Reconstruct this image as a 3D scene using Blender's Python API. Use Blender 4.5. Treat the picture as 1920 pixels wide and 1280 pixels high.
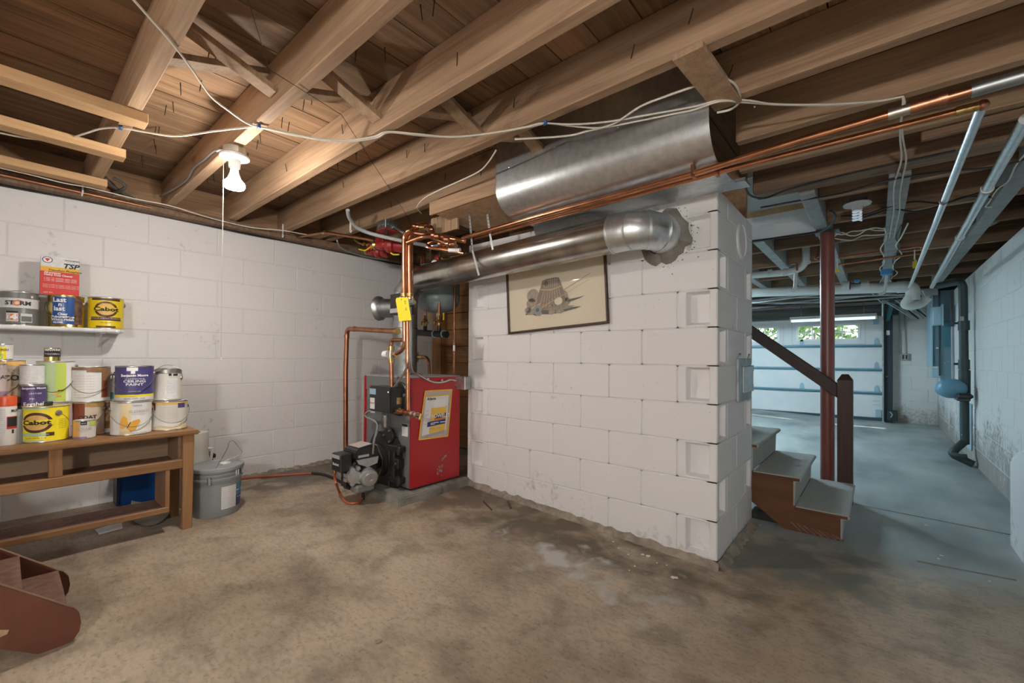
import bpy, bmesh, math, random
from mathutils import Vector, Matrix
random.seed(7)
for o in list(bpy.data.objects): bpy.data.objects.remove(o)
SC = bpy.context.scene
COL = SC.collection
V = Vector
# ------------------------------------------------------------------ camera
CAM_F, CAM_CY, CAM_H = 808.1, 663.2, 1.084            # focal length and principal row in pixels of a 1920x1280 frame, height in metres
_yaw, _pit, _rol = (math.radians(a) for a in (40.255, 0.513, 0.373))
_F = V((-math.sin(_yaw)*math.cos(_pit), math.cos(_yaw)*math.cos(_pit), math.sin(_pit)))
_R = V((math.cos(_yaw), math.sin(_yaw), 0)); _U = _R.cross(_F)
_R, _U = _R*math.cos(_rol)+_U*math.sin(_rol), -_R*math.sin(_rol)+_U*math.cos(_rol)
CAMP = V((0, 0, CAM_H))
cd = bpy.data.cameras.new('camera'); cam = bpy.data.objects.new('camera', cd); COL.objects.link(cam)
cd.sensor_fit = 'HORIZONTAL'; cd.sensor_width = 36; cd.lens = CAM_F/1920*36
cd.shift_y = (CAM_CY-640)/1920; cd.clip_start = 0.02; cd.clip_end = 200
M = Matrix((( _R.x, _U.x, -_F.x, 0), (_R.y, _U.y, -_F.y, 0), (_R.z, _U.z, -_F.z, CAM_H), (0, 0, 0, 1)))
cam.matrix_world = M
SC.camera = cam
# ------------------------------------------------------------------ world, sun, exposure
w = bpy.data.worlds.new('world'); SC.world = w; w.use_nodes = True
bg = w.node_tree.nodes['Background']; bg.inputs[0].default_value = (0.80, 0.92, 1.0, 1); bg.inputs[1].default_value = 1.1
sd = bpy.data.lights.new('sun', 'SUN'); sd.energy = 2.2; sd.angle = 0.02; sd.color = (1, .96, .88)
so = bpy.data.objects.new('sun', sd); COL.objects.link(so); so.rotation_euler = (math.radians(35), 0, math.radians(200))
vs = SC.view_settings
vs.view_transform = 'Standard'; vs.look = 'None'; vs.gamma = 1; vs.use_curve_mapping = False; vs.exposure = 1.75
BULB_W, GARAGE_W = 1.0, 1.0
# ------------------------------------------------------------------ where a pixel of the photograph meets a known plane of the room
def ray(u, v): return _F + _R*((u-960)/CAM_F) - _U*((v-CAM_CY)/CAM_F)
def az(u, v, z): d = ray(u, v); return CAMP + d*((z-CAM_H)/d.z)
def ax(u, v, x): d = ray(u, v); return CAMP + d*(x/d.x)
def ay(u, v, y): d = ray(u, v); return CAMP + d*(y/d.y)
def interp(x, xs, ys):
    if x <= xs[0]: return ys[0]
    for i in range(1, len(xs)):
        if x <= xs[i]: return ys[i-1]+(ys[i]-ys[i-1])*(x-xs[i-1])/(xs[i]-xs[i-1])
    return ys[-1]
def fz(x, y=0): return interp(x, [-4, -2.49, -.63, 0], [.095, .078, 0, 0])   # the slab falls towards the garage
def af(u, v):
    z = 0
    for i in range(30): p = az(u, v, z); z = fz(p.x, p.y)
    return p
# ------------------------------------------------------------------ materials
MATS = {}
def nodes_of(name):
    m = bpy.data.materials.new(name); m.use_nodes = True; MATS[name] = m
    nt = m.node_tree; return m, nt, nt.nodes['Principled BSDF']
def mat(name, col, rough=.5, metal=0., var=0., vscale=6., bump=0., bscale=40., stretch=(1, 1, 1), emit=None, est=0., spec=None, col2=None, vpow=(.35, .65), alpha=None, trans=0., detail=4):
    """procedural material: a base colour broken up by noise in world space, and a fine bump"""
    m, nt, b = nodes_of(name); N, L = nt.nodes, nt.links
    b.inputs['Roughness'].default_value = rough; b.inputs['Metallic'].default_value = metal
    b.inputs['Base Color'].default_value = (*col, 1)
    if spec is not None: b.inputs['Specular IOR Level'].default_value = spec
    if trans: b.inputs['Transmission Weight'].default_value = trans
    if alpha is not None: b.inputs['Alpha'].default_value = alpha
    if emit: b.inputs['Emission Color'].default_value = (*emit, 1); b.inputs['Emission Strength'].default_value = est
    if var or col2 or bump:
        g = N.new('ShaderNodeNewGeometry'); mp = N.new('ShaderNodeMapping'); L.new(g.outputs['Position'], mp.inputs[0]); mp.inputs['Scale'].default_value = stretch
    if var or col2:
        c2 = col2 or tuple(c*(1-var) for c in col)
        n = N.new('ShaderNodeTexNoise'); n.inputs['Scale'].default_value = vscale; n.inputs['Detail'].default_value = detail
        L.new(mp.outputs[0], n.inputs['Vector'])
        r = N.new('ShaderNodeValToRGB'); r.color_ramp.elements[0].position = vpow[0]; r.color_ramp.elements[1].position = vpow[1]
        r.color_ramp.elements[0].color = (*c2, 1); r.color_ramp.elements[1].color = (*col, 1)
        L.new(n.outputs['Fac'], r.inputs[0]); L.new(r.outputs[0], b.inputs['Base Color'])
    if bump:
        n2 = N.new('ShaderNodeTexNoise'); n2.inputs['Scale'].default_value = bscale; n2.inputs['Detail'].default_value = 3
        L.new(mp.outputs[0], n2.inputs['Vector'])
        bp = N.new('ShaderNodeBump'); bp.inputs['Strength'].default_value = bump; bp.inputs['Distance'].default_value = .004
        L.new(n2.outputs['Fac'], bp.inputs['Height']); L.new(bp.outputs[0], b.inputs['Normal'])
    return m
def wood(name, light, dark, axis, rough=.75, saw=.25, fine=55., rnd=.35, knots=True, along=2.2):
    """sawn timber with the grain along axis 0/1/2, each board tinted and shifted by its own random number"""
    m, nt, b = nodes_of(name); N, L = nt.nodes, nt.links
    b.inputs['Roughness'].default_value = rough; b.inputs['Specular IOR Level'].default_value = .25
    g = N.new('ShaderNodeNewGeometry'); oi = N.new('ShaderNodeObjectInfo')
    mul = N.new('ShaderNodeVectorMath'); mul.operation = 'SCALE'; mul.inputs[0].default_value = (7.3, 3.1, 5.7); L.new(oi.outputs['Random'], mul.inputs['Scale'])
    add = N.new('ShaderNodeVectorMath'); L.new(g.outputs['Position'], add.inputs[0]); L.new(mul.outputs[0], add.inputs[1])
    mp = N.new('ShaderNodeMapping'); L.new(add.outputs[0], mp.inputs[0]); s = [14., 14., 14.]; s[axis] = along*.45; mp.inputs['Scale'].default_value = s
    n = N.new('ShaderNodeTexNoise'); n.inputs['Scale'].default_value = 1.3; n.inputs['Detail'].default_value = 7; n.inputs['Distortion'].default_value = 1.1; L.new(mp.outputs[0], n.inputs['Vector'])
    mp2 = N.new('ShaderNodeMapping'); L.new(add.outputs[0], mp2.inputs[0]); s = [fine*2.2]*3; s[axis] = along*1.6; mp2.inputs['Scale'].default_value = s
    nf = N.new('ShaderNodeTexNoise'); nf.inputs['Scale'].default_value = 1.; nf.inputs['Detail'].default_value = 3; L.new(mp2.outputs[0], nf.inputs['Vector'])
    mx = N.new('ShaderNodeMix'); mx.data_type = 'FLOAT'; mx.inputs[0].default_value = .35; L.new(n.outputs['Fac'], mx.inputs[2]); L.new(nf.outputs['Fac'], mx.inputs[3])
    r = N.new('ShaderNodeValToRGB'); r.color_ramp.elements[0].position = .30; r.color_ramp.elements[1].position = .66
    r.color_ramp.elements[0].color = (*dark, 1); r.color_ramp.elements[1].color = (*light, 1); L.new(mx.outputs[0], r.inputs[0])
    hs = N.new('ShaderNodeHueSaturation'); L.new(r.outputs[0], hs.inputs['Color'])
    ma = N.new('ShaderNodeMath'); ma.operation = 'MULTIPLY_ADD'; ma.inputs[1].default_value = rnd; ma.inputs[2].default_value = 1-rnd/2; L.new(oi.outputs['Random'], ma.inputs[0]); L.new(ma.outputs[0], hs.inputs['Value'])
    last = hs.outputs[0]
    if knots:
        mk = N.new('ShaderNodeMapping'); L.new(add.outputs[0], mk.inputs[0]); s = [3.4]*3; s[axis] = 1.5; mk.inputs['Scale'].default_value = s
        vo = N.new('ShaderNodeTexVoronoi'); vo.inputs['Scale'].default_value = 1.; L.new(mk.outputs[0], vo.inputs['Vector'])
        rk = N.new('ShaderNodeValToRGB'); rk.color_ramp.elements[0].position = .04; rk.color_ramp.elements[1].position = .11
        rk.color_ramp.elements[0].color = (.45, .45, .45, 1); rk.color_ramp.elements[1].color = (1, 1, 1, 1); L.new(vo.outputs['Distance'], rk.inputs[0])
        m2 = N.new('ShaderNodeMix'); m2.data_type = 'RGBA'; m2.blend_type = 'MULTIPLY'; m2.inputs[0].default_value = 1; L.new(last, m2.inputs[6]); L.new(rk.outputs[0], m2.inputs[7]); last = m2.outputs[2]
    L.new(last, b.inputs['Base Color'])
    ms = N.new('ShaderNodeMapping'); L.new(add.outputs[0], ms.inputs[0]); s = [3.]*3; s[axis] = 110.; ms.inputs['Scale'].default_value = s
    ns = N.new('ShaderNodeTexNoise'); ns.inputs['Scale'].default_value = 1.; ns.inputs['Detail'].default_value = 2; L.new(ms.outputs[0], ns.inputs['Vector'])
    ad = N.new('ShaderNodeMath'); ad.operation = 'ADD'; L.new(ns.outputs['Fac'], ad.inputs[0]); L.new(nf.outputs['Fac'], ad.inputs[1])
    bp = N.new('ShaderNodeBump'); bp.inputs['Strength'].default_value = saw; bp.inputs['Distance'].default_value = .004; L.new(ad.outputs[0], bp.inputs['Height']); L.new(bp.outputs[0], b.inputs['Normal'])
    return m
def floor_mat():
    m, nt, b = nodes_of('concrete_floor'); N, L = nt.nodes, nt.links
    g = N.new('ShaderNodeNewGeometry')
    def noise(sc, det, dist=0., stretch=(1, 1, 1)):
        mp = N.new('ShaderNodeMapping'); mp.inputs['Scale'].default_value = stretch; L.new(g.outputs['Position'], mp.inputs[0])
        n = N.new('ShaderNodeTexNoise'); n.inputs['Scale'].default_value = sc; n.inputs['Detail'].default_value = det; n.inputs['Distortion'].default_value = dist; L.new(mp.outputs[0], n.inputs['Vector']); return n.outputs['Fac']
    def ramp(f, stops):
        r = N.new('ShaderNodeValToRGB'); e = r.color_ramp.elements
        while len(e) < len(stops): e.new(.5)
        for k, (p, c) in enumerate(stops): e[k].position = p; e[k].color = (*c, 1)
        L.new(f, r.inputs[0]); return r.outputs[0]
    def mix(kind, a, c, f=1.):
        x = N.new('ShaderNodeMix'); x.data_type = 'RGBA'; x.blend_type = kind
        if isinstance(f, float): x.inputs[0].default_value = f
        else: L.new(f, x.inputs[0])
        L.new(a, x.inputs[6]); L.new(c, x.inputs[7]); return x.outputs[2]
    base = ramp(noise(1.3, 12, .15), [(.28, (.245, .185, .130)), (.45, (.375, .300, .222)), (.60, (.455, .375, .288)), (.75, (.52, .44, .345))])
    blot = ramp(noise(5.5, 14, .3), [(.34, (.62, .61, .60)), (.46, (.90, .90, .90)), (.58, (1.05, 1.04, 1.03))])
    c = mix('MULTIPLY', base, blot, .8)
    speck = ramp(noise(70, 2), [(.33, (.55, .53, .5)), (.42, (1, 1, 1))]); c = mix('MULTIPLY', c, speck, .5)
    grain = ramp(noise(28, 10, .3, (1, 2.2, 1)), [(.36, (.72, .71, .70)), (.55, (1.06, 1.06, 1.06))]); c = mix('MULTIPLY', c, grain, .5)
    # garage slab: cool garage light put into its greyer, bluer colour
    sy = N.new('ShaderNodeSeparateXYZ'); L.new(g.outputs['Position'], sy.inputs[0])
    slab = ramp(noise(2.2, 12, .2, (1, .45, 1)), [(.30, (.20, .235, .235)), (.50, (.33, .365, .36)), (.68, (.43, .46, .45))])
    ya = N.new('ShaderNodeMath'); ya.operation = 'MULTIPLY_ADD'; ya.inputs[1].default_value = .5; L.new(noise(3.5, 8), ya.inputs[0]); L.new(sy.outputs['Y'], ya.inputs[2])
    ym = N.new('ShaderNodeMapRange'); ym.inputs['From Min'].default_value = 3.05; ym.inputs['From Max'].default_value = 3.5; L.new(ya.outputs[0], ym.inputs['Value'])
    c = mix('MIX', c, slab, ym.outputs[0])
    # brown dirt swept against the chimney and boiler
    sx = N.new('ShaderNodeSeparateXYZ'); L.new(g.outputs['Position'], sx.inputs[0])
    def spot(x, y, rx, ry, lo=.55, hi=1.25, warp=1.5):
        a = N.new('ShaderNodeVectorMath'); a.operation = 'SUBTRACT'; L.new(g.outputs['Position'], a.inputs[0]); a.inputs[1].default_value = (x, y, 0)
        sc = N.new('ShaderNodeVectorMath'); sc.operation = 'MULTIPLY'; L.new(a.outputs[0], sc.inputs[0]); sc.inputs[1].default_value = (1/rx, 1/ry, 0)
        ln = N.new('ShaderNodeVectorMath'); ln.operation = 'LENGTH'; L.new(sc.outputs[0], ln.inputs[0])
        ma = N.new('ShaderNodeMath'); ma.operation = 'MULTIPLY_ADD'; ma.inputs[1].default_value = warp*2; L.new(nz, ma.inputs[0]); L.new(ln.outputs['Value'], ma.inputs[2])
        mr = N.new('ShaderNodeMapRange'); mr.inputs['From Min'].default_value = lo+warp; mr.inputs['From Max'].default_value = hi+warp; mr.inputs['To Min'].default_value = 1; mr.inputs['To Max'].default_value = 0; L.new(ma.outputs[0], mr.inputs['Value']); return mr.outputs[0]
    nz = noise(6.5, 14, .3)
    def rgb(col):
        r = N.new('ShaderNodeRGB'); r.outputs[0].default_value = (*col, 1); return r.outputs[0]
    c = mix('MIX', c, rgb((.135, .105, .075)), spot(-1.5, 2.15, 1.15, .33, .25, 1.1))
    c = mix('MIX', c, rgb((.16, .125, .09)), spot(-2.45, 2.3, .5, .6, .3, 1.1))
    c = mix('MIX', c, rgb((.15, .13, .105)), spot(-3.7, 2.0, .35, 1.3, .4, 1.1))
    c = mix('MIX', c, rgb((.50, .49, .46)), spot(-1.15, 1.90, .50, .17, -.25, .75, 3.2))
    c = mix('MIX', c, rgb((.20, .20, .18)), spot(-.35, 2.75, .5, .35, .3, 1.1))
    L.new(c, b.inputs['Base Color']); b.inputs['Specular IOR Level'].default_value = .35
    rr = N.new('ShaderNodeMapRange'); rr.inputs['To Min'].default_value = .38; rr.inputs['To Max'].default_value = .75; L.new(noise(3, 5), rr.inputs['Value']); L.new(rr.outputs[0], b.inputs['Roughness'])
    bp = N.new('ShaderNodeBump'); bp.inputs['Strength'].default_value = .35; bp.inputs['Distance'].default_value = .006; L.new(noise(22, 8), bp.inputs['Height']); L.new(bp.outputs[0], b.inputs['Normal'])
    return m
def block_mat(name, col, dirt, amount, zfoot=.35):
    """painted concrete block: pores, scuffs and grime that thickens at the foot of the wall"""
    m, nt, b = nodes_of(name); N, L = nt.nodes, nt.links
    g = N.new('ShaderNodeNewGeometry'); b.inputs['Roughness'].default_value = .6
    n = N.new('ShaderNodeTexNoise'); n.inputs['Scale'].default_value = 26; n.inputs['Detail'].default_value = 9; L.new(g.outputs['Position'], n.inputs['Vector'])
    n1 = N.new('ShaderNodeTexNoise'); n1.inputs['Scale'].default_value = 3.2; n1.inputs['Detail'].default_value = 6; L.new(g.outputs['Position'], n1.inputs['Vector'])
    sx = N.new('ShaderNodeSeparateXYZ'); L.new(g.outputs['Position'], sx.inputs[0])
    foot = N.new('ShaderNodeMapRange'); foot.inputs['From Min'].default_value = 0; foot.inputs['From Max'].default_value = zfoot; foot.inputs['To Min'].default_value = amount; foot.inputs['To Max'].default_value = 0; L.new(sx.outputs['Z'], foot.inputs['Value'])
    a1 = N.new('ShaderNodeMath'); a1.operation = 'MULTIPLY'; L.new(n.outputs['Fac'], a1.inputs[0]); L.new(n1.outputs['Fac'], a1.inputs[1])
    a2 = N.new('ShaderNodeMath'); a2.operation = 'MULTIPLY_ADD'; a2.inputs[1].default_value = .55; L.new(foot.outputs[0], a2.inputs[0]); L.new(a1.outputs[0], a2.inputs[2])
    r = N.new('ShaderNodeValToRGB'); r.color_ramp.elements[0].position = .39; r.color_ramp.elements[1].position = .56
    r.color_ramp.elements[0].color = (*col, 1); r.color_ramp.elements[1].color = (*dirt, 1); L.new(a2.outputs[0], r.inputs[0])
    vo = N.new('ShaderNodeTexVoronoi'); vo.inputs['Scale'].default_value = 17; L.new(g.outputs['Position'], vo.inputs['Vector'])
    rv = N.new('ShaderNodeValToRGB'); rv.color_ramp.elements[0].position = .035; rv.color_ramp.elements[1].position = .06; rv.color_ramp.elements[0].color = (.35, .34, .33, 1); rv.color_ramp.elements[1].color = (1, 1, 1, 1); L.new(vo.outputs['Distance'], rv.inputs[0])
    mx = N.new('ShaderNodeMix'); mx.data_type = 'RGBA'; mx.blend_type = 'MULTIPLY'; mx.inputs[0].default_value = .5; L.new(r.outputs[0], mx.inputs[6]); L.new(rv.outputs[0], mx.inputs[7])
    L.new(mx.outputs[2], b.inputs['Base Color'])
    nb = N.new('ShaderNodeTexNoise'); nb.inputs['Scale'].default_value = 60; nb.inputs['Detail'].default_value = 4; L.new(g.outputs['Position'], nb.inputs['Vector'])
    bp = N.new('ShaderNodeBump'); bp.inputs['Strength'].default_value = .22; bp.inputs['Distance'].default_value = .004; L.new(nb.outputs['Fac'], bp.inputs['Height']); L.new(bp.outputs[0], b.inputs['Normal'])
    return m
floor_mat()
block_mat('block_white', (.77, .77, .775), (.45, .43, .40), .27)
block_mat('block_grimy', (.70, .70, .69), (.30, .28, .26), .75, .75)
block_mat('block_garage', (.60, .60, .585), (.33, .31, .28), .6, .5)
mat('mortar_white', (.70, .70, .70), .8, bump=.3, bscale=120)
wood('joist_wood', (.46, .305, .190), (.26, .160, .095), 0)
wood('plank_wood', (.36, .225, .130), (.155, .092, .052), 1, saw=.15, rnd=.6)
wood('brace_wood', (.44, .30, .19), (.24, .15, .085), 2, saw=.15)
wood('old_beam', (.30, .20, .13), (.13, .085, .055), 0, saw=.5)
wood('garage_joist', (.36, .235, .15), (.16, .10, .062), 0, rnd=.5)
wood('new_pine', (.62, .40, .21), (.46, .27, .13), 1, saw=.05, rnd=.2)
wood('bench_wood', (.36, .195, .090), (.20, .100, .044), 1, rough=.45, saw=.06, rnd=.25, knots=False)
wood('bench_wood_v', (.38, .205, .095), (.22, .110, .048), 2, rough=.45, saw=.06, rnd=.25, knots=False)
wood('bench_panel', (.33, .225, .145), (.24, .155, .095), 1, rough=.7, saw=.06, knots=False)
wood('partition_wood', (.36, .195, .090), (.23, .115, .050), 0, saw=.1, rnd=.35)
wood('stringer_brown', (.125, .045, .022), (.085, .030, .015), 0, rough=.5, saw=.05, rnd=.1, knots=False)
wood('stair_side', (.17, .075, .036), (.095, .042, .022), 0, rough=.5, saw=.1, rnd=.1, knots=False)
wood('newel_brown', (.075, .040, .032), (.048, .026, .021), 2, rough=.4, saw=.05, rnd=.1, knots=False)
mat('red_brown', (.150, .050, .026), .45, var=.25, vscale=9, bump=.08)
mat('tread_brown', (.24, .135, .095), .8, var=.35, vscale=30, bump=.2)
mat('grey_board', (.36, .365, .36), .6, var=.25, vscale=12)
mat('drywall', (.78, .79, .79), .7, var=.06)
mat('galv', (.72, .76, .78), .40, 1., var=.18, vscale=28, bump=.05, bscale=60)
mat('galv_dull', (.44, .47, .48), .45, 1., var=.3, vscale=14, bump=.06)
mat('flue_metal', (.60, .585, .55), .27, 1., var=.35, vscale=9, bump=.06, bscale=25)
mat('steel', (.58, .59, .60), .3, 1.)
mat('dark_steel', (.10, .10, .105), .45, .8)
mat('copper', (.72, .34, .19), .26, 1., var=.3, vscale=12)
mat('copper_dull', (.56, .26, .15), .36, 1., var=.35, vscale=14)
mat('brass', (.66, .46, .20), .3, 1., var=.3, vscale=60)
mat('solder', (.60, .55, .48), .4, 1.)
mat('black_iron', (.018, .018, .019), .42)
mat('black_plastic', (.022, .022, .024), .38)
mat('black_rubber', (.02, .02, .02), .8)
mat('boiler_red', (.46, .016, .022), .30, var=.12, vscale=7)
mat('boiler_grey', (.155, .160, .165), .42, var=.12, vscale=5)
mat('boiler_grey_top', (.33, .335, .34), .5)
mat('cast_alu', (.50, .51, .52), .38, .85, bump=.2, bscale=200)
mat('pump_red', (.36, .025, .022), .4, var=.3, vscale=30)
mat('tank_grey', (.28, .36, .38), .3)
mat('white_plastic', (.80, .80, .79), .35)
mat('porcelain', (.55, .55, .54), .25)
mat('paper', (.80, .80, .80), .6)
mat('tag_yellow', (.90, .72, .03), .5)
mat('pouch_yellow', (.88, .55, .03), .4)
mat('envelope_yellow', (.86, .55, .08), .5)
mat('print_black', (.02, .02, .022), .6)
mat('print_white', (.85, .85, .85), .5)
mat('print_grey', (.42, .42, .43), .6)
mat('print_blue', (.015, .05, .23), .4)
mat('print_red', (.55, .03, .02), .5)
mat('print_orange', (.72, .22, .05), .5)
mat('ink_red', (.5, .05, .05), .5)
mat('box_red', (.62, .035, .025), .45)
mat('box_yellow', (.80, .43, .03), .45)
mat('tin', (.62, .62, .61), .3, 1., var=.15, vscale=20)
mat('tin_gold', (.70, .55, .20), .25, 1.)
mat('tin_lid', (.46, .45, .43), .42, .9, var=.3, vscale=25)
mat('wire', (.30, .30, .29), .35, 1.)
mat('can_grey', (.175, .18, .175), .35)
mat('can_blue', (.012, .075, .30), .35)
mat('can_yellow', (.80, .60, .015), .35)
mat('can_yellow2', (.90, .74, .02), .35)
mat('can_mint', (.42, .68, .44), .4)
mat('can_brown', (.085, .032, .018), .4)
mat('can_photo', (.20, .11, .085), .5, var=.7, vscale=40)
mat('can_white', (.74, .74, .72), .4, var=.05, vscale=20)
mat('can_offwhite', (.66, .635, .585), .45, var=.08, vscale=14)
mat('can_beige', (.60, .50, .40), .45, var=.1, vscale=10)
mat('can_pink', (.55, .46, .45), .45)
mat('can_orange', (.78, .46, .14), .45)
mat('can_purple', (.075, .065, .22), .4, var=.12, vscale=30)
mat('can_purple2', (.085, .06, .19), .4)
mat('can_lilac', (.33, .22, .38), .45)
mat('can_green', (.42, .55, .28), .45)
mat('can_lime', (.50, .62, .12), .45)
mat('can_black', (.03, .028, .03), .4)
mat('can_yellowpale', (.80, .68, .40), .45)
mat('can_teal', (.06, .42, .40), .45)
mat('can_amber', (.34, .15, .03), .45, var=.8, vscale=60)
mat('butterfly', (.80, .42, .05), .5)
mat('drip_brown', (.26, .14, .075), .4)
mat('drip_red', (.22, .05, .028), .35)
mat('spray_red', (.72, .10, .03), .35)
mat('bucket_grey', (.28, .30, .31), .42, var=.08, vscale=8)
mat('bucket_lid', (.29, .305, .31), .42)
mat('label_paper', (.74, .75, .75), .5, var=.12, vscale=60)
mat('label_blue', (.04, .12, .32), .45, col2=(.10, .28, .50), vscale=6)
mat('milk_plastic', (.68, .65, .58), .35, var=.1)
mat('bin_blue', (.004, .055, .23), .35)
mat('bin_dark', (.012, .018, .04), .45)
mat('dustpan', (.36, .32, .26), .7, var=.4, vscale=9)
mat('cable_white', (.74, .70, .60), .45)
mat('cable_grey', (.36, .37, .38), .5)
mat('cable_black', (.02, .02, .022), .5)
mat('bx_grey', (.22, .22, .22), .5, .4)
mat('staple_blue', (.03, .12, .35), .5)
mat('nail', (.05, .038, .032), .6, .6)
mat('frame_brown', (.075, .038, .018), .4, var=.4, vscale=30)
mat('picture_paper', (.74, .635, .46), .55, var=.05, vscale=5)
mat('pic_brown', (.20, .125, .075), .7); mat('pic_dark', (.075, .045, .03), .7); mat('pic_stone', (.40, .285, .20), .7, var=.35, vscale=60); mat('pic_tan', (.58, .36, .12), .7); mat('pic_grey', (.20, .23, .25), .7); mat('pic_green', (.33, .27, .14), .7, var=.4, vscale=50)
mat('cement', (.26, .235, .20), .85, var=.35, vscale=12, bump=.6, bscale=30)
mat('pad_concrete', (.30, .29, .25), .85, var=.5, vscale=8, bump=.5, bscale=25)
mat('rubble', (.36, .31, .25), .9, var=.4, vscale=20, bump=.5)
mat('carpet', (.50, .51, .475), .95, var=.35, vscale=240, bump=.9, bscale=300)
mat('carpet_edge', (.26, .25, .22), .95, var=.3, vscale=240, bump=.9, bscale=300)
mat('lally_red', (.23, .072, .058), .33)
wood('grey_beam', (.16, .165, .16), (.075, .078, .075), 0)
mat('garage_door_white', (.70, .71, .71), .5, var=.05)
mat('gd_line', (.45, .46, .46), .6)
mat('door_blue', (.05, .16, .21), .45, .3)
mat('seal_dark', (.03, .06, .075), .6)
mat('track_dark', (.022, .040, .048), .5, .3)
mat('pvc', (.66, .70, .69), .35)
mat('pvc_dull', (.52, .58, .60), .4)
mat('pipe_black', (.035, .055, .062), .45)
mat('panel_blue', (.115, .215, .265), .45)
mat('panel_light', (.30, .46, .55), .4)
mat('float_blue', (.13, .30, .42), .35)
mat('box_blue', (.02, .22, .52), .45)
mat('dark_void', (.02, .018, .016), .9)
mat('rock_dark', (.05, .047, .042), .9, var=.6, vscale=10, bump=.8, bscale=18)
mat('hose_orange', (.42, .09, .03), .4)
mat('chip_white', (.75, .74, .70), .7)
mat('leaf_green', (.22, .42, .05), .6, var=.7, vscale=18)
mat('grass', (.12, .22, .05), .9, var=.5, vscale=3)
mat('driveway', (.30, .30, .30), .9)
mat('glass', (.9, .95, .95), .03, alpha=.07)
mat('outlet_grey', (.33, .33, .32), .5)
mat('bulb_glow', (1, .9, .75), .4, emit=(1, .94, .86), est=190*BULB_W)
mat('bulb_neck', (.86, .84, .80), .3, emit=(1, .91, .79), est=.35*BULB_W)
mat('cfl_glow', (.9, .95, 1), .4, emit=(.70, .88, 1.0), est=.06*GARAGE_W)
mat('fill_glow', (1, .95, .85), .4, emit=(1, .97, .93), est=135*BULB_W)  # glow of the added fill lamp
mat('tube_fill', (.9, .95, 1), .4, emit=(.65, .88, 1.0), est=110*GARAGE_W)  # brighter tubes of the added, unseen garage fixture
mat('tube_dim', (.9, .95, 1), .4, emit=(.70, .88, 1.0), est=.30*GARAGE_W)
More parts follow.
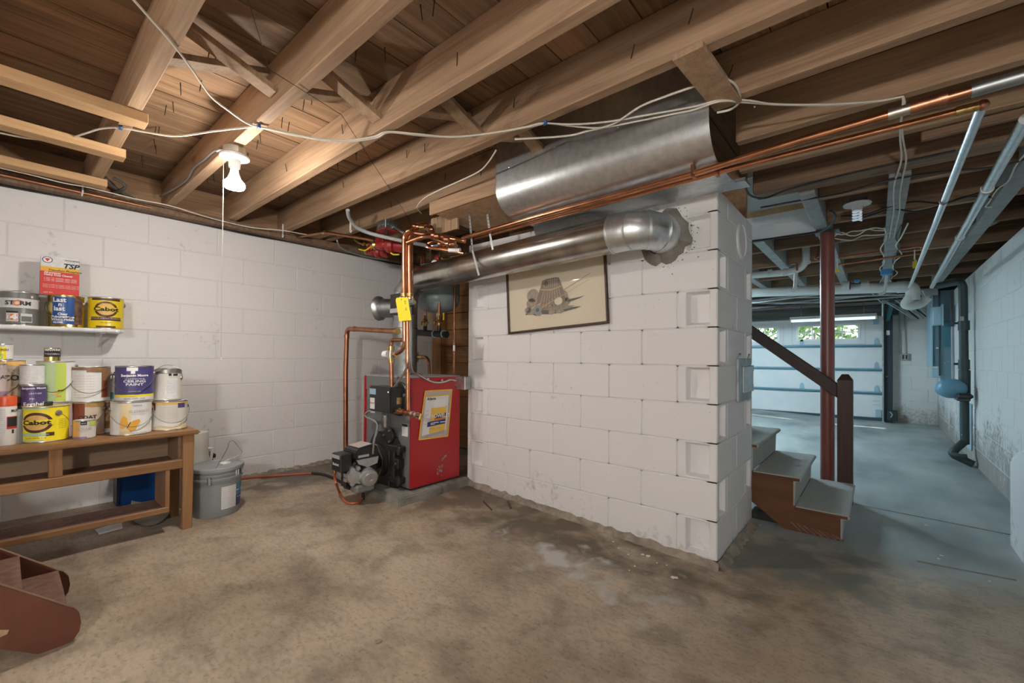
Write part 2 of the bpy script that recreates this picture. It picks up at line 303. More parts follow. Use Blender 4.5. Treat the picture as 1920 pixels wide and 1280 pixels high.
# ------------------------------------------------------------------ mesh building
def frame(d):
    d = d.normalized(); a = V((0, 0, 1)) if abs(d.z) < .95 else V((1, 0, 0))
    x = a.cross(d).normalized(); return x, d.cross(x).normalized()
ROOT = {}                                                    # object name -> world position of the thing it belongs to
class MB:
    def __init__(s): s.v = []; s.f = []
    def add(s, vs, fs):
        n = len(s.v); s.v += [V(p) for p in vs]; s.f += [tuple(i+n for i in f) for f in fs]; return s
    def box(s, x0, x1, y0, y1, z0, z1):
        return s.add([(x0, y0, z0), (x1, y0, z0), (x1, y1, z0), (x0, y1, z0), (x0, y0, z1), (x1, y0, z1), (x1, y1, z1), (x0, y1, z1)],
                     [(3, 2, 1, 0), (4, 5, 6, 7), (0, 1, 5, 4), (1, 2, 6, 5), (2, 3, 7, 6), (3, 0, 4, 7)])
    def obox(s, c, a, b, d):                                 # centre and three half axes
        c, a, b, d = V(c), V(a), V(b), V(d); P = [c+sa*a+sb*b+sd*d for sd in (-1, 1) for sb in (-1, 1) for sa in (-1, 1)]
        return s.add(P, [(2, 3, 1, 0), (4, 5, 7, 6), (0, 1, 5, 4), (1, 3, 7, 5), (3, 2, 6, 7), (2, 0, 4, 6)])
    def beam(s, p0, p1, w, h, up=(0, 0, 1)):
        p0, p1 = V(p0), V(p1); d = p1-p0; x = d.cross(V(up)).normalized(); y = x.cross(d).normalized()
        return s.obox((p0+p1)/2, d/2, x*w/2, y*h/2)
    def cyl(s, p0, p1, r, r2=None, n=14, caps=True):
        p0, p1 = V(p0), V(p1); r2 = r if r2 is None else r2; x, y = frame(p1-p0); P = []
        for p, q in ((p0, r), (p1, r2)):
            for i in range(n): a = 2*math.pi*i/n; P.append(p+(x*math.cos(a)+y*math.sin(a))*q)
        F = [(i, (i+1) % n, n+(i+1) % n, n+i) for i in range(n)]
        if caps: F += [tuple(range(n-1, -1, -1)), tuple(range(n, 2*n))]
        return s.add(P, F)
    def tube(s, pts, r, n=8, caps=True, closed=False):
        pts = [V(p) for p in pts]; m = len(pts); P = []; F = []; x = None
        for k, p in enumerate(pts):
            if closed: d = pts[(k+1) % m]-pts[k-1]
            else: d = (pts[min(k+1, m-1)]-pts[max(k-1, 0)])
            d = d.normalized()
            if x is None: x, y = frame(d)
            else: x = (x-d*x.dot(d)).normalized()
            y = d.cross(x); rr = r[k] if isinstance(r, (list, tuple)) else r
            for i in range(n): a = 2*math.pi*i/n; P.append(p+(x*math.cos(a)+y*math.sin(a))*rr)
        for k in range(m if closed else m-1):
            k2 = (k+1) % m
            for i in range(n): F.append((k*n+i, k*n+(i+1) % n, k2*n+(i+1) % n, k2*n+i))
        if caps and not closed: F += [tuple(range(n-1, -1, -1)), tuple(range((m-1)*n, m*n))]
        return s.add(P, F)
    def lathe(s, o, axis, prof, n=24, caps=True):            # prof: (radius, height along axis)
        o = V(o); d = V(axis).normalized(); x, y = frame(d); P = []; F = []
        for r, h in prof:
            for i in range(n): a = 2*math.pi*i/n; P.append(o+d*h+(x*math.cos(a)+y*math.sin(a))*r)
        for k in range(len(prof)-1):
            for i in range(n): F.append((k*n+i, k*n+(i+1) % n, (k+1)*n+(i+1) % n, (k+1)*n+i))
        if caps: F += [tuple(range(n-1, -1, -1)), tuple(range((len(prof)-1)*n, len(prof)*n))]
        return s.add(P, F)
    def prism(s, poly, axis, a0, a1):                        # poly in the plane across axis 0/1/2, extruded from a0 to a1
        n = len(poly)
        def mk(p, a): q = list(p); q.insert(axis, a); return V(q)
        ar = sum(poly[i][0]*poly[(i+1) % n][1]-poly[(i+1) % n][0]*poly[i][1] for i in range(n))
        flip = (ar > 0) if axis != 1 else (ar < 0)
        if not flip: poly = list(reversed(poly))
        P = [mk(p, a0) for p in poly]+[mk(p, a1) for p in poly]
        F = [tuple(range(n)), tuple(range(2*n-1, n-1, -1))]+[((i+1) % n, i, n+i, n+(i+1) % n) for i in range(n)]
        return s.add(P, F)
    def poly3(s, pts, thick):                                # a flat plate of any outline given as points in space
        pts = [V(p) for p in pts]; n = len(pts); nm = (pts[1]-pts[0]).cross(pts[2]-pts[0]).normalized()*thick
        return s.add(pts+[p+nm for p in pts], [tuple(range(n-1, -1, -1)), tuple(range(n, 2*n))]+[(i, (i+1) % n, n+(i+1) % n, n+i) for i in range(n)])
    def ball(s, c, r, sc=(1, 1, 1), n=16, m=10):
        c = V(c); P = []; F = []
        for j in range(1, m):
            t = math.pi*j/m
            for i in range(n): a = 2*math.pi*i/n; P.append(c+V((r*sc[0]*math.sin(t)*math.cos(a), r*sc[1]*math.sin(t)*math.sin(a), r*sc[2]*math.cos(t))))
        for j in range(m-2):
            for i in range(n): F.append((j*n+i, (j+1)*n+i, (j+1)*n+(i+1) % n, j*n+(i+1) % n))
        P += [c+V((0, 0, r*sc[2])), c-V((0, 0, r*sc[2]))]; k = len(P)
        F += [(i, (i+1) % n, k-2) for i in range(n)]+[((m-2)*n+(i+1) % n, (m-2)*n+i, k-1) for i in range(n)]
        return s.add(P, F)
    def grid(s, f, nu, nv):                                  # f(i/nu, j/nv) -> point
        P = [f(i/nu, j/nv) for j in range(nv+1) for i in range(nu+1)]
        return s.add(P, [(j*(nu+1)+i, j*(nu+1)+i+1, (j+1)*(nu+1)+i+1, (j+1)*(nu+1)+i) for j in range(nv) for i in range(nu)])
    def data(s, name, m, smooth=True, bevel=0., seg=1, off=V((0, 0, 0)), ang=.6, fix=True):
        me = bpy.data.meshes.new(name); me.from_pydata([p-off for p in s.v], [], s.f)
        if bevel or fix:
            bm = bmesh.new(); bm.from_mesh(me)
            if fix: bmesh.ops.recalc_face_normals(bm, faces=bm.faces)
            if bevel:
                E = [e for e in bm.edges if len(e.link_faces) == 2 and e.calc_face_angle(0) > .5]
                bmesh.ops.bevel(bm, geom=E, offset=bevel, segments=seg, affect='EDGES', clamp_overlap=True)
            bm.to_mesh(me); bm.free()
        if smooth:
            me.polygons.foreach_set('use_smooth', [True]*len(me.polygons)); me.set_sharp_from_angle(angle=ang)
        me.materials.append(MATS[m]); return me
    def part(s, name, m, parent, label=None, kind=None, **k):   # a child of a thing (or of one of its parts)
        off = ROOT[parent.name]; o = bpy.data.objects.new(name, s.data(name, m, off=off, **k)); COL.objects.link(o)
        o.parent = parent; ROOT[o.name] = off
        if label: o['label'] = label
        if kind: o['kind'] = kind
        return o
    def thing(s, name, m, label, cat, group=None, kind=None, **k):  # a thing that is one mesh
        xs = [p.x for p in s.v]; ys = [p.y for p in s.v]; off = V(((min(xs)+max(xs))/2, (min(ys)+max(ys))/2, min(p.z for p in s.v)))
        o = bpy.data.objects.new(name, s.data(name, m, off=off, **k)); COL.objects.link(o); o.location = off; ROOT[o.name] = off
        return tag(o, label, cat, group, kind)
def tag(o, label=None, cat=None, group=None, kind=None):
    for k, v in (('label', label), ('category', cat), ('group', group), ('kind', kind)):
        if v: o[k] = v
    return o
def T(name, loc, label=None, cat=None, group=None, kind=None):
    o = bpy.data.objects.new(name, None); COL.objects.link(o); o.location = V(loc); o.empty_display_size = .05; ROOT[o.name] = V(loc)
    return tag(o, label, cat, group, kind)
def inst(name, me, parent, loc, rz=0):
    o = bpy.data.objects.new(name, me); COL.objects.link(o); o.parent = parent; o.location = V(loc)-ROOT[parent.name]; o.rotation_euler = (0, 0, rz); ROOT[o.name] = V(loc); return o
def arc(p0, pc, p1, n=6):                                     # a rounded corner from p0 over the corner pc to p1
    return [p0*(1-t)**2+pc*2*t*(1-t)+p1*t*t for t in (i/n for i in range(n+1))]
def path(pts, rad=.03, n=5):                                  # a pipe run with rounded elbows
    pts = [V(p) for p in pts]; out = [pts[0]]
    for a, b, c in zip(pts, pts[1:], pts[2:]):
        r = min(rad, (a-b).length*.49, (c-b).length*.49)
        out += arc(b+(a-b).normalized()*r, b, b+(c-b).normalized()*r, n)
    return out+[pts[-1]]
def sag(pts, n=8):                                            # smooth curve through points (Catmull-Rom)
    pts = [V(p) for p in pts]; out = []
    for i in range(len(pts)-1):
        a, b, c, d = pts[max(i-1, 0)], pts[i], pts[i+1], pts[min(i+2, len(pts)-1)]
        for k in range(n):
            t = k/n; out.append(.5*((2*b)+(c-a)*t+(2*a-5*b+4*c-d)*t*t+(3*b-a-3*c+d)*t**3))
    return out+[pts[-1]]
# ------------------------------------------------------------------ lettering as thin meshes
TXT = {}
def letters(s, size, bold=0., shear=0., wide=1., align='CENTER'):
    k = (s, size, bold, shear, wide, align)
    if k not in TXT and set(s) <= set('x '):                  # print too small to read: a bar for each word
        cw, h = size*.48*wide, size*.20; x = 0 if align == 'LEFT' else -len(s)*cw/2; v, f = [], []
        for word in s.split(' '):
            n = len(v); v += [(x, -h/2), (x+len(word)*cw, -h/2), (x+len(word)*cw, h/2), (x, h/2)]; f.append((n, n+1, n+2, n+3)); x += (len(word)+1)*cw
        TXT[k] = (v, f)
    if k not in TXT:
        cu = bpy.data.curves.new('t', 'FONT'); cu.body = s; cu.size = size; cu.offset = bold; cu.shear = shear; cu.align_x = align; cu.align_y = 'CENTER'; cu.resolution_u = 2; cu.space_line = .85
        ob = bpy.data.objects.new('t', cu); COL.objects.link(ob); bpy.context.view_layer.update()
        me = bpy.data.meshes.new_from_object(ob.evaluated_get(bpy.context.evaluated_depsgraph_get()))
        TXT[k] = ([(p.co.x*wide, p.co.y) for p in me.vertices], [tuple(f.vertices) for f in me.polygons])
        bpy.data.objects.remove(ob); bpy.data.curves.remove(cu); bpy.data.meshes.remove(me)
    return TXT[k]
def put_text(mb, s, fn, size, **k):                           # fn maps flat (x, y) of the print to space
    v, f = letters(s, size, **k); mb.add([fn(x, y) for x, y in v], f)
def cyl_fn(c, r, z0, d, a0=0.):
    """print wrapped on an upright cylinder; d points at the viewer's side, x runs to the viewer's right"""
    d = V((d[0], d[1], 0)).normalized(); s = (-d).cross(V((0, 0, 1)))
    def fn(x, y): a = a0+x/r; return V((c[0], c[1], 0))+d*(r*math.cos(a))+s*(r*math.sin(a))+V((0, 0, z0+y))
    return fn
def plane_fn(o, ex, ey):
    o, ex, ey = V(o), V(ex).normalized(), V(ey).normalized(); return lambda x, y: o+ex*x+ey*y
# ================================================================== THE SETTING
LW, RW, ZB, ZS = -3.95, .78, 2.15, 2.35                       # left wall face, right wall face, joist bottoms, underside of the subfloor
BK, GW, GX = -2.6, 10.08, -4.0                                 # wall behind the camera, garage door wall, left side of the garage
# floor
mb = MB(); nx, ny = 60, 110
def ff(a, b):
    x = LW-.2+(RW+.4-LW)*a; y = BK-.1+(GW+.4-BK)*b; return V((x, y, fz(x, y)))
mb.grid(ff, nx, ny)
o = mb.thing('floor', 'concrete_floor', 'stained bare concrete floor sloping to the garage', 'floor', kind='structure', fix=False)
# joint strips where the garage slab meets the basement slab
fs = T('trim_1', (0, 3.5, 0), kind='structure')
for (u0, v0, u1, v1) in ((1604, 945, 1898, 1003), (1720, 1052, 1905, 1088)):
    a, b = af(u0, v0), af(u1, v1); MB().beam(a+V((0, 0, .001)), b+V((0, 0, .001)), .012, .004).part('floor_joint', 'cement', fs)
# ---- concrete block walls: each block its own part over a slightly recessed mortar bed
def block_mesh(L, h=.2032, t=.03, j=.006, name='concrete_block', m='block_white', recess=None):
    """front face on local y=0 looking to -y, length along x from 0"""
    b = MB(); x0, x1, z0, z1 = j/2, L-j/2, j/2, h-j/2
    if not recess:
        b.box(x0, x1, 0, t, z0, z1); return b.data(name, m, bevel=.0022, smooth=True)
    rx0, rx1, rd = recess; rz0, rz1 = z0+.012, z1-.006; e = .012
    P = [(x0, 0, z0), (x1, 0, z0), (x1, 0, z1), (x0, 0, z1), (rx0, 0, rz0), (rx1, 0, rz0), (rx1, 0, rz1), (rx0, 0, rz1),
         (rx0+e, rd, rz0+e), (rx1-e, rd, rz0+e), (rx1-e, rd, rz1-e), (rx0+e, rd, rz1-e), (x0, t, z0), (x1, t, z0), (x1, t, z1), (x0, t, z1)]
    b.add(P, [(0, 1, 5, 4), (1, 2, 6, 5), (2, 3, 7, 6), (3, 0, 4, 7), (4, 5, 9, 8), (5, 6, 10, 9), (6, 7, 11, 10), (7, 4, 8, 11), (8, 9, 10, 11),
              (0, 12, 13, 1), (1, 13, 14, 2), (2, 14, 15, 3), (3, 15, 12, 0), (12, 15, 14, 13)])
    return b.data(name, m, bevel=.003, smooth=True)
BM = {}
def bmesh_for(L, m='block_white', recess=None, t=.03, h=.2032):
    k = (round(L, 3), m, recess, t, round(h, 4))
    if k not in BM: BM[k] = block_mesh(L, m=m, recess=recess, t=t, h=h)
    return BM[k]
def courses(root, place, length, zlines, phase, L=.406, m='block_white', skip=None, t=.03):
    """place(s, z) -> location, rz ; s runs along the wall"""
    for k in range(len(zlines)-1):
        z0, z1 = zlines[k], zlines[k+1]; p = phase[k % len(phase)] % L; s = p-L
        while s < length-1e-3:
            a, b = max(s, 0), min(s+L, length)
            if b-a > .02 and not (skip and skip(a, b, z0, z1)):
                loc, rz = place(a, z0); inst('concrete_block', bmesh_for(b-a, m, None, t, z1-z0), root, loc, rz)
            s += L
LT = .419
# left wall: face on x = LW, looking +x. local x (block length) runs along -y there, so rz = 90 deg: local -y -> +x
zl = [.044]+[.247+.2033*k for k in range(9)]+[2.085]
wl = T('wall_left', (LW, 1.4, 0), 'white painted concrete block wall behind the paint shelf', 'wall', kind='structure')
MB().box(LW-.25, LW-.0030, BK, 3.4, -.05, 2.085).part('mortar_bed', 'mortar_white', wl)
Y0 = -.20
ph = [(1.283-Y0), (1.50-Y0)]
def pl(s, z): return V((LW-.0305+.0305, Y0+s, z)), math.radians(90)
courses(wl, pl, 3.3-Y0, zl, [(1.265-Y0), (1.50-Y0)], LT)
MB().box(LW-.0045, LW, BK, Y0, .0, 2.085).part('wall_skim', 'block_white', wl)
# rough foot of the wall, where dirt gathers
rf = MB(); random.seed(3)
for k in range(34):
    y = .95+k*.068; rf.ball((LW+.02, y, fz(LW)-.006), .05, (.6+.5*random.random(), 1.0, .35+.35*random.random()), 8, 6)
rf.part('mortar_droppings', 'rubble', wl, kind='stuff')
# back wall behind the camera, right wall, garage walls
MB().box(LW-.3, RW+.25, BK-.2, BK, -.05, 2.4).thing('wall_back', 'block_white', 'white wall behind the camera', 'wall', kind='structure')
wr = T('wall_right', (RW, 5, 0), 'long grimy white concrete block wall on the right', 'wall', kind='structure')
MB().box(RW+.0030, RW+.25, BK, GW+.2, -.05, 2.02).part('mortar_bed', 'mortar_white', wr)
zr = [-.02]+[.18+.2032*k for k in range(10)]
R0 = 3.3
courses(wr, lambda s, z: (V((RW, GW-s, z)), math.radians(-90)), GW-R0, zr, [.13, .333], .406, 'block_grimy')
MB().box(RW, RW+.0045, BK, R0, .0, 2.01).part('wall_skim', 'block_grimy', wr)
# earth and stone showing above the right wall
mb = MB(); random.seed(11)
def rk(a, b):
    y = BK+(GW-BK)*a; x = RW+.02+.30*b; return V((x+.05*random.random(), y, 2.0+.33*b+.05*random.random()))
MB().box(RW+.36, RW+.5, BK, GW+.3, 1.9, 2.5).thing('wall_bank', 'rock_dark', 'earth bank behind the right wall', 'wall', kind='structure')
mb.grid(rk, 90, 6); mb.thing('wall_ledge', 'rock_dark', 'dark rubble bank showing above the right wall', 'wall', kind='structure', fix=False)
# low white buttress at the foot of the right wall
bt = MB()
a = ax(1893, 838, .60)
bt.prism([(.60, -.02), (.60, .50), (.64, .565), (RW, .60), (RW, -.02)], 1, 3.1, a.y)
bt.thing('wall_buttress', 'block_white', 'low white plastered buttress against the right wall', 'wall', kind='structure', bevel=.012, seg=2)
# garage door wall
wg = T('wall_garage', (0, GW, 0), 'garage end wall beside the sectional door', 'wall', kind='structure')
DX0, DX1, DZ = -3.2, .085, 2.13                                # garage door opening
MB().box(RW, RW+.5, GW, GW+.3, 1.8, 2.6).part('wall_return', 'rock_dark', wg)
MB().box(DX1+.02, RW, GW+.0065, GW+.3, -.05, 2.3).part('mortar_bed', 'mortar_white', wg)
courses(wg, lambda s, z: (V((DX1+.05+s, GW, z)), 0), RW-DX1-.05, zr, [.12, .32], .406, 'block_garage')
MB().box(LW-.3, DX0, GW, GW+.3, -.05, 2.4).part('wall_end', 'block_garage', wg)
MB().box(DX0, RW, GW+.05, GW+.3, DZ, 2.6).part('header', 'old_beam', wg)
MB().box(LW-.3, DX1+.2, GW-.16, GW-.02, 1.865, 2.06).part('header_beam', 'grey_beam', wg, bevel=.006)
wgl = T('wall_garage_left', (GX, 7, 0), 'left wall of the garage', 'wall', kind='structure')
MB().box(GX-.25, GX, 3.4, GW+.3, -.05, 2.4).part('wall_face', 'block_garage', wgl)
# plank partition behind the boiler
pt = T('wall_partition', (-3.2, 3.25, 0), 'brown horizontal plank partition behind the boiler', 'wall', kind='structure')
z = .10
for k in range(12):
    h = .185; MB().box(LW, -2.36, 3.25+.004*(k % 2), 3.275, z, z+h-.005).part('plank', 'partition_wood', pt, bevel=.002); z += h
a0 = ay(812, 700, 3.18).x; a1 = ay(828, 700, 3.18).x
MB().box(a0, a1, 3.16, 3.25, .1, 2.15).part('stud', 'bench_wood_v', pt, bevel=.003)
MB().box(-2.95, -2.86, 3.16, 3.25, .1, 2.15).part('stud', 'bench_wood_v', pt, bevel=.003)
MB().box(LW, -2.3, 3.275, 3.35, -.02, 2.35).part('backing', 'dark_void', pt)
# bricks at the foot of the gap between boiler and chimney
for k, (x, z) in enumerate(((-2.66, .09), (-2.60, .16), (-2.68, .23), (-2.62, .30))):
    MB().box(x-.1, x+.1, 2.75, 2.84, z, z+.062).part('brick', 'pad_concrete', pt, bevel=.004)
# ---- ceiling: subfloor planks over joists
ce = T('ceiling', (-1.5, 1, ZS), 'open ceiling of rough joists and subfloor planks', 'ceiling', kind='structure')
random.seed(5); x = LW-.1; pk = 0
while x < RW+.2:
    wd = .178
    MB().box(x+.0025, x+wd-.0025, BK, 3.05, ZS+.004*random.random(), ZS+.03).part('plank', 'plank_wood', ce); x += wd
x = LW-.1
while x < RW+.3:
    wd = .178
    MB().box(x+.0025, x+wd-.0025, 4.17 if x < -.33 else 3.05, GW+.1, ZS+.004*random.random(), ZS+.03).part('plank', 'plank_wood', ce); x += wd
MB().box(LW-.3, RW+.5, BK-.2, 3.2, ZS+.03, ZS+.1).part('subfloor_top', 'dark_void', ce)
MB().box(LW-.3, RW+.5, 4.17, GW+.4, ZS+.03, ZS+.1).part('subfloor_top', 'dark_void', ce)
MB().box(-.33, RW+.5, 3.2, 4.17, ZS+.03, ZS+.1).part('subfloor_top', 'dark_void', ce)
JY = [(-2.1, 0), (-1.69, 0), (-1.28, 0), (-.87, 0), (-.47, 0), (-.105, 0), (.328, 0), (.731, 0), (1.126, 0), (1.525, 0), (1.903, 0), (2.316, 0), (2.70, 0)]
for y, _ in JY:
    segs = [(LW-.1, RW+.25)]
    if 1.8 < y < 2.4: segs = [(LW-.1, -1.72), (-.53, RW+.25)]
    if y > 2.4: segs = [(LW-.1, -2.52), (-.60, RW+.25)]
    if y > 2.6: segs = [(-.60, RW+.25)]
    for a, b in segs: MB().box(a, b, y, y+.054, ZB+random.uniform(-.002, .002), ZS).part('joist', 'joist_wood', ce, bevel=.004)
# girder beside the stairwell, doubled plate, blocking board with the copper elbow
gd = MB().box(-.60, RW+.25, 3.06, 3.22, 2.135, 2.30).part('girder', 'old_beam', ce, bevel=.006)
MB().box(-.60, RW+.25, 3.06, 3.16, 2.30, 2.345).part('girder_plate', 'old_beam', ce, bevel=.004)
MB().box(.16, .72, 2.78, 2.81, 2.12, 2.33).part('blocking_board', 'garage_joist', ce, bevel=.003)
MB().box(LW-.06, LW+.10, BK, 3.3, 2.088, 2.145).part('sill_plate', 'old_beam', ce, bevel=.004)
MB().box(LW-.08, LW-.02, BK, 3.3, 2.145, ZS).part('rim_board', 'plank_wood', ce)
# garage joists
for y in (4.16, 4.87, 5.70, 6.62, 7.5, 8.45):
    MB().box(-.30 if y < 4.2 else LW-.1, RW+.3, y, y+.05, ZB, ZS).part('joist', 'garage_joist', ce, bevel=.004)
MB().box(-.30, RW+.2, 3.55, 3.60, 2.17, ZS).part('joist', 'garage_joist', ce, bevel=.004)
# grey painted nailers under the garage joists, with blocks between the joists
for xa, y0, y1, wd in ((-.335, 3.24, 8.3, .085), (.10, 3.24, 8.4, .095), (-.80, 4.3, 8.4, .085), (-1.25, 4.3, 8.4, .085), (.62, 3.24, 8.4, .085)):
    MB().box(xa-wd/2, xa+wd/2, y0, y1, 2.118, 2.148).part('nailer', 'grey_board', ce, bevel=.003)
    ys = [3.24, 3.55, 4.16, 4.87, 5.70, 6.62, 7.5, 8.45]
    for p, q in zip(ys, ys[1:]):
        if p+.05 >= y0-.1 and q <= y1+.1: MB().box(xa-wd/2+.01, xa+wd/2-.01, p+.06, q-.01, 2.15, 2.30).part('block', 'grey_board', ce)
# cross bridging between the joists: pieces of 1x3 set on the diagonal
def bridge(xb, j, down):
    y0, y1 = JY[j][0]+.054, JY[j+1][0]
    za, zb = (ZS-.035, ZB+.05) if down else (ZB+.05, ZS-.035)
    MB().beam((xb, y0-.0, za), (xb, y1+.0, zb), .07, .024, up=(0, 0, 1)).part('bridging', 'brace_wood', ce, bevel=.002)
for xb, j in ((-1.79, 7), (-1.52, 8), (-1.40, 9), (-1.95, 6)):
    bridge(xb, j, True); bridge(xb-.085, j, False)
a, b = az(1305, 95, 2.145), az(1345, 205, 2.13)               # short board nailed under joists over the duct
mb = MB().beam((a.x-.02, 1.50, 2.138), (a.x+.005, 1.93, 2.138), .105, .022); mb.part('cleat', 'brace_wood', ce, bevel=.002)
# nails poking through the subfloor and joist faces
random.seed(21); nm = MB().cyl((0, 0, 0), (.006, .004, -.055), .0022, .0016, 5).data('nail', 'nail')
spots = []
for j in range(6, 11):
    y0, y1 = JY[j][0]+.054, JY[j+1][0]
    for x in (-3.6, -3.3, -3.05, -2.75, -2.45, -2.15, -1.6, -1.25, -.9):
        for k in range(2): spots.append((x+.05*k+random.uniform(-.03, .03), y0+(y1-y0)*(.5+.12*random.uniform(-1, 1)), ZS))
for p in spots: inst('nail', nm, ce, p, random.uniform(0, 6.3))
nf = MB().cyl((0, 0, 0), (.022, -.018, .035), .0022, .002, 5).data('nail', 'nail')
for j in (8, 9, 10):
    for x in (-2.75, -2.2, -1.85, -1.2, -.75, -.4): inst('nail', nf, ce, (x+random.uniform(-.1, .1), JY[j][0], ZB+random.uniform(.05, .13)), 0)
# three clean pine strips nailed under the first joists
for k, (u, v) in enumerate(((262, 212), (222, 280), (189, 337))):
    p = az(u, v, ZB-.012); MB().box(p.x-.085, p.x, -1.1, p.y+.03, ZB-.045, ZB-.002).part('pine_strip', 'new_pine', ce, bevel=.002)
MB().box(-2.6, -.63, 3.02, 3.06, 1.99, ZS).part('stop_board', 'plank_wood', ce)
MB().box(LW, -2.3, 3.20, 3.25, 2.15, ZS).part('stop_board', 'plank_wood', ce)
# ---- stairwell box behind the chimney
sw = T('wall_stairwell', (-1.5, 4.15, 2.1), 'white drywall lining of the stairwell opening', 'wall', kind='structure')
MB().box(LW, -.37, 4.15, 4.17, 2.105, 3.2).part('lining', 'drywall', sw)
MB().box(-.37, -.34, 3.24, 4.17, 2.15, 3.2).part('lining', 'drywall', sw)
MB().box(LW, -.40, 4.135, 4.149, 2.30, 2.345).part('batten', 'new_pine', sw)
MB().box(LW, -.34, 3.22, 3.24, 2.3, 3.2).part('lining', 'drywall', sw)
MB().box(LW, -.3, 3.2, 4.2, 3.2, 3.25).part('lining', 'drywall', sw)
MB().box(LW, -.33, 4.17, 4.21, 2.10, 2.16).part('header', 'garage_joist', sw)
MB().box(-2.6, -2.55, 3.28, 4.3, -.02, 3.2).part('lining', 'drywall', sw)
# ================================================================== CHIMNEY
CX0, CX1, CY0, CY1 = -2.49, -.632, 2.397, 3.21
ch = T('chimney', ((CX0+CX1)/2, (CY0+CY1)/2, 0), 'white painted concrete block chimney in the middle of the room', 'chimney')
MB().box(CX0+.006, CX1-.058, CY0+.058, CY1-.02, -.03, 1.975).part('core', 'mortar_white', ch)
mj = MB()                                                     # mortar in the joints, a little behind the block faces
for k in range(11):
    z = .033+.2031*k if k < 10 else 1.974
    mj.box(CX0+.003, CX1-.0032, CY0+.0032, CY0+.05, z-.010, z+.010 if k < 10 else 1.976); mj.box(CX1-.05, CX1-.0032, CY0+.0032, CY1-.003, z-.010, z+.010 if k < 10 else 1.976)
for k in range(10):
    z0, z1 = .033+.2031*k, min(.033+.2031*(k+1), 1.974)
    for x in ([CX0+.4131*i for i in (1, 2, 3, 4)] if k % 2 == 0 else [CX0+.22+.4095*i for i in range(4)]): mj.box(x-.010, x+.010, CY0+.0032, CY0+.05, z0, z1)
    for y in ([CY0+.4065] if k % 2 == 0 else [CY0+.2, CY0+.613]): mj.box(CX1-.05, CX1-.0032, y-.010, y+.010, z0, z1)
mj.part('mortar_joints', 'mortar_white', ch, fix=False)
zc = [.033+.2031*k for k in range(10)]+[1.978]
H2 = .2031
for k in range(10):
    z, h = zc[k], zc[k+1]-zc[k]; full = h > .19
    if k % 2 == 0:
        for i in range(4): inst('concrete_block', bmesh_for(.4131, h=h), ch, (CX0+.4131*i, CY0, z), 0)
        inst('concrete_block', bmesh_for(.2055, recess=(.046, .169, .046) if full else None, h=h, t=.057), ch, (CX1-.2055, CY0, z), 0)
        for i in range(2): inst('concrete_block', bmesh_for(.4065, h=h), ch, (CX1, CY0+.4065*i, z), math.pi/2)
    else:
        inst('concrete_block', bmesh_for(.22, recess=(.05, .165, .040) if full else None, h=h, t=.057), ch, (CX0, CY0, z), 0)
        for i in range(4): inst('concrete_block', bmesh_for(.4095, h=h), ch, (CX0+.22+.4095*i, CY0, z), 0)
        inst('concrete_block', bmesh_for(.2, recess=(.042, .165, .046) if full else None, h=h, t=.057), ch, (CX1, CY0, z), math.pi/2)
        inst('concrete_block', bmesh_for(.413, h=h), ch, (CX1, CY0+.2, z), math.pi/2)
        inst('concrete_block', bmesh_for(.2, recess=(.04, .16, .046) if full else None, h=h, t=.057), ch, (CX1, CY0+.613, z), math.pi/2)
# rough footing
random.seed(9); ft = MB()
def foot(a, b):
    x = CX0-.0+(CX1+.012-CX0)*a; return V((x, CY0-.004-.030*(1-b)*(.6+.8*random.random()), fz(x)-.01+(.05*(1-a)+.045*a)*b*(.8+.4*random.random())))
ft.grid(foot, 46, 3)
def foot2(a, b):
    y = CY0-.02+(CY1-CY0+.02)*a; return V((CX1+.006+.045*(1-b)*(.7+.6*random.random()), y, -.01+.05*b*(.7+.5*random.random())))
ft.grid(foot2, 26, 3)
ft.part('mortar_footing', 'rubble', ch, fix=False)
# soot door and round flue cap on the side
a, b = ax(1380, 672, CX1), ax(1403, 747, CX1)
cd_ = MB().box(CX1, CX1+.018, a.y, b.y, b.z, a.z).part('cleanout_frame', 'galv_dull', ch, bevel=.003)
MB().box(CX1+.018, CX1+.028, a.y+.07, b.y+.01, b.z+.05, a.z-.045).part('cleanout_door', 'galv', cd_, bevel=.004)
for z in (a.z-.06, b.z+.07): MB().cyl((CX1+.02, b.y+.03, z-.02), (CX1+.02, b.y+.03, z+.02), .006, n=8).part('hinge', 'galv_dull', cd_)
for y in (a.y+.06, b.y-.02): MB().tube(sag([(CX1+.005, y-.02, a.z), (CX1+.012, y-.01, a.z+.025), (CX1+.005, y+.012, a.z+.028)], 4), .005, 6).part('lug', 'galv_dull', cd_)
c = ax(1389, 452, CX1); MB().lathe((CX1-.002, c.y, c.z), (1, 0, 0), [(.108, 0), (.108, .008), (.098, .014), (.094, .008), (0.001, .010)], 30).part('flue_cap', 'block_white', ch)
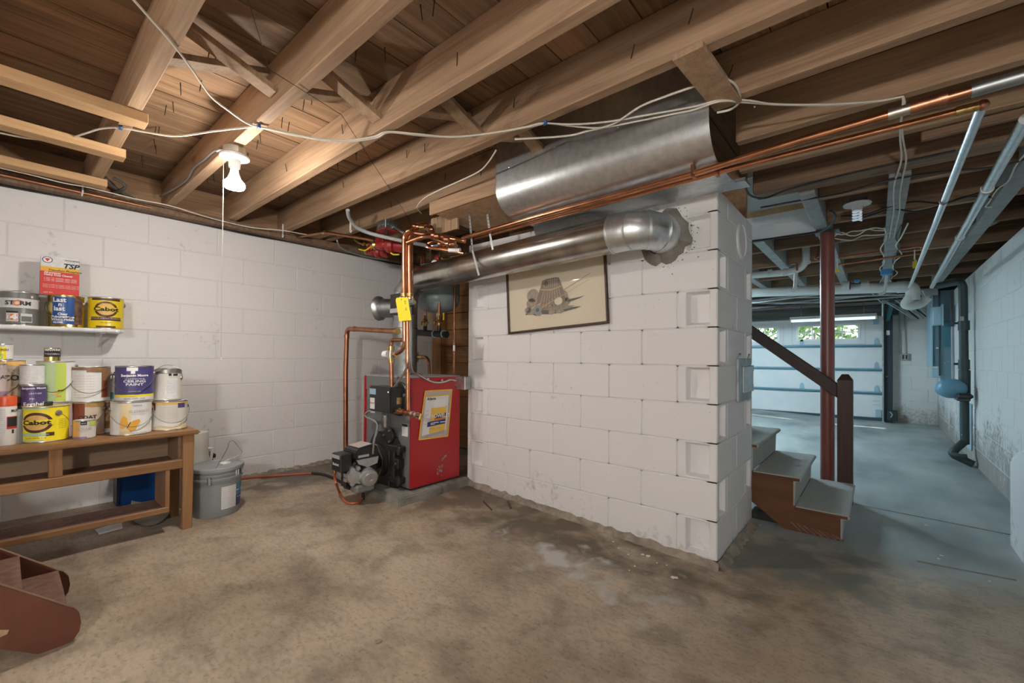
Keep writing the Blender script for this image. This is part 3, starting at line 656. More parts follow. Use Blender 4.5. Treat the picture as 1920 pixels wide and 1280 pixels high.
# cement collar round the flue
random.seed(4)
cc = ay(1238, 446, CY0); ring = []
for i in range(34):
    t = 2*math.pi*i/34; r = .150*(1+.10*random.uniform(-1, 1)); ring.append((cc.x+.02+r*math.cos(t)*1.0, cc.z+r*math.sin(t)*1.02))
mb = MB(); n = 34; P = []
for ring_k, (s, y) in enumerate(((1, CY0+.0), (.93, CY0-.012), (.78, CY0-.03), (.62, CY0-.05))):
    for x, z in ring: P.append((cc.x+.02+(x-cc.x-.02)*s, y, cc.z+(z-cc.z)*s))
mb.add(P, [(k*n+i, k*n+(i+1) % n, (k+1)*n+(i+1) % n, (k+1)*n+i) for k in range(3) for i in range(n)])
mb.part('cement_collar', 'cement', ch)
mb = MB()                                                     # flaked paint round the collar
for k in range(70):
    t = random.uniform(0, 6.3); r = random.uniform(.145, .185) if random.random() < .85 else random.uniform(.18, .25)
    if math.cos(t) < -.3: continue
    x, z = cc.x+.02+r*math.cos(t), cc.z+r*math.sin(t); s = random.uniform(.0015, .005)
    mb.poly3([(x-s, CY0-.0008, z), (x, CY0-.0008, z-s*.8), (x+s*1.4, CY0-.0008, z+s*.2), (x+s*.2, CY0-.0008, z+s)], -.0004)
mb.part('paint_flakes', 'cement', ch, kind='stuff')
# ================================================================== SHEET METAL DUCT
XL, XR = -1.71, -.525
dk = T('air_duct', (-1.1, 1.95, 1.93), 'large curved galvanized sheet metal duct hanging below the joists', 'duct')
prof = [(1.86, 2.345), (1.86, 2.20), (1.86, 2.08)]+[(1.86+.16*(1-math.cos(t)), 2.08-.145*math.sin(t)) for t in (math.pi/2*i/10 for i in range(1, 11))]+[(2.16, 1.935), (2.42, 1.955)]
def duct(x0, x1, off):
    mb = MB()
    for k in range(len(prof)-1):
        (ya, za), (yb, zb) = prof[k], prof[k+1]; mb.add([(x0, ya-off, za-off*.6), (x1, ya-off, za-off*.6), (x1, yb-off, zb-off*.6), (x0, yb-off, zb-off*.6)], [(0, 1, 2, 3)])
    me = mb
    bm = bmesh.new()
    return me
xs = [XL, ay(1043, 330, 1.86).x, ay(1166, 280, 1.86).x, XR]
for k in range(3):
    mb = duct(xs[k]-(.012 if k else 0), xs[k+1], .0012*k)
    # give the sheet thickness by a second skin behind
    n0 = len(mb.v); back = [p+V((0, .0025, .0025)) for p in mb.v]; F = [tuple(reversed(f)) for f in mb.f]; mb.add(back, F)
    o = mb.part('duct_panel', 'galv', dk, fix=False, ang=1.2)
    bm = bmesh.new(); bm.from_mesh(o.data); bmesh.ops.remove_doubles(bm, verts=bm.verts, dist=.0004); bm.to_mesh(o.data); bm.free()
    o.data.polygons.foreach_set('use_smooth', [True]*len(o.data.polygons))
MB().prism(prof+[(2.42, 2.345)], 0, XL+.002, XL+.004).part('end_plate', 'galv_dull', dk)
MB().prism([(2.30, 1.945), (2.42, 1.952), (2.42, 1.965), (2.30, 1.962)], 0, XR-.01, XR+.04).part('flange', 'galv', dk)
MB().add([(XL+.02, 2.2, 1.928), (-1.28, 2.2, 1.928), (-1.20, 2.392, 1.905), (XL-.10, 2.392, 1.905)], [(0, 1, 2, 3), (3, 2, 1, 0)]).part('transition_plate', 'galv', dk, fix=False)
mb = MB()
for u, v in ((1040, 275), (1062, 268), (955, 314), (1172, 249), (1158, 238), (1301, 195), (1415, 200)):
    p = ay(u, v, 1.858); mb.ball(p, .004, n=6, m=4)
mb.part('rivet', 'steel', dk)
# timber box-out left of the duct
tb = T('timber_boxing', (-1.9, 2.1, 2.0), 'weathered timber boards boxed around the end of the duct', 'timber')
MB().box(-2.35, XL, 1.885, 1.90, 2.06, 2.15).part('board', 'joist_wood', tb, bevel=.002)
MB().add([(-2.3, 1.905, 2.06), (XL, 1.905, 2.06), (XL, 2.39, 2.02), (-2.3, 2.39, 2.02), (-2.3, 1.905, 2.07), (XL, 1.905, 2.07), (XL, 2.39, 2.03), (-2.3, 2.39, 2.03)], [(3, 2, 1, 0), (4, 5, 6, 7), (0, 1, 5, 4), (1, 2, 6, 5), (2, 3, 7, 6), (3, 0, 4, 7)]).part('soffit_board', 'brace_wood', tb)
for k in range(4):
    a, b = ay(808+12.5*k, 410, 2.02), ay(820+12.5*k, 410, 2.02); MB().box(a.x, b.x, 2.02, 2.04, ay(815, 440, 2.02).z, 2.10).part('slat', 'brace_wood', tb, bevel=.002)
# ================================================================== FLUE PIPE
FY, FR = 2.15, .100
p0, p1 = ay(790, 522, FY), ay(1150, 440, FY)
fl = T('flue_pipe', (-2, FY, 1.7), 'shiny galvanized flue pipe running from boiler to chimney', 'flue pipe')
MB().cyl(p0, p1, FR, n=32).part('flue_run', 'flue_metal', fl)
def ringpart(c, d, r, parent, m='flue_metal', wdt=.010):
    d = V(d).normalized(); MB().cyl(V(c)-d*wdt/2, V(c)+d*wdt/2, r, n=32).part('crimp_ring', m, parent)
e0 = p1; dx = (p1-p0).normalized(); el = [e0]
ec = e0+dx*.0
pts = [e0, e0+dx*.10, e0+dx*.17+V((0, .055, .002)), e0+dx*.205+V((0, .13, 0)), V((cc.x+.02, CY0+.02, cc.z))]
eo = MB().tube(pts, FR*1.005, 32).part('elbow', 'galv', fl, ang=.9)
for q, d in ((pts[0], dx), (pts[1], dx), (pts[2], V((.8, .55, 0))), (pts[3], V((.45, .9, 0)))): ringpart(q, d, FR*1.035, eo, 'galv')
ringpart(p0+dx*.42, dx, FR*1.012, fl)
FX = ay(759, 650, FY).x
pts = [p0+dx*.01, p0-dx*.07, V((FX+.02, FY, p0.z-.10)), V((FX, FY, p0.z-.22))]
eo = MB().tube(pts, FR*1.005, 28).part('elbow', 'flue_metal', fl, ang=.9)
ringpart(pts[1], (pts[1]-pts[2]), FR*1.04, eo); ringpart(pts[2], (.3, 0, 1), FR*1.04, eo)
MB().cyl((FX, FY, .94), (FX, FY, p0.z-.2), FR, n=32).part('flue_riser', 'galv_dull', fl)
ringpart((FX, FY, 1.32), (0, 0, 1), FR*1.02, fl)
# draft regulator on a tee, with its black switch box
dc = ay(714, 578, 2.05); dd = V((-.93, -.36, 0)).normalized()
tee = MB().cyl(V((FX, FY, dc.z)), dc+dd*.02, .078, n=26).part('draft_tee', 'galv_dull', fl)
dr = MB().lathe(dc, dd, [(.08, -.02), (.100, .0), (.104, .02), (.098, .024), (.09, .012), (.001, .004)], 30).part('draft_regulator', 'galv', tee)
MB().lathe(dc+dd*.012, dd, [(.028, 0), (.020, .006), (.012, .012), (.001, .014)], 16).part('counterweight', 'steel', dr)
MB().box(0, .001, 0, .001, 0, .001)
b0, b1 = ay(731, 590, 1.93), ay(757, 548, 1.93)
sb = MB().box(b0.x, b1.x, 1.93, 2.03, b0.z, b1.z).part('switch_box', 'black_plastic', fl, bevel=.004)
MB().box(b0.x+.004, b1.x-.03, 1.928, 1.93, b0.z+.012, b0.z+.045).part('label', 'print_grey', sb)
MB().box(b1.x-.034, b1.x-.028, 1.926, 1.93, b0.z, b1.z).part('strip', 'steel', sb)
# perforated strap hangers
for (u0, v0, u1, v1, u2, v2) in ((879, 388, 886, 470, 898, 516), (914, 402, 919, 440, 924, 468)):
    st = MB(); a, b, c_ = ay(u0, v0, 2.03), ay(u1, v1, 2.03), ay(u2, v2, 2.03)
    for p, q in ((a, b), (b, c_)): st.beam(p, q, .016, .002, up=(0, 1, 0))
    o = st.thing('strap_hanger', 'galv_dull', 'perforated steel strap hanging the flue pipe'+(', the longer one nearer the boiler' if u0 < 900 else ', the shorter one nearer the picture'), 'strap', 'strap hangers')
    hm = MB(); L = int((b-a).length/.022)
    for k in range(L):
        p = a+(b-a)*((k+.5)/L)+V((0, -.0016, 0)); hm.cyl(p, p+V((0, -.0004, 0)), .004, n=8)
    hm.part('strap_hole', 'print_black', o)
# ================================================================== PICTURE
q = [ay(u, v, CY0-.012) for u, v in ((947, 508), (1134, 467), (1145, 604), (957, 628))]
tl, br = q[0], q[2]; ctr = (q[0]+q[1]+q[2]+q[3])/4; ang = math.atan2(((q[1]-q[0])+(q[2]-q[3])).z, ((q[1]-q[0])+(q[2]-q[3])).x)
ex = V((math.cos(ang), 0, math.sin(ang))); ez = V((-math.sin(ang), 0, math.cos(ang)))
PW, PH = ((q[1]-q[0]).length+(q[2]-q[3]).length)/2, ((q[0]-q[3]).length+(q[1]-q[2]).length)/2
pc = T('framed_picture', (ctr.x, CY0-.01, ctr.z-PH/2), 'crooked framed print of a fishing creel with rods on the chimney', 'picture')
def P_(x, y, d=0.): return ctr+ex*x+ez*y+V((0, -d-.001, 0))
MB().obox(P_(0, 0, -.006), ex*(PW/2-.008), ez*(PH/2-.008), V((0, .004, 0))).part('print_sheet', 'picture_paper', pc)
fw = .016
for s in (-1, 1):
    MB().obox(P_(0, s*(PH/2-fw/2), .002), ex*PW/2, ez*fw/2, V((0, .010, 0))).part('frame_rail', 'frame_brown', pc, bevel=.004)
    MB().obox(P_(s*(PW/2-fw/2), 0, .002), ex*fw/2, ez*(PH/2-fw), V((0, .010, 0))).part('frame_stile', 'frame_brown', pc, bevel=.004)
def art(name, pts, m, d): MB().poly3([P_(x*PW, y*PH, d) for x, y in pts], .0003).part(name, m, pc, smooth=False)
def ell(cx, cy, rx, ry, n=16, a=0., j=0.): return [(cx+rx*(1+j*random.uniform(-1, 1))*math.cos(t)*math.cos(a)-ry*math.sin(t)*math.sin(a), cy+ry*(1+j*random.uniform(-1, 1))*math.sin(t)+rx*math.cos(t)*math.sin(a)*1.6) for t in (2*math.pi*i/n for i in range(n))]
random.seed(2); d = -.0005
art('printed_ground', ell(-.05, -.22, .26, .045, 24, 0, .25), 'pic_dark', .0)
for (x, y, rx, ry) in ((-.21, .04, .065, .10), (-.23, -.08, .055, .085), (-.27, -.165, .035, .045), (-.24, -.20, .045, .045), (.10, -.05, .045, .09), (.12, -.12, .05, .055), (-.02, -.245, .035, .035), (-.15, -.25, .03, .03), (.06, -.25, .04, .03)):
    art('printed_stone', ell(x, y, rx, ry, 14, 0, .05), 'pic_stone', .0006)
art('printed_creel', [(-.19, -.16), (-.165, .0), (-.12, .16), (-.105, .235), (-.06, .25), (.03, .25), (.065, .235), (.085, .14), (.11, .0), (.12, -.15), (.0, -.20), (-.1, -.20)], 'pic_brown', .0010)
for k in range(8):
    x = -.15+.033*k; t = -.095+.021*k; art('printed_rib', [(x, -.16), (x+.013, -.165), (t+.010, .10), (t, .10)], 'pic_stone', .0013)
for k in range(7):
    t = -.09+.021*k; art('printed_rib', [(t, .115), (t+.011, .115), (t+.012, .235), (t+.002, .235)], 'pic_stone', .0013)
art('printed_lid_band', [(-.125, .10), (-.02, .07), (.085, .10), (.085, .115), (-.02, .088), (-.125, .118)], 'pic_tan', .0016)
art('printed_lid_slot', ell(-.065, .185, .022, .04), 'pic_dark', .0016)
art('printed_fish', [(-.06, -.19), (-.02, -.13), (.05, -.125), (.12, -.16), (.175, -.20), (.165, -.225), (.08, -.23), (.0, -.225), (-.05, -.215), (-.09, -.19)], 'pic_green', .0016)
art('printed_pouch', ell(.05, -.10, .04, .055), 'picture_paper', .0014)
for (x0, y0, x1, y1, wq, m) in ((-.22, -.17, .36, .21, .006, 'pic_brown'), (-.16, -.18, .36, .135, .005, 'pic_tan')):
    art('printed_rod', [(x0, y0-wq), (x1, y1-wq*.5), (x1, y1+wq*.5), (x0, y0+wq)], m, .0020)
art('printed_handle', [(-.225, -.165), (-.13, -.11), (-.13, -.085), (-.225, -.135)], 'pic_tan', .0023)
art('printed_reel', ell(-.165, -.185, .045, .075), 'pic_grey', .0024)
art('printed_reel_hub', ell(-.165, -.185, .018, .03), 'pic_dark', .0027)
art('printed_grass', [(.14, -.10), (.25, -.09), (.30, -.08), (.26, -.105), (.2, -.125), (.14, -.14)], 'pic_dark', .0012)
MB().obox(P_(0, 0, .0045), ex*(PW/2-fw), ez*(PH/2-fw), V((0, .0004, 0))).part('glazing', 'glass', pc)
# ================================================================== BOILER
BX0, BX1, BY0, BY1, BZ0, BZ1 = -3.12, -2.52, 1.872, 2.345, .148, .938
pd = T('boiler_pad', (-2.75, 2.05, .07), 'low grey concrete pad of slabs under the red boiler', 'concrete pad')
MB().box(-2.86, -2.445, 1.726, 2.10, .05, .134).part('slab', 'pad_concrete', pd, bevel=.008, seg=2)
MB().box(-2.86, -2.455, 2.104, 2.40, .05, .134).part('slab', 'pad_concrete', pd, bevel=.008, seg=2)
MB().box(-3.40, -2.865, 1.78, 2.40, .05, .130).part('slab', 'pad_concrete', pd, bevel=.010, seg=2)
bo = T('boiler', ((BX0+BX1)/2, (BY0+BY1)/2, BZ0), 'red and grey oil boiler standing on a concrete pad', 'boiler')
MB().box(BX0+.01, BX1-.012, BY0+.012, BY1, BZ0-.012, BZ1-.01).part('base_frame', 'black_iron', bo)
MB().box(BX1-.012, BX1, BY0-.004, BY1, BZ0, BZ1).part('side_panel', 'boiler_red', bo, bevel=.005, seg=2)
MB().box(BX0, BX0+.022, BY0-.012, BY1, BZ0, BZ1).part('side_panel', 'boiler_red', bo, bevel=.005, seg=2)
MB().box(BX0+.022, BX1-.013, BY0, BY0+.012, BZ0, BZ1-.115).part('front_panel', 'boiler_grey', bo, bevel=.002)
MB().box(BX0+.022, BX1-.013, BY0-.006, BY0+.012, BZ1-.112, BZ1-.002).part('front_hood', 'boiler_grey', bo, bevel=.003)
MB().box(BX0+.002, BX1-.002, BY0-.004, BY1, BZ1-.004, BZ1+.004).part('top_panel', 'boiler_grey_top', bo, bevel=.002)
MB().box(BX0+.20, BX0+.26, BY0+.2, BY0+.26, BZ1+.004, BZ1+.009).part('top_cap', 'black_plastic', bo)
# rust and scuffs on the red side
random.seed(6); rs = MB()
for k in range(46):
    t = random.random(); y, z = (2.145+random.gauss(0, .016), .235+random.gauss(0, .018)) if k < 30 else (2.15+.09*t+random.gauss(0, .004), .30+.055*t+random.gauss(0, .004))
    q_ = random.uniform(.003, .008); rs.add([(BX1+.0006+.00002*k, y+q_*math.cos(6.28*i/6)*random.uniform(.6, 1.3), z+q_*math.sin(6.28*i/6)*random.uniform(.6, 1.3)) for i in range(6)], [tuple(range(6))])
rs.part('rust_patch', 'rubble', bo, fix=False, kind='stuff')
def FP(u, v, y=BY0): return ay(u, v, y)
# control module
a, b = FP(697, 769, 1.76), FP(737, 726, 1.76)
cb = MB().box(a.x-.005, b.x, 1.74, 1.86, a.z, b.z).part('control_box', 'black_plastic', bo, bevel=.008, seg=2)
MB().box(a.x+.006, a.x+.085, 1.738, 1.742, b.z-.060, b.z-.018).part('display', 'panel_light', cb)
MB().box(a.x+.012, a.x+.070, 1.738, 1.742, b.z-.165, b.z-.085).part('label', 'label_paper', cb)
tm = MB(); put_text(tm, 'Beckett', plane_fn((a.x+.041, 1.7375, b.z-.122), (1, 0, 0), (0, 0, 1)), .017, bold=.0004); tm.part('lettering', 'print_red', cb)
MB().box(a.x+.015, a.x+.075, 1.738, 1.742, b.z-.195, b.z-.182).part('label', 'print_grey', cb)
MB().cyl(FP(728, 735, 1.738), FP(728, 735, 1.741), .006, n=8).part('screw', 'steel', cb)
a = FP(690, 731); MB().box(a.x, a.x+.15, BY0-.004, BY0, a.z-.075, a.z+.02).part('switch_plate', 'can_grey', bo)
p = FP(695, 724, BY0-.006); MB().box(p.x-.012, p.x+.012, BY0-.012, BY0-.004, p.z-.012, p.z+.012).part('switch', 'ink_red', bo)
# tapping flange
fc = FP(751, 747, BY0)
fg = MB().lathe((fc.x, BY0, fc.z), (0, -1, 0), [(.125, 0), (.125, .018), (.118, .024), (.06, .026), (.055, .04), (.001, .04)], 30).part('flange_plate', 'black_iron', bo)
for t in (20, 95, 160, 235, 300):
    t = math.radians(t); c = V((fc.x+.095*math.cos(t), BY0-.022, fc.z+.095*math.sin(t))); MB().cyl(c, c+V((0, -.016, 0)), .012, n=6).part('bolt', 'cast_alu', fg)
MB().box(fc.x-.028, fc.x+.022, BY0-.029, BY0-.026, fc.z+.03, fc.z+.065).part('label', 'label_paper', fg)
c = V((fc.x-.05, BY0-.06, fc.z-.005)); MB().cyl(c+V((-.06, 0, 0)), c+V((.05, 0, 0)), .014, n=12).part('nipple', 'brass', fg)
MB().cyl(c+V((.04, 0, 0)), c+V((.058, 0, 0)), .02, n=12).part('seal_ring', 'panel_light', fg)
MB().box(c.x+.058, c.x+.12, c.y-.025, c.y+.03, c.z-.03, c.z+.025).part('well_block', 'brass', fg, bevel=.004)
p = FP(722, 790, 1.76); MB().lathe(p+V((0, 0, .045)), (0, 0, -1), [(.018, 0), (.018, .03), (.012, .05), (.010, .085)], 14).part('conduit_drop', 'steel', bo)
# burner door
dcx, dcz = FP(726, 862).x, FP(726, 862).z
door = []
for i in range(40):
    t = 2*math.pi*i/40; rx, rz = .205, .215; cxx = math.cos(t); czz = math.sin(t)
    e = .72; door.append((dcx+rx*math.copysign(abs(cxx)**e, cxx), dcz+rz*math.copysign(abs(czz)**e, czz)))
dz0 = min(z for x, z in door)
dr = MB().prism(door, 1, BY0-.032, BY0-.002).part('burner_door', 'black_iron', bo, bevel=.008, seg=2)
cov = FP(731, 816, BY0-.03); MB().lathe((cov.x, BY0-.03, cov.z), (0, -1, 0), [(.062, 0), (.062, .012), (.055, .018), (.001, .018)], 22).part('sight_cover', 'black_iron', dr)
for t in (60, 180, 300): MB().cyl((cov.x+.046*math.cos(math.radians(t)), BY0-.046, cov.z+.046*math.sin(math.radians(t))), (cov.x+.046*math.cos(math.radians(t)), BY0-.056, cov.z+.046*math.sin(math.radians(t))), .008, n=6).part('bolt', 'cast_alu', dr)
for z in (dcz+.115, dcz-.105):
    MB().box(dcx+.10, dcx+.235, BY0-.06, BY0-.002, z-.022, z+.022).part('hinge_arm', 'black_iron', dr, bevel=.006)
    MB().cyl((dcx+.215, BY0-.05, z-.035), (dcx+.215, BY0-.05, z+.035), .016, n=12).part('hinge_pin', 'black_iron', dr)
MB().box(dcx+.115, dcx+.165, BY0-.055, BY0-.03, dcz-.10, dcz+.10).part('hinge_bar', 'black_iron', dr, bevel=.006)
c = V((dcx+.185, BY0-.05, dcz+.01)); MB().box(c.x-.022, c.x+.03, BY0-.055, BY0-.002, c.z-.035, c.z+.035).part('latch', 'black_iron', dr, bevel=.004); MB().cyl(c, c+V((0, -.018, 0)), .012, n=6).part('bolt', 'steel', dr)
MB().tube(sag([(dcx+.10, BY0-.045, dcz+.13), (dcx+.105, BY0-.05, dcz+.0), (dcx+.10, BY0-.05, dcz-.12), (dcx+.12, BY0-.06, dcz-.215)], 6), .004, 6).part('door_cable', 'wire', dr)
p = FP(760, 806, BY0-.0); MB().box(p.x-.038, p.x+.032, BY0-.002, BY0, p.z-.045, p.z+.045).part('rating_label', 'label_paper', bo)
MB().box(p.x-.036, p.x+.030, BY0-.003, BY0-.001, p.z+.025, p.z+.043).part('rating_stripe', 'print_black', bo)
# ---- oil burner
bc = V((dcx-.055, BY0-.03, dcz-.005))
bz = T('oil_burner', (bc.x-.12, 1.55, .2), 'black oil burner with aluminium motor bolted to the boiler door', 'burner')
by = 1.62; bo_ = ay(674, 884, by)
def B(x, y, z): return V((bo_.x+x, bo_.y+y, bo_.z+z))
def BB(x0, x1, y0, y1, z0, z1): return MB().box(bo_.x+x0, bo_.x+x1, bo_.y+y0, bo_.y+y1, bo_.z+z0, bo_.z+z1)
MB().lathe((bc.x, BY0-.03, bc.z), (0, -1, 0), [(.118, 0), (.118, .012), (.105, .02), (.07, .022)], 28).part('mounting_flange', 'black_iron', bz)
MB().cyl((bc.x, BY0-.035, bc.z), B(0, .05, .03), .052, n=22).part('air_tube', 'black_iron', bz)
mb = MB()
mb.tube(path([(bc.x-.005, BY0-.07, bc.z-.145), (bc.x+.02, BY0-.07, bc.z-.15), (bc.x+.10, BY0-.07, bc.z-.03), (bc.x+.10, BY0-.07, bc.z+.03), (bc.x+.02, BY0-.07, bc.z+.125), (bc.x-.02, BY0-.07, bc.z+.125), (bc.x-.08, BY0-.07, bc.z+.05)], .012), .005, 6)
mb.part('retaining_bracket', 'steel', bz)
MB().lathe(B(-.075, 0, 0), (1, 0, 0), [(.02, 0), (.098, .004), (.106, .018), (.106, .115), (.10, .13), (.02, .134)], 32).part('fan_housing', 'black_iron', bz)
BB(-.06, .05, -.115, -.03, -.10, .0).part('air_inlet', 'black_iron', bz, bevel=.02, seg=2)
MB().lathe(B(.05, -.075, -.005), V((1, -.35, 0)), [(.03, 0), (.050, .004), (.052, .03), (.042, .05), (.02, .052)], 22).part('pump_body', 'cast_alu', bz)
for dx_, dy_, dz_, r in ((.075, -.095, .045, .016), (.085, -.06, .05, .014), (.08, -.12, .01, .015), (.08, -.10, -.045, .017), (.09, -.055, -.04, .013)):
    MB().cyl(B(dx_-.03, dy_+.01, dz_), B(dx_+.012, dy_-.004, dz_), r, n=10).part('pump_fitting', 'cast_alu', bz)
BB(.03, .12, -.09, .05, -.115, -.06).part('motor_cradle', 'can_grey', bz, bevel=.012)
ma = V((1, -.22, -.03)).normalized(); m0_ = B(.055, .01, -.012)
mt = MB().lathe(m0_, ma, [(.02, 0), (.054, .004), (.060, .016), (.060, .085), (.054, .100), (.036, .103), (.034, .107), (.018, .107), (.016, .103), (.001, .103)], 30).part('motor', 'cast_alu', bz)
MB().lathe(m0_+ma*.03, ma, [(.0605, 0), (.062, .004), (.062, .030), (.0605, .034)], 30, caps=False).part('motor_band', 'steel', mt)
# igniter and primary control on top
MB().prism([(bo_.y-.075, bo_.z+.108), (bo_.y+.095, bo_.z+.108), (bo_.y+.095, bo_.z+.172), (bo_.y+.06, bo_.z+.195), (bo_.y-.05, bo_.z+.180), (bo_.y-.075, bo_.z+.160)], 0, bo_.x-.085, bo_.x+.085).part('igniter', 'black_plastic', bz, bevel=.006, seg=2)
MB().obox(B(0, .003, .1905), (.070, 0, 0), (0, .05, .0068), (0, 0, .001)).part('igniter_label', 'can_pink', bz)
BB(.085, .087, -.06, .02, .118, .134).part('label', 'print_grey', bz)
MB().prism([(bo_.y-.075, bo_.z+.106), (bo_.y+.095, bo_.z+.106), (bo_.y+.085, bo_.z+.06), (bo_.y+.01, bo_.z+.045), (bo_.y-.055, bo_.z+.075)], 0, bo_.x+.076, bo_.x+.088).part('shield', 'galv', bz)
BB(-.075, .045, -.165, -.08, .03, .150).part('primary_control', 'black_plastic', bz, bevel=.006)
BB(-.065, .035, -.167, -.164, .118, .142).part('label', 'print_grey', bz)
tm = MB(); put_text(tm, 'Beckett', plane_fn(B(-.015, -.1675, .08), (1, 0, 0), (0, 0, 1)), .026, bold=.0006, shear=.2); tm.part('lettering', 'print_white', bz)
for z in (-.03, .0): MB().obox(B(.02, -.117, z), (.02, 0, 0), (0, .002, 0), (0, 0, .012)).part('label', 'print_grey', bz)
MB().tube(sag([B(.087, .05, .13), B(.10, .05, .22), B(.06, .10, .33), FP(686, 780, 1.79), FP(690, 772, 1.79), FP(705, 768, 1.79)], 7), .0085, 8).part('flex_conduit', 'steel', bz)
MB().cyl(B(0, .03, -.09), V((bo_.x, bo_.y+.03, fz(bo_.x)+.0)), .012, n=12).part('pedestal', 'black_iron', bz)
# oil valve and hose
vc = ay(628, 872, 1.55)
ov = T('oil_line', (vc.x, vc.y, .08), 'orange coated copper oil line with brass valve looping on the floor', 'oil line')
MB().cyl(vc+V((0, 0, -.05)), vc+V((0, 0, .02)), .011, n=12).part('valve_body', 'brass', ov)
MB().cyl(vc+V((0, 0, -.005)), vc+V((.06, 0, -.005)), .008, n=10).part('valve_outlet', 'brass', ov)
h = MB()
for t in range(6): a = math.pi/3*t; h.tube([vc+V((0, 0, .035)), vc+V((.022*math.cos(a), .012*math.sin(a), .035+.01*math.sin(a)))], .004, 5)
h.cyl(vc+V((0, 0, .015)), vc+V((0, 0, .04)), .004, n=6); h.part('valve_handwheel', 'brass', ov)
def flo(u, v, dz=.008): p = af(u, v); p.z += dz; return p
pts = [vc+V((0, 0, -.05)), V((vc.x, vc.y, vc.z-.10)), ay(630, 905, 1.5), flo(637, 929, .02), flo(650, 944), flo(668, 945), flo(679, 937), flo(676, 926), flo(662, 919), flo(640, 905), flo(610, 892), flo(580, 889), flo(520, 893), flo(455, 899), flo(440, 903)]
MB().tube(sag(pts, 6), .0085, 8).part('oil_tube', 'hose_orange', ov)
MB().tube(sag([flo(663, 920, .010), flo(640, 906, .010), flo(612, 893, .010), flo(585, 889, .010)], 6), .0115, 8).part('hose_sleeve', 'black_rubber', ov)
# ================================================================== NEAR-BOILER PIPING
bp = T('boiler_piping', (-2.5, 1.8, .9), 'copper supply and return risers rising from the boiler to the joists', 'pipes')
PY = 1.80
def pipe(pts, r, name='copper_pipe', m='copper', parent=None, rad=.03, n=12): return MB().tube(path(pts, rad), r, n).part(name, m, parent or bp, ang=.8)
def Q(u, v, y=PY): return ay(u, v, y)
def fit(p, d, r, L, m='copper', name='fitting', parent=None):
    d = V(d).normalized(); return MB().cyl(V(p)-d*L/2, V(p)+d*L/2, r, n=14).part(name, m, parent or bp)
# risers above the valves
pipe([Q(758, 562), Q(758, 442), Q(766, 432), Q(772, 427, 1.83)], .0175, rad=.05)
pipe([Q(769, 562, 1.83), Q(769, 446, 1.83), Q(775, 425, 1.86), Q(800, 421, 1.95)], .021, m='copper', rad=.05)
pipe([Q(763, 455), Q(790, 444, 1.85), Q(815, 441, 1.93), Q(838, 446, 1.98), Q(872, 452, 2.03)], .016)
pipe([Q(771, 436, 1.84), Q(800, 440, 1.9), Q(832, 455, 1.98), Q(857, 462, 2.02)], .016, m='copper_dull')
for u, v in ((785, 446), (812, 441), (820, 443), (838, 449), (796, 438), (850, 458)): fit(Q(u, v, 1.92), (1, .5, -.1), .022, .03, 'copper_dull')
for u, v, y in ((776, 424, 1.86), (782, 425, 1.88), (808, 430, 1.95)): fit(Q(u, v, y), (.6, .8, 0), .027, .018, 'copper')
fit(Q(790, 426, 1.9), (.6, .8, 0), .02, .035, 'brass')
pipe([Q(800, 421, 1.95), Q(808, 426, 2.0), Q(808, 436, 2.0)], .018, m='copper_dull')
# lower loop under the manifold
pipe([Q(842, 453, 2.0), Q(815, 452, 1.98), Q(800, 457, 1.96), Q(806, 464, 1.96), Q(826, 467, 1.98), Q(870, 475, 2.03)], .012, rad=.04)
fit(Q(836, 468, 2.0), (1, .3, -.1), .017, .05, 'brass'); fit(Q(852, 469, 2.0), (1, .3, -.1), .014, .09, 'white_plastic', 'valve_lever')
for u in (826, 833, 840): fit(Q(u, 457, 1.99), (1, .3, 0), .02, .022, 'copper_dull')
# brass isolating flanges
for u, y in ((758, PY), (769, 1.83)):
    fit(Q(u, 553, y), (0, 0, 1), .026, .022, 'brass', 'union'); fit(Q(u, 560, y), (0, 0, 1), .032, .012, 'brass', 'flange'); fit(Q(u, 565, y), (0, 0, 1), .032, .012, 'brass', 'flange')
    for t in (0, 2.1, 4.2): c = Q(u, 562, y)+V((.028*math.cos(t), .028*math.sin(t), 0)); MB().cyl(c+V((0, 0, -.02)), c+V((0, 0, .02)), .005, n=6).part('bolt', 'steel', bp)
fit(Q(772, 567, 1.79), (1, 0, 0), .016, .05, 'steel', 'valve_stem')
MB().box(Q(772, 580).x-.012, Q(772, 580).x+.014, 1.765, 1.775, Q(772, 583).z, Q(772, 562).z).part('valve_tag', 'panel_light', bp)
pipe([Q(758, 565), Q(758, 602), Q(758.5, 640)], .0155)
pipe([Q(764, 568), Q(764, 640), Q(765, 770)], .0155, m='copper')
# bypass with mixing valve
pipe([Q(757, 637), Q(734, 637), Q(733, 650)], .014, m='copper_dull', rad=.03)
pipe([Q(758.5, 640), Q(757, 652), Q(750, 660), Q(740, 664)], .014, m='copper_dull', rad=.05)
fit(Q(733, 653), (0, 0, 1), .024, .03, 'brass', 'union'); fit(Q(733, 676), (0, 0, 1), .024, .03, 'brass', 'union')
fit(Q(732, 664), (0, 0, 1), .019, .07, 'solder', 'mixing_valve'); fit(Q(724, 664, 1.79), (1, .2, 0), .026, .04, 'white_plastic', 'valve_knob'); fit(Q(741, 665), (1, 0, 0), .018, .035, 'brass', 'union')
pipe([Q(733.5, 680), Q(734.5, 728)], .0155, m='copper_dull')
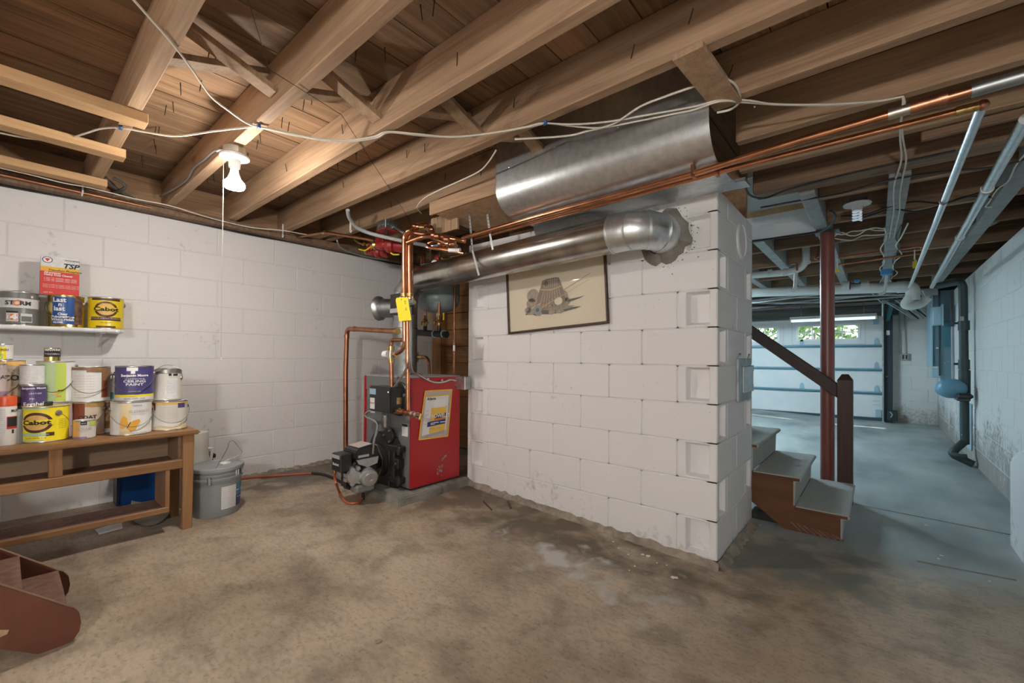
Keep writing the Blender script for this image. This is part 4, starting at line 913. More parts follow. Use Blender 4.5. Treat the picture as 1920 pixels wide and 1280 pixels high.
# bottom return header across the front
pipe([Q(739, 769, 1.79), Q(766, 774, 1.79), Q(789, 780, 1.79)], .0165, m='copper_dull')
for u, v, m in ((741, 769, 'solder'), (747, 770, 'brass'), (757, 772, 'copper_dull'), (765, 774, 'copper_dull'), (774, 776, 'solder'), (781, 778, 'solder')): fit(Q(u, v, 1.79), (1, 0, -.05), .021, .022, m)
fit(Q(788, 781, 1.78), (0, -.4, -1), .010, .04, 'brass', 'drain_cock')
# relief pipe looping down beside the boiler
rp = T('relief_pipe', (-3.46, 1.9, .08), 'thick copper pipe looping down beside the left of the boiler', 'pipe')
a = Q(648, 836, 1.9); MB().tube(path([ay(746, 621, 1.9), Q(650.5, 616, 1.9), Q(648, 700, 1.9), a, V((a.x, a.y, .10))], .06), .0195, 14).part('copper_pipe', 'copper_dull', rp, ang=.8)
fit(Q(664, 616.5, 1.9), (1, 0, 0), .0225, .03, 'copper_dull', 'elbow_cup', rp); fit(Q(650, 630, 1.9), (0, 0, 1), .0225, .03, 'copper_dull', 'elbow_cup', rp); fit(ay(744, 621, 1.9), (1, 0, 0), .026, .03, 'brass', 'union', rp)
# yellow tag
tg = [Q(u, v, 1.765) for u, v in ((744, 558), (763, 557), (765, 560), (771.5, 600), (748.5, 602), (742, 562))]
o = MB().poly3(tg, -.0012).thing('service_tag', 'tag_yellow', 'yellow cardboard service tag hanging on the copper risers', 'tag')
MB().cyl(Q(753, 561.5, 1.763), Q(753, 561.5, 1.7625), .004, n=10).part('tag_hole', 'print_black', o)
tm = MB()
for k, (s, u, v) in enumerate((('KV', 759.5, 567), ('mi', 761.5, 579))):
    put_text(tm, s, plane_fn(Q(u, v, 1.7635), (.25, 0, -1), (1, 0, .25)), .022, bold=.0003)
tm.part('handwriting', 'print_black', o)
# expansion tank and its manifold
EY = 2.50
ec0, ec1 = Q(793, 560, EY), Q(850.5, 560, EY); er = (ec1.x-ec0.x)/2*.93; ecx = (ec0.x+ec1.x)/2; ebot = Q(822, 588, EY).z
et = T('expansion_tank', (ecx, EY, ebot), 'grey-blue steel expansion tank hanging behind the flue pipe', 'tank')
MB().lathe((ecx, EY, ebot), (0, 0, 1), [(.001, 0), (er*.4, .012), (er*.75, .04), (er*.95, .085), (er, .12), (er, .155), (er*.985, .16), (er*.985, .165), (er, .17), (er, .36), (er*.8, .42), (er*.3, .45), (.001, .45)], 36).part('tank_shell', 'tank_grey', et, ang=.7)
MB().cyl((ecx, EY, ebot-.03), (ecx, EY, ebot+.006), .014, n=12).part('air_valve', 'steel', et)
tm = MB(); fn = cyl_fn((ecx, EY), er+.001, ebot+.245, (-ecx, -EY), .55)
put_text(tm, 'CAUTION', fn, .026, bold=.0006); tm.part('lettering', 'print_red', et)
tm = MB()
for k in range(4): put_text(tm, 'xxxxxxx xxxx', cyl_fn((ecx, EY), er+.001, ebot+.215-.016*k, (-ecx, -EY), .55), .012)
tm.part('fine_print', 'print_grey', et)
mf = T('manifold', (-2.9, EY, 1.2), 'black iron manifold with two brass valves below the grey tank', 'pipes')
a, b = Q(776, 623, EY-.1), Q(838, 627, EY-.1); MB().cyl(a, b, .028, n=16).part('header_pipe', 'black_iron', mf)
for u in (815, 832): p = Q(u, 626, EY-.1); MB().cyl(p-V((.006, 0, 0)), p+V((.006, 0, 0)), .033, n=16).part('band', 'panel_light', mf)
for u in (797, 823):
    p = Q(u, 618, EY-.1); q_ = Q(u, 596, EY-.1); MB().cyl(p-V((0, 0, .03)), p+V((0, 0, .03)), .018, n=12).part('nipple', 'black_iron', mf)
    MB().lathe(p+V((0, 0, .03)), (0, 0, 1), [(.015, 0), (.022, .01), (.022, .03), (.016, .04), (.026, .05), (.016, .07), (.014, .10)], 14).part('valve', 'brass', mf)
    MB().cyl(q_+V((0, 0, -.02)), q_+V((0, 0, .16)), .012, n=10).part('riser', 'copper', mf)
    c = p+V((0, 0, .06)); MB().cyl(c+V((-.05, 0, 0)), c+V((.045, 0, 0)), .008, n=8).part('stem', 'brass', mf); MB().cyl(c+V((-.055, 0, 0)), c+V((-.035, 0, 0)), .016, n=10).part('knob', 'brass', mf)
    MB().box(q_.x+.05, q_.x+.066, q_.y, q_.y+.003, q_.z-.02, q_.z+.04).part('lever', 'tag_yellow', mf)
p = Q(814, 610, EY); MB().cyl(Q(814, 624, EY), Q(814, 586, EY), .006, n=8).part('hanger_rod', 'steel', mf)
o = MB().cyl(V((Q(852, 600, EY).x, EY, .94)), Q(852, 528, EY), .0085, n=10).thing('copper_tube', 'copper', 'thin vertical copper tube in front of the plank partition', 'pipe')
MB().cyl(Q(851.5, 658, EY-.005), Q(851.5, 647, EY-.005), .010, n=10).part('tape_band', 'print_white', o)
o = MB().tube(path([Q(777, 668, 2.40), Q(803, 670, 2.40), V((Q(805, 700, 2.40).x, 2.40, .935))], .05), .014, 12).thing('elbow_pipe', 'copper_dull', 'short copper elbow pipe entering the back of the boiler', 'pipe')
fit(Q(780, 669, 2.39), (0, 0, 1), .022, .09, 'steel', 'tee', o); fit(Q(789, 669, 2.4), (1, 0, 0), .018, .05, 'brass', 'union', o)
# upright connections behind the flue
for k, (u0, v0, v1, r, m, y) in enumerate(((790, 482, 502, .008, 'copper', 2.4), (795, 473, 500, .012, 'copper', 2.4), (825, 472, 490, .011, 'brass', 2.4))):
    MB().cyl(Q(u0, v0, y), Q(u0, v1+8, y), r, n=10).part('copper_pipe', m, bp)
MB().ball(Q(819, 484, 2.35), .028, (1, .5, 1), 12, 8).part('zone_valve', 'pump_red', bp)
pipe([Q(828, 484, 2.36), Q(850, 481, 2.36), Q(873, 476, 2.33)], .011, m='brass'); pipe([Q(833, 486, 2.36), Q(845, 486, 2.36)], .02, m='brass')
# gauge
MB().lathe(Q(815.5, 495, 2.2), V((.35, -1, 0)), [(.03, 0), (.03, .012), (.026, .014), (.001, .014)], 18).part('gauge', 'white_plastic', bp)
# ---- red circulators under the joists
cp = []
for k, (u, v, y, s, lab) in enumerate(((728, 459, 2.05, 1.0, 'red cast circulator pump with brass flange under the joists, the larger one'), (706, 472, 2.15, .75, 'red cast circulator pump, the smaller one tucked behind the other'))):
    c = Q(u, v, y); t = T('circulator_pump', c-V((0, 0, .06*s)), lab, 'pump', 'circulator pumps')
    MB().lathe(c, V((.80, .55, -.1)), [(.02, -.02*s), (.06*s, -.01*s), (.074*s, .02*s), (.066*s, .05*s), (.05*s, .06*s), (.056*s, .10*s), (.056*s, .15*s), (.03*s, .165*s)], 20).part('motor', 'pump_red', t)
    MB().ball(c+V((-.05*s, -.02, 0)), .065*s, (1.3, .8, .62), 14, 9).part('volute', 'pump_red', t)
    MB().box(c.x-.11*s, c.x-.0*s, c.y-.055, c.y-.03, c.z-.03*s, c.z+.085*s).part('cover', 'pump_red', t, bevel=.008)
    MB().lathe(c+V((-.13*s, -.03, .015)), (1, .2, 0), [(.02, -.03), (.04*s, -.02), (.045*s, .0), (.03*s, .02), (.03*s, .05)], 14).part('flange', 'brass', t)
    MB().cyl(c+V((.13*s, .09*s, .02)), c+V((.17*s, .115*s, .02)), .022*s, n=10).part('wire_cover', 'steel', t)
# copper supply along the joists to the pumps
o = MB().tube(path([Q(546, 446, 1.62), Q(608, 435, 1.75), Q(700, 450, 2.0), Q(722, 455, 2.04)], .05), .012, 10).thing('copper_feed_pipe', 'copper_dull', 'copper feed pipe running under the joists to the red pumps', 'pipe')
fit(Q(545, 447, 1.62), (1, .3, .3), .015, .03, 'copper', 'elbow_cup', o); fit(Q(607, 435.5, 1.75), (1, .2, 0), .016, .035, 'brass', 'elbow_cup', o)
pp = MB().tube(path([Q(665, 448, 2.08), Q(673, 455, 2.1), Q(705, 458, 2.12)], .04), .013, 10).thing('brass_branch', 'brass', 'corroded brass branch pipe beside the red pumps', 'pipe')
for u, v in ((682, 457), (690, 458), (698, 459)): fit(Q(u, v, 2.1), (1, .1, 0), .018, .02, 'brass', 'fitting', pp)
for k, pts in enumerate((((673, 467), (685, 469), (697, 462), (708, 463)), ((733, 474), (738, 477), (748, 477)))):
    MB().tube(sag([Q(u, v, 2.04) for u, v in pts], 5), .006, 7).thing('valve_lever', 'tag_yellow', 'yellow plastic valve lever '+('below the smaller red pump' if k == 0 else 'right of the red pumps'), 'lever', 'yellow levers')
# ---- junction box and conduits
jc = az(727, 428, 2.08); jb = T('junction_box', jc-V((0, 0, .03)), 'grey steel junction box with dull red cover under the joists', 'electrical box')
oc = [(jc.x+.062*math.cos(math.pi/8+t*math.pi/4)/math.cos(math.pi/8), jc.y+.062*math.sin(math.pi/8+t*math.pi/4)/math.cos(math.pi/8)) for t in range(8)]
bx_ = MB().box(jc.x-.06, jc.x+.06, jc.y-.06, jc.y+.06, jc.z-.02, jc.z+.05).part('box_body', 'galv_dull', jb, bevel=.004)
MB().box(jc.x-.062, jc.x+.062, jc.y-.062, jc.y+.062, jc.z-.028, jc.z-.02).part('box_cover', 'pump_red', jb)
for dx_ in (-.03, .0, .03): MB().cyl((jc.x+.061, jc.y+dx_, jc.z+.015), (jc.x+.063, jc.y+dx_, jc.z+.015), .012, n=12).part('knockout', 'galv', bx_); 
for dx_ in (-.03, .0, .03): MB().cyl((jc.x+dx_, jc.y-.061, jc.z+.015), (jc.x+dx_, jc.y-.063, jc.z+.015), .012, n=12).part('knockout', 'galv', bx_)
for dx_ in (-.008, .008): MB().cyl((jc.x+dx_, jc.y-.01, jc.z-.06), (jc.x+dx_, jc.y-.01, jc.z-.02), .007, n=8).part('connector', 'black_plastic', jb)
MB().tube(sag([(jc.x+.06, jc.y+.02, jc.z+.01), Q(757, 436, 1.9), Q(790, 446, 2.1)], 6), .009, 8).part('flex_conduit', 'steel', jb)
MB().tube(sag([az(652, 394, 2.13), az(655, 408, 2.10), az(668, 425, 2.06), az(690, 436, 2.03), az(720, 444, 2.0), az(757, 452, 1.97), az(800, 460, 1.95)], 7), .014, 10).thing('grey_conduit', 'cable_grey', 'thick grey plastic conduit curving down from the joists to the risers', 'conduit')
MB().tube(sag([az(632, 451, 2.1), az(638, 462, 2.09), az(655, 472, 2.08), az(690, 482, 2.08), az(730, 488, 2.09)], 7), .008, 8).thing('grey_cable', 'cable_grey', 'grey cable drooping along the wall top behind the red pumps', 'cable')
# ---- pouch of papers and metal box hung on the red side
SX = BX1+.004
def S(u, v, d=0.): return ax(u, v, SX+d)
po = [S(797, 733), S(847, 730), S(839, 817), S(785, 824)]
pw = T('document_pouch', V((SX, (po[0].y+po[1].y)/2, po[3].z)), 'clear pouch of service papers with a yellow border on the red boiler side', 'pouch')
def SP(a, b, d=0.):                                            # a to the right, b downwards, both 0..1 over the pouch
    p = (po[0]*(1-a)+po[1]*a)*(1-b)+(po[3]*(1-a)+po[2]*a)*b; return p+V((d, 0, 0))
def sheet(name, pts, m, d): MB().poly3([SP(a, b, d) for a, b in pts], -.0005).part(name, m, pw, smooth=False)
sheet('backing_sheet', [(0, 0), (1, 0), (1, 1), (0, 1)], 'can_pink', 0)
sheet('paper_sheet', [(.06, .12), (.90, .10), (.92, .86), (.08, .93)], 'paper', .001)
sheet('yellow_envelope', [(.30, .36), (.86, .34), (.86, .86), (.32, .90)], 'envelope_yellow', .002)
sheet('white_slip', [(.36, .20), (.80, .19), (.80, .36), (.36, .37)], 'print_white', .0022)
sheet('blue_band', [(.22, .66), (.86, .60), (.86, .72), (.22, .76)], 'print_blue', .003)
sheet('red_band', [(.44, .57), (.86, .545), (.86, .62), (.44, .65)], 'print_orange', .0032)
sheet('name_plate', [(.47, .505), (.86, .49), (.86, .585), (.47, .60)], 'print_black', .0035)
sheet('grey_flap', [(.2, .92), (.85, .86), (.86, .92), (.2, .98)], 'print_grey', .0012)
def sp_text(s, a, b, size, m, d, bold=.0004):
    tm = MB(); e = (SP(a+.05, b)-SP(a-.05, b)).normalized(); f = (SP(a, b-.05)-SP(a, b+.05)).normalized()
    put_text(tm, s, plane_fn(SP(a, b, d), e, f), size, bold=bold); tm.part('lettering', m, pw)
sp_text('ROWELL\'S', .665, .545, .040, 'print_white', .0045, .0012); sp_text('603', .40, .70, .026, 'print_white', .0045); sp_text('xxx xxxx', .66, .68, .030, 'print_white', .0045); sp_text('Adams', .26, .17, .030, 'print_black', .0025, .001); sp_text('xxxx xxx', .5, .80, .03, 'print_grey', .003)
for b_ in (.42, .50, .58, .70): sp_text('xxxxx', .17, b_, .014, 'print_grey', .002, 0)
for (p, q_) in (((0, 0), (1, 0)), ((1, 0), (1, 1)), ((1, 1), (0, 1)), ((0, 1), (0, 0)), ((.03, .12), (.97, .10))):
    MB().beam(SP(*p, .003), SP(*q_, .003), .008, .003, up=(1, 0, 0)).part('binding', 'pouch_yellow', pw)
MB().add([SP(.02, .02, .0055), SP(.98, .02, .0055), SP(.98, .98, .0055), SP(.02, .98, .0055)], [(0, 1, 2, 3)]).part('clear_film', 'glass', pw, fix=False) if False else None
m0, m1 = ay(852, 729, 2.30), ay(872, 706, 2.30)
eb = T('emergency_switch_box', (BX1+.05, 2.3, m0.z), 'small galvanized switch box on the top corner of the red boiler', 'electrical box')
MB().box(BX1+.004, m1.x, 2.302, 2.36, m0.z, m1.z).part('box_body', 'galv_dull', eb, bevel=.003)
MB().box(m0.x, m1.x, 2.297, 2.302, m0.z, m1.z).part('cover_plate', 'galv', eb, bevel=.001)
for u, v in ((868, 708), (855, 725)): MB().ball(ay(u, v, 2.296), .005, n=6, m=4).part('screw', 'print_black', eb)
pts = [ay(769, 575, 1.79), ay(770, 640, 1.79), ay(771, 690, 1.80), ax(784, 702, SX+.01), ax(803, 713, SX+.012), ax(818, 717, SX+.012), ax(832, 716, SX+.012), ax(845, 712, SX+.012), V((m0.x+.01, 2.31, (m0.z+m1.z)/2+.01))]
o = MB().tube(sag(pts, 6), .0075, 8).thing('armoured_cable', 'steel', 'grey armoured cable draped over the red boiler side', 'cable')
for u, v in ((803, 711), (829, 713)): MB().ball(ax(u, v, SX+.014), .010, (.6, 1, 1), 8, 6).part('clip', 'steel', o)
MB().tube(sag([ay(768, 640, 1.78), ay(767, 675, 1.78), ay(757, 700, 1.78), ay(738, 727, 1.78)], 6), .0075, 8).thing('armoured_cable', 'steel', 'short armoured cable running down to the black control box', 'cable')
# ================================================================== WALL SHELF
WSZ = 1.250
a = ax(235, 618, -3.70)
ws = T('wall_shelf', (-3.82, a.y-.6, 1.2), 'white painted wall shelf board on brackets', 'shelf')
MB().prism([(LW, -.75), (-3.70, -.75), (-3.70, a.y-.03), (-3.73, a.y), (LW, a.y)], 2, WSZ-.022, WSZ).part('shelf_board', 'white_plastic', ws, bevel=.005, seg=2)
for y in (ax(186, 640, -3.9).y, -.3):
    br = MB().box(LW, LW+.008, y-.018, y+.018, WSZ-.16, WSZ-.022).part('bracket', 'white_plastic', ws, bevel=.002)
    MB().box(LW+.008, -3.74, y-.012, y+.012, WSZ-.030, WSZ-.022).part('bracket_arm', 'white_plastic', br)
    MB().beam((LW+.006, y, WSZ-.11), (-3.80, y, WSZ-.03), .012, .006, up=(0, 1, 0)).part('bracket_brace', 'white_plastic', br)
# ================================================================== PAINT CANS
def place_px(uL, uR, vB=None, zb=None, xc=None):
    dl, dr_ = ray(uL, 664), ray(uR, 664); dl = V((dl.x, dl.y)).normalized(); dr_ = V((dr_.x, dr_.y)).normalized()
    s = math.sin(math.acos(max(-1, min(1, dl.dot(dr_))))/2); bis = (dl+dr_).normalized()
    if xc is not None: D = xc/bis.x
    else:
        uc = (uL+uR)/2; p = az(uc, vB, zb); D = math.hypot(p.x, p.y)/(1-s)
    return V((bis.x*D, bis.y*D)), D*s, D, bis
def z_px(u, v, dist):
    d = ray(u, v); return CAM_H+d.z/math.hypot(d.x, d.y)*dist
CANS = {}
def can(key, uL, uR, vT, label, body, zb, vB=None, xc=None, h=None, r=None, bands=(), patches=(), texts=(), bail='side', lid='tin_lid', rim='tin', ears=True, group='paint cans', name='paint_can', ba=0., lidup=0., tag_cat='paint can'):
    c, rr, D, bis = place_px(uL, uR, vB, zb, xc); r = r or rr
    uc = (uL+uR)/2
    if h is None: h = z_px(uc, vT, D-r)-zb
    d = (-bis.x, -bis.y); t = T(name, (c.x, c.y, zb), label, tag_cat, group)
    o = (c.x, c.y, zb); hr = .004
    MB().lathe(o, (0, 0, 1), [(r*.94, 0), (r*1.012, .0015), (r*1.012, hr), (r, hr+.002), (r, h-.007), (r*1.015, h-.006), (r*1.015, h), (r*.96, h), (r*.95, h-.004)], 40).part('can_body', body, t, ang=.5)
    MB().lathe((c.x, c.y, zb+h-.006), (0, 0, 1), [(r*.955, 0), (r*.955, .003), (r*.90, .0035), (r*.86, .001), (r*.80, .001), (.001, .0015)], 32).part('lid', lid, t)
    for z in (.0, h-.006): MB().lathe((c.x, c.y, zb+z), (0, 0, 1), [(r*1.013, 0), (r*1.020, .001), (r*1.020, .005), (r*1.013, .006)], 40, caps=False).part('rim', rim, t)
    def patch(a0, a1, f0, f1, m, nm='label', e=.0006):
        z0, z1 = zb+f0*h, zb+f1*h; fn = cyl_fn((c.x, c.y), r+e, 0, d); n = max(2, int(abs(a1-a0)/.12))
        MB().grid(lambda i, j: fn((a0+(a1-a0)*i)*(r+e), z0+(z1-z0)*j), n, 1).part(nm, m, t, fix=False)
    for f0, f1, m in bands: patch(-2.6, 2.6, f0, f1, m)
    for i, (a0, a1, f0, f1, m) in enumerate(patches): patch(a0, a1, f0, f1, m, e=.0010+.0003*i)
    for tx in texts:
        s, sz, f, a0, m = tx[:5]; k = tx[5] if len(tx) > 5 else {}
        tm = MB(); put_text(tm, s, cyl_fn((c.x, c.y), r+.0036, zb+f*h, d, a0), sz*h, **k); tm.part('lettering', m, t)
    sd = V((-d[0], -d[1], 0)).cross(V((0, 0, 1))); dv = V((d[0], d[1], 0))
    sd, dv = sd*math.cos(ba)+dv*math.sin(ba), dv*math.cos(ba)-sd*math.sin(ba)
    if ears:
        for s in (-1, 1):
            e = V((c.x, c.y, zb+h*.78))+sd*(s*r); MB().cyl(e-sd*s*.002, e+sd*s*.006, .013, .009, 12).part('handle_ear', 'tin_lid', t)
    if bail:
        pts = []
        for i in range(17):
            q = math.pi*i/16; x = math.cos(q)*(r+.008); y = math.sin(q)
            if bail == 'side': p = V((c.x, c.y, zb+h*.78))+sd*x+dv*(y*(r+.012))+V((0, 0, -y*h*.52))*1.0
            elif bail == 'up': p = V((c.x, c.y, zb+h*.78))+sd*x+V((0, 0, y*h*.48))
            else: p = V((c.x, c.y, zb+h*.78))+sd*x-dv*(y*r*.75)+V((0, 0, y*h*.30))
            pts.append(p)
        MB().tube(pts, .0016, 6).part('bail_handle', 'wire', t)
    CANS[key] = dict(c=c, r=r, h=h, top=zb+h, t=t, d=d, zb=zb)
    return t
XS = -3.815
g_sh = 'paint cans on the wall shelf'
can('storm', -6, 71, 546, 'grey gallon can with a white band and orange swirl on the wall shelf', 'can_grey', WSZ, xc=XS, group=g_sh, bail='back', lid='can_grey',
    bands=((.52, .80, 'label_paper'),), patches=((-.62, -.02, .12, .36, 'print_white'), (-.60, -.42, .14, .34, 'can_pink'), (-.40, -.05, .14, .34, 'print_orange'), (.10, .72, .10, .36, 'label_paper'), (.13, .69, .12, .28, 'can_grey'), (-.60, -.03, .37, .42, 'print_black'), (.62, .74, .83, .90, 'print_white')),
    texts=(('ST', .17, .655, -.44, 'print_black', dict(bold=.001, wide=1.1)), ('O', .24, .655, -.10, 'print_orange', dict(bold=.002, shear=.2, wide=1.0)), ('RM', .17, .655, .33, 'print_black', dict(bold=.001, wide=1.05)), ('1', .17, .24, -.51, 'print_white', dict(bold=.001)), ('4', .20, .24, -.22, 'print_white', dict(bold=.003, wide=1.2)), ('EXTRA WHITE BASE', .05, .05, -.1, 'print_black')))
can('last', 86, 157, 553, 'blue and gold wood finish can under the red box on the wall shelf', 'tin_gold', WSZ, xc=XS, group=g_sh, rim='tin_gold', ba=.25,
    patches=((-.75, .45, .10, .95, 'can_blue'), (.48, 1.05, .10, .93, 'can_photo')),
    texts=(('Last', .19, .84, -.35, 'print_white', dict(bold=.001)), ('n', .17, .70, -.30, 'print_white', dict(bold=.001)), ('last', .19, .57, -.35, 'print_white', dict(bold=.001)), ('Clear\nPolyurethane\nWood Finish', .10, .32, -.17, 'print_white', dict(bold=.0008)), ('GLOSS', .075, .15, -.42, 'print_white', dict(bold=.0006))))
can('cabot', 163, 231, 557, 'yellow gallon can with a round brown emblem at the shelf end', 'can_yellow', WSZ, xc=XS, group=g_sh, bail='back', lid='black_plastic',
    patches=((-.85, .85, .90, .965, 'can_brown'), (-.92, .92, .27, .375, 'can_brown'), (-.55, .55, .04, .095, 'can_brown')),
    texts=(('SOLID COLOR ACRYLIC DECKING STAIN', .055, .33, 0, 'print_white'), ('PREMIUM WOODCARE', .05, .80, 0, 'can_yellow'), ('ONE GALLON', .045, .20, 0, 'can_brown')))
def emblem(key, f, w, hh, a0=0., text='Cabot', tsize=.17):
    k = CANS[key]; t = k['t']; r = k['r']; z = k['zb']+f*k['h']
    def ring(rx, ry, m, e, nm, n=28):
        fn = cyl_fn(k['c'], r+e, z, k['d'], a0); mb = MB(); N = 6
        P = [fn(0, 0)]
        for j in range(1, N+1):
            for i in range(n): q = 2*math.pi*i/n; P.append(fn(rx*j/N*math.cos(q), ry*j/N*math.sin(q)))
        F = [(0, 1+i, 1+(i+1) % n) for i in range(n)]
        for j in range(N-1):
            for i in range(n): F.append((1+j*n+i, 1+(j+1)*n+i, 1+(j+1)*n+(i+1) % n, 1+j*n+(i+1) % n))
        mb.add(P, F).part(nm, m, t, fix=False)
    ring(w, hh, 'can_brown', .0014, 'emblem'); ring(w*.80, hh*.74, 'can_orange', .0018, 'emblem_field'); ring(w*.45, hh*.16, 'can_brown', .0021, 'emblem_log') if False else None
    fn = cyl_fn(k['c'], r+.0023, z, k['d'], a0); ww = w*1.15
    MB().grid(lambda i, j: fn(-ww+2*ww*i, -hh*.24+hh*.5*j), 12, 1).part('emblem_band', 'can_yellow2' if key == 'ycabot' else 'can_yellow', t, fix=False)
    tm = MB(); put_text(tm, text, cyl_fn(k['c'], r+.0042, z, k['d'], a0), tsize*k['h'], bold=.0012, wide=1.45); tm.part('lettering', 'print_black', t)
emblem('cabot', .62, .058, .050)
# red and white box of cleaner standing on the blue can
k = CANS['last']; zt = k['top']
xb = k['c'].x+.035
q = [ax(u, v, xb) for u, v in ((77, 477), (150.5, 486.5), (148, 555), (75, 551))]
bw = ((q[1].y-q[0].y)+(q[2].y-q[3].y))/2; bh = q[0].z-zt; by0 = q[3].y
bxx = T('cleaner_box', (xb-.03, by0+bw/2, zt), 'red and white cardboard box of cleaner standing on the blue can', 'box')
MB().box(xb-.065, xb, by0, by0+bw, zt, zt+bh).part('carton', 'label_paper', bxx, bevel=.002)
def face(y0, y1, z0, z1, m, e, nm): MB().box(xb, xb+e, by0+bw*y0, by0+bw*y1, zt+bh*z0, zt+bh*z1).part(nm, m, bxx)
face(0, 1, 0, .60, 'box_red', .0006, 'red_panel'); face(0, 1, .60, .72, 'box_yellow', .0006, 'yellow_band')
MB().box(xb-.066, xb-.0005, by0-.0005, by0, zt, zt+bh*.6).part('red_side', 'box_red', bxx)
def btext(s, yy, zz, size, m, **kk):
    tm = MB(); put_text(tm, s, plane_fn((xb+.0012, by0+bw*yy, zt+bh*zz), (0, 1, 0), (0, 0, 1)), size, **kk); tm.part('lettering', m, bxx)
btext('TSP', .76, .77, .040, 'print_black', bold=.0014, shear=.25, wide=1.1); btext('Trisodium Phosphate', .62, .635, .0165, 'print_black', bold=.0004, shear=.25)
btext('All-purpose\nHeavy Duty Cleaner', .09, .54, .0145, 'print_white', bold=.0004, align='LEFT')
for zz in (.43, .395, .36): btext('x xxxx xxx xxxxxxxx xxxxx xxxxxx', .09, zz, .009, 'print_white', align='LEFT')
for zz in (.26, .225, .19): btext('xxxxxxx xx xxxxx xxx xxxxxxxx xxxxxxx xxxxxxx xxx', .06, zz, .0065, 'print_white', align='LEFT')
btext('NET WT.', .08, .055, .010, 'print_white', align='LEFT'); btext('SAVOGRAN', .80, .92, .012, 'print_black', bold=.0003)
fnb = plane_fn((xb+.0012, by0+bw*.17, zt+bh*.89), (0, 1, 0), (0, 0, 1))
for rr, m, e in ((.019, 'print_blue', 0), (.0155, 'print_white', .0003)):
    MB().add([fnb(rr*1.15*math.cos(2*math.pi*i/24), rr*math.sin(2*math.pi*i/24))+V((e, 0, 0)) for i in range(24)], [tuple(range(24))]).part('roundel', m, bxx, fix=False)
MB().add([fnb(x, y)+V((.0006, 0, 0)) for x, y in ((-.012, .008), (.012, .008), (0, -.011))], [(0, 1, 2)]).part('triangle_mark', 'print_red', bxx, fix=False)
# ---- bench
ZT = .65
bn = T('wooden_bench', (-3.2, 0, fz(-3.2)), 'brown wooden bench with open shelf carrying the paint cans', 'bench')
YE = .752
MB().prism([(-3.40, -1.0), (-3.02, -1.0), (-3.02, YE), (-3.40, YE)], 2, ZT-.024, ZT).part('bench_top', 'bench_wood', bn, bevel=.008, seg=2)
xf0, xf1 = -3.085, -3.04
def leg(x0, x1, y0, y1): MB().prism([(y0, fz(-3.1)-.004), (y1-.006, fz(-3.1)-.004), (y1, ZT-.024), (y0-.004, ZT-.024)], 0, x0, x1).part('leg', 'bench_wood_v', bn, bevel=.003)
leg(xf0, xf1, .677, .728); leg(-3.365, -3.32, .677, .725); leg(xf0, xf1, -.98, -.93); leg(-3.365, -3.32, -.98, -.93)
MB().box(xf0+.005, xf1, -.93, .675, .438, .488).part('front_rail', 'bench_wood', bn, bevel=.004)
MB().box(-3.34, xf0+.005, -.93, .675, .455, .468).part('drawer_shelf', 'tread_brown', bn)
MB().box(xf0+.006, xf1-.004, .147, .196, .488, ZT-.024).part('divider_stile', 'bench_wood_v', bn, bevel=.003)
MB().box(-3.345, -3.325, -.93, .675, .40, ZT-.024).part('back_panel', 'bench_panel', bn)
MB().box(-3.32, xf0, .66, .677, .455, ZT-.024).part('end_panel', 'bench_panel', bn)
MB().box(-3.37, xf0+.02, .70, .72, .43, .50).part('end_rail', 'bench_wood', bn)
lz = .202
MB().box(-3.30, -3.045, -.93, .615, lz, lz+.018).part('lower_shelf', 'tread_brown', bn)
MB().box(-3.062, -3.04, -.93, .615, lz, lz+.030).part('lower_front_rail', 'bench_wood', bn, bevel=.003)
MB().box(-3.30, -3.045, .597, .615, lz+.018, .44).part('lower_end_panel', 'bench_wood_v', bn)
MB().box(-3.30, -3.045, -.93, -.91, lz+.018, .44).part('lower_end_panel', 'bench_wood_v', bn)
# ---- cans on the bench
g_b = 'paint cans on the bench'
can('elements', 208, 286, 753, 'white gallon can with an orange butterfly at the bench front', 'can_white', ZT, vB=816, group=g_b, ba=-.1,
    patches=((-.55, .0, .02, .96, 'can_yellowpale'),), texts=(('ELEMENTS', .115, .70, .42, 'print_grey', {}), ('Interior Eggshell', .05, .62, .36, 'print_grey'), ('California', .055, .88, .28, 'print_black'), ('ONE GALLON (3.785 L)', .04, .06, .42, 'print_black')))
k = CANS['elements']; fn = cyl_fn(k['c'], k['r']+.0024, k['zb']+.33*k['h'], k['d'], -.12)
for pts in (((0, 0), (-.008, .035), (-.022, .048), (-.034, .026), (-.038, -.004), (-.030, -.020), (-.012, -.012)), ((0, 0), (.018, .020), (.045, .026), (.050, .014), (.040, -.004), (.030, -.030), (.008, -.038), (-.006, -.022))):
    P = [fn(x, y) for x, y in pts]; MB().add(P, [tuple(range(len(P)))]).part('butterfly_wing', 'butterfly', k['t'], fix=False)
MB().tube([fn(-.006, -.018), fn(.008, .012)], .0022, 6).part('butterfly_body', 'can_black', k['t'])
can('rlow', 285, 353, 752, 'cream gallon can with purple drips at the right bench end', 'can_offwhite', ZT, vB=807, group=g_b, ba=-.2,
    bands=((.0, .12, 'can_yellowpale'), (.88, .97, 'can_orange')), patches=((.45, .95, .76, .92, 'can_purple2'), (-1.2, -.85, .7, .95, 'drip_red'), (.62, .80, .06, .28, 'can_yellowpale')),
    texts=tuple(('xxx xxxxx xxxxxx xxx xxxxx', .042, .80-.055*i, -.05, 'print_grey') for i in range(10)))
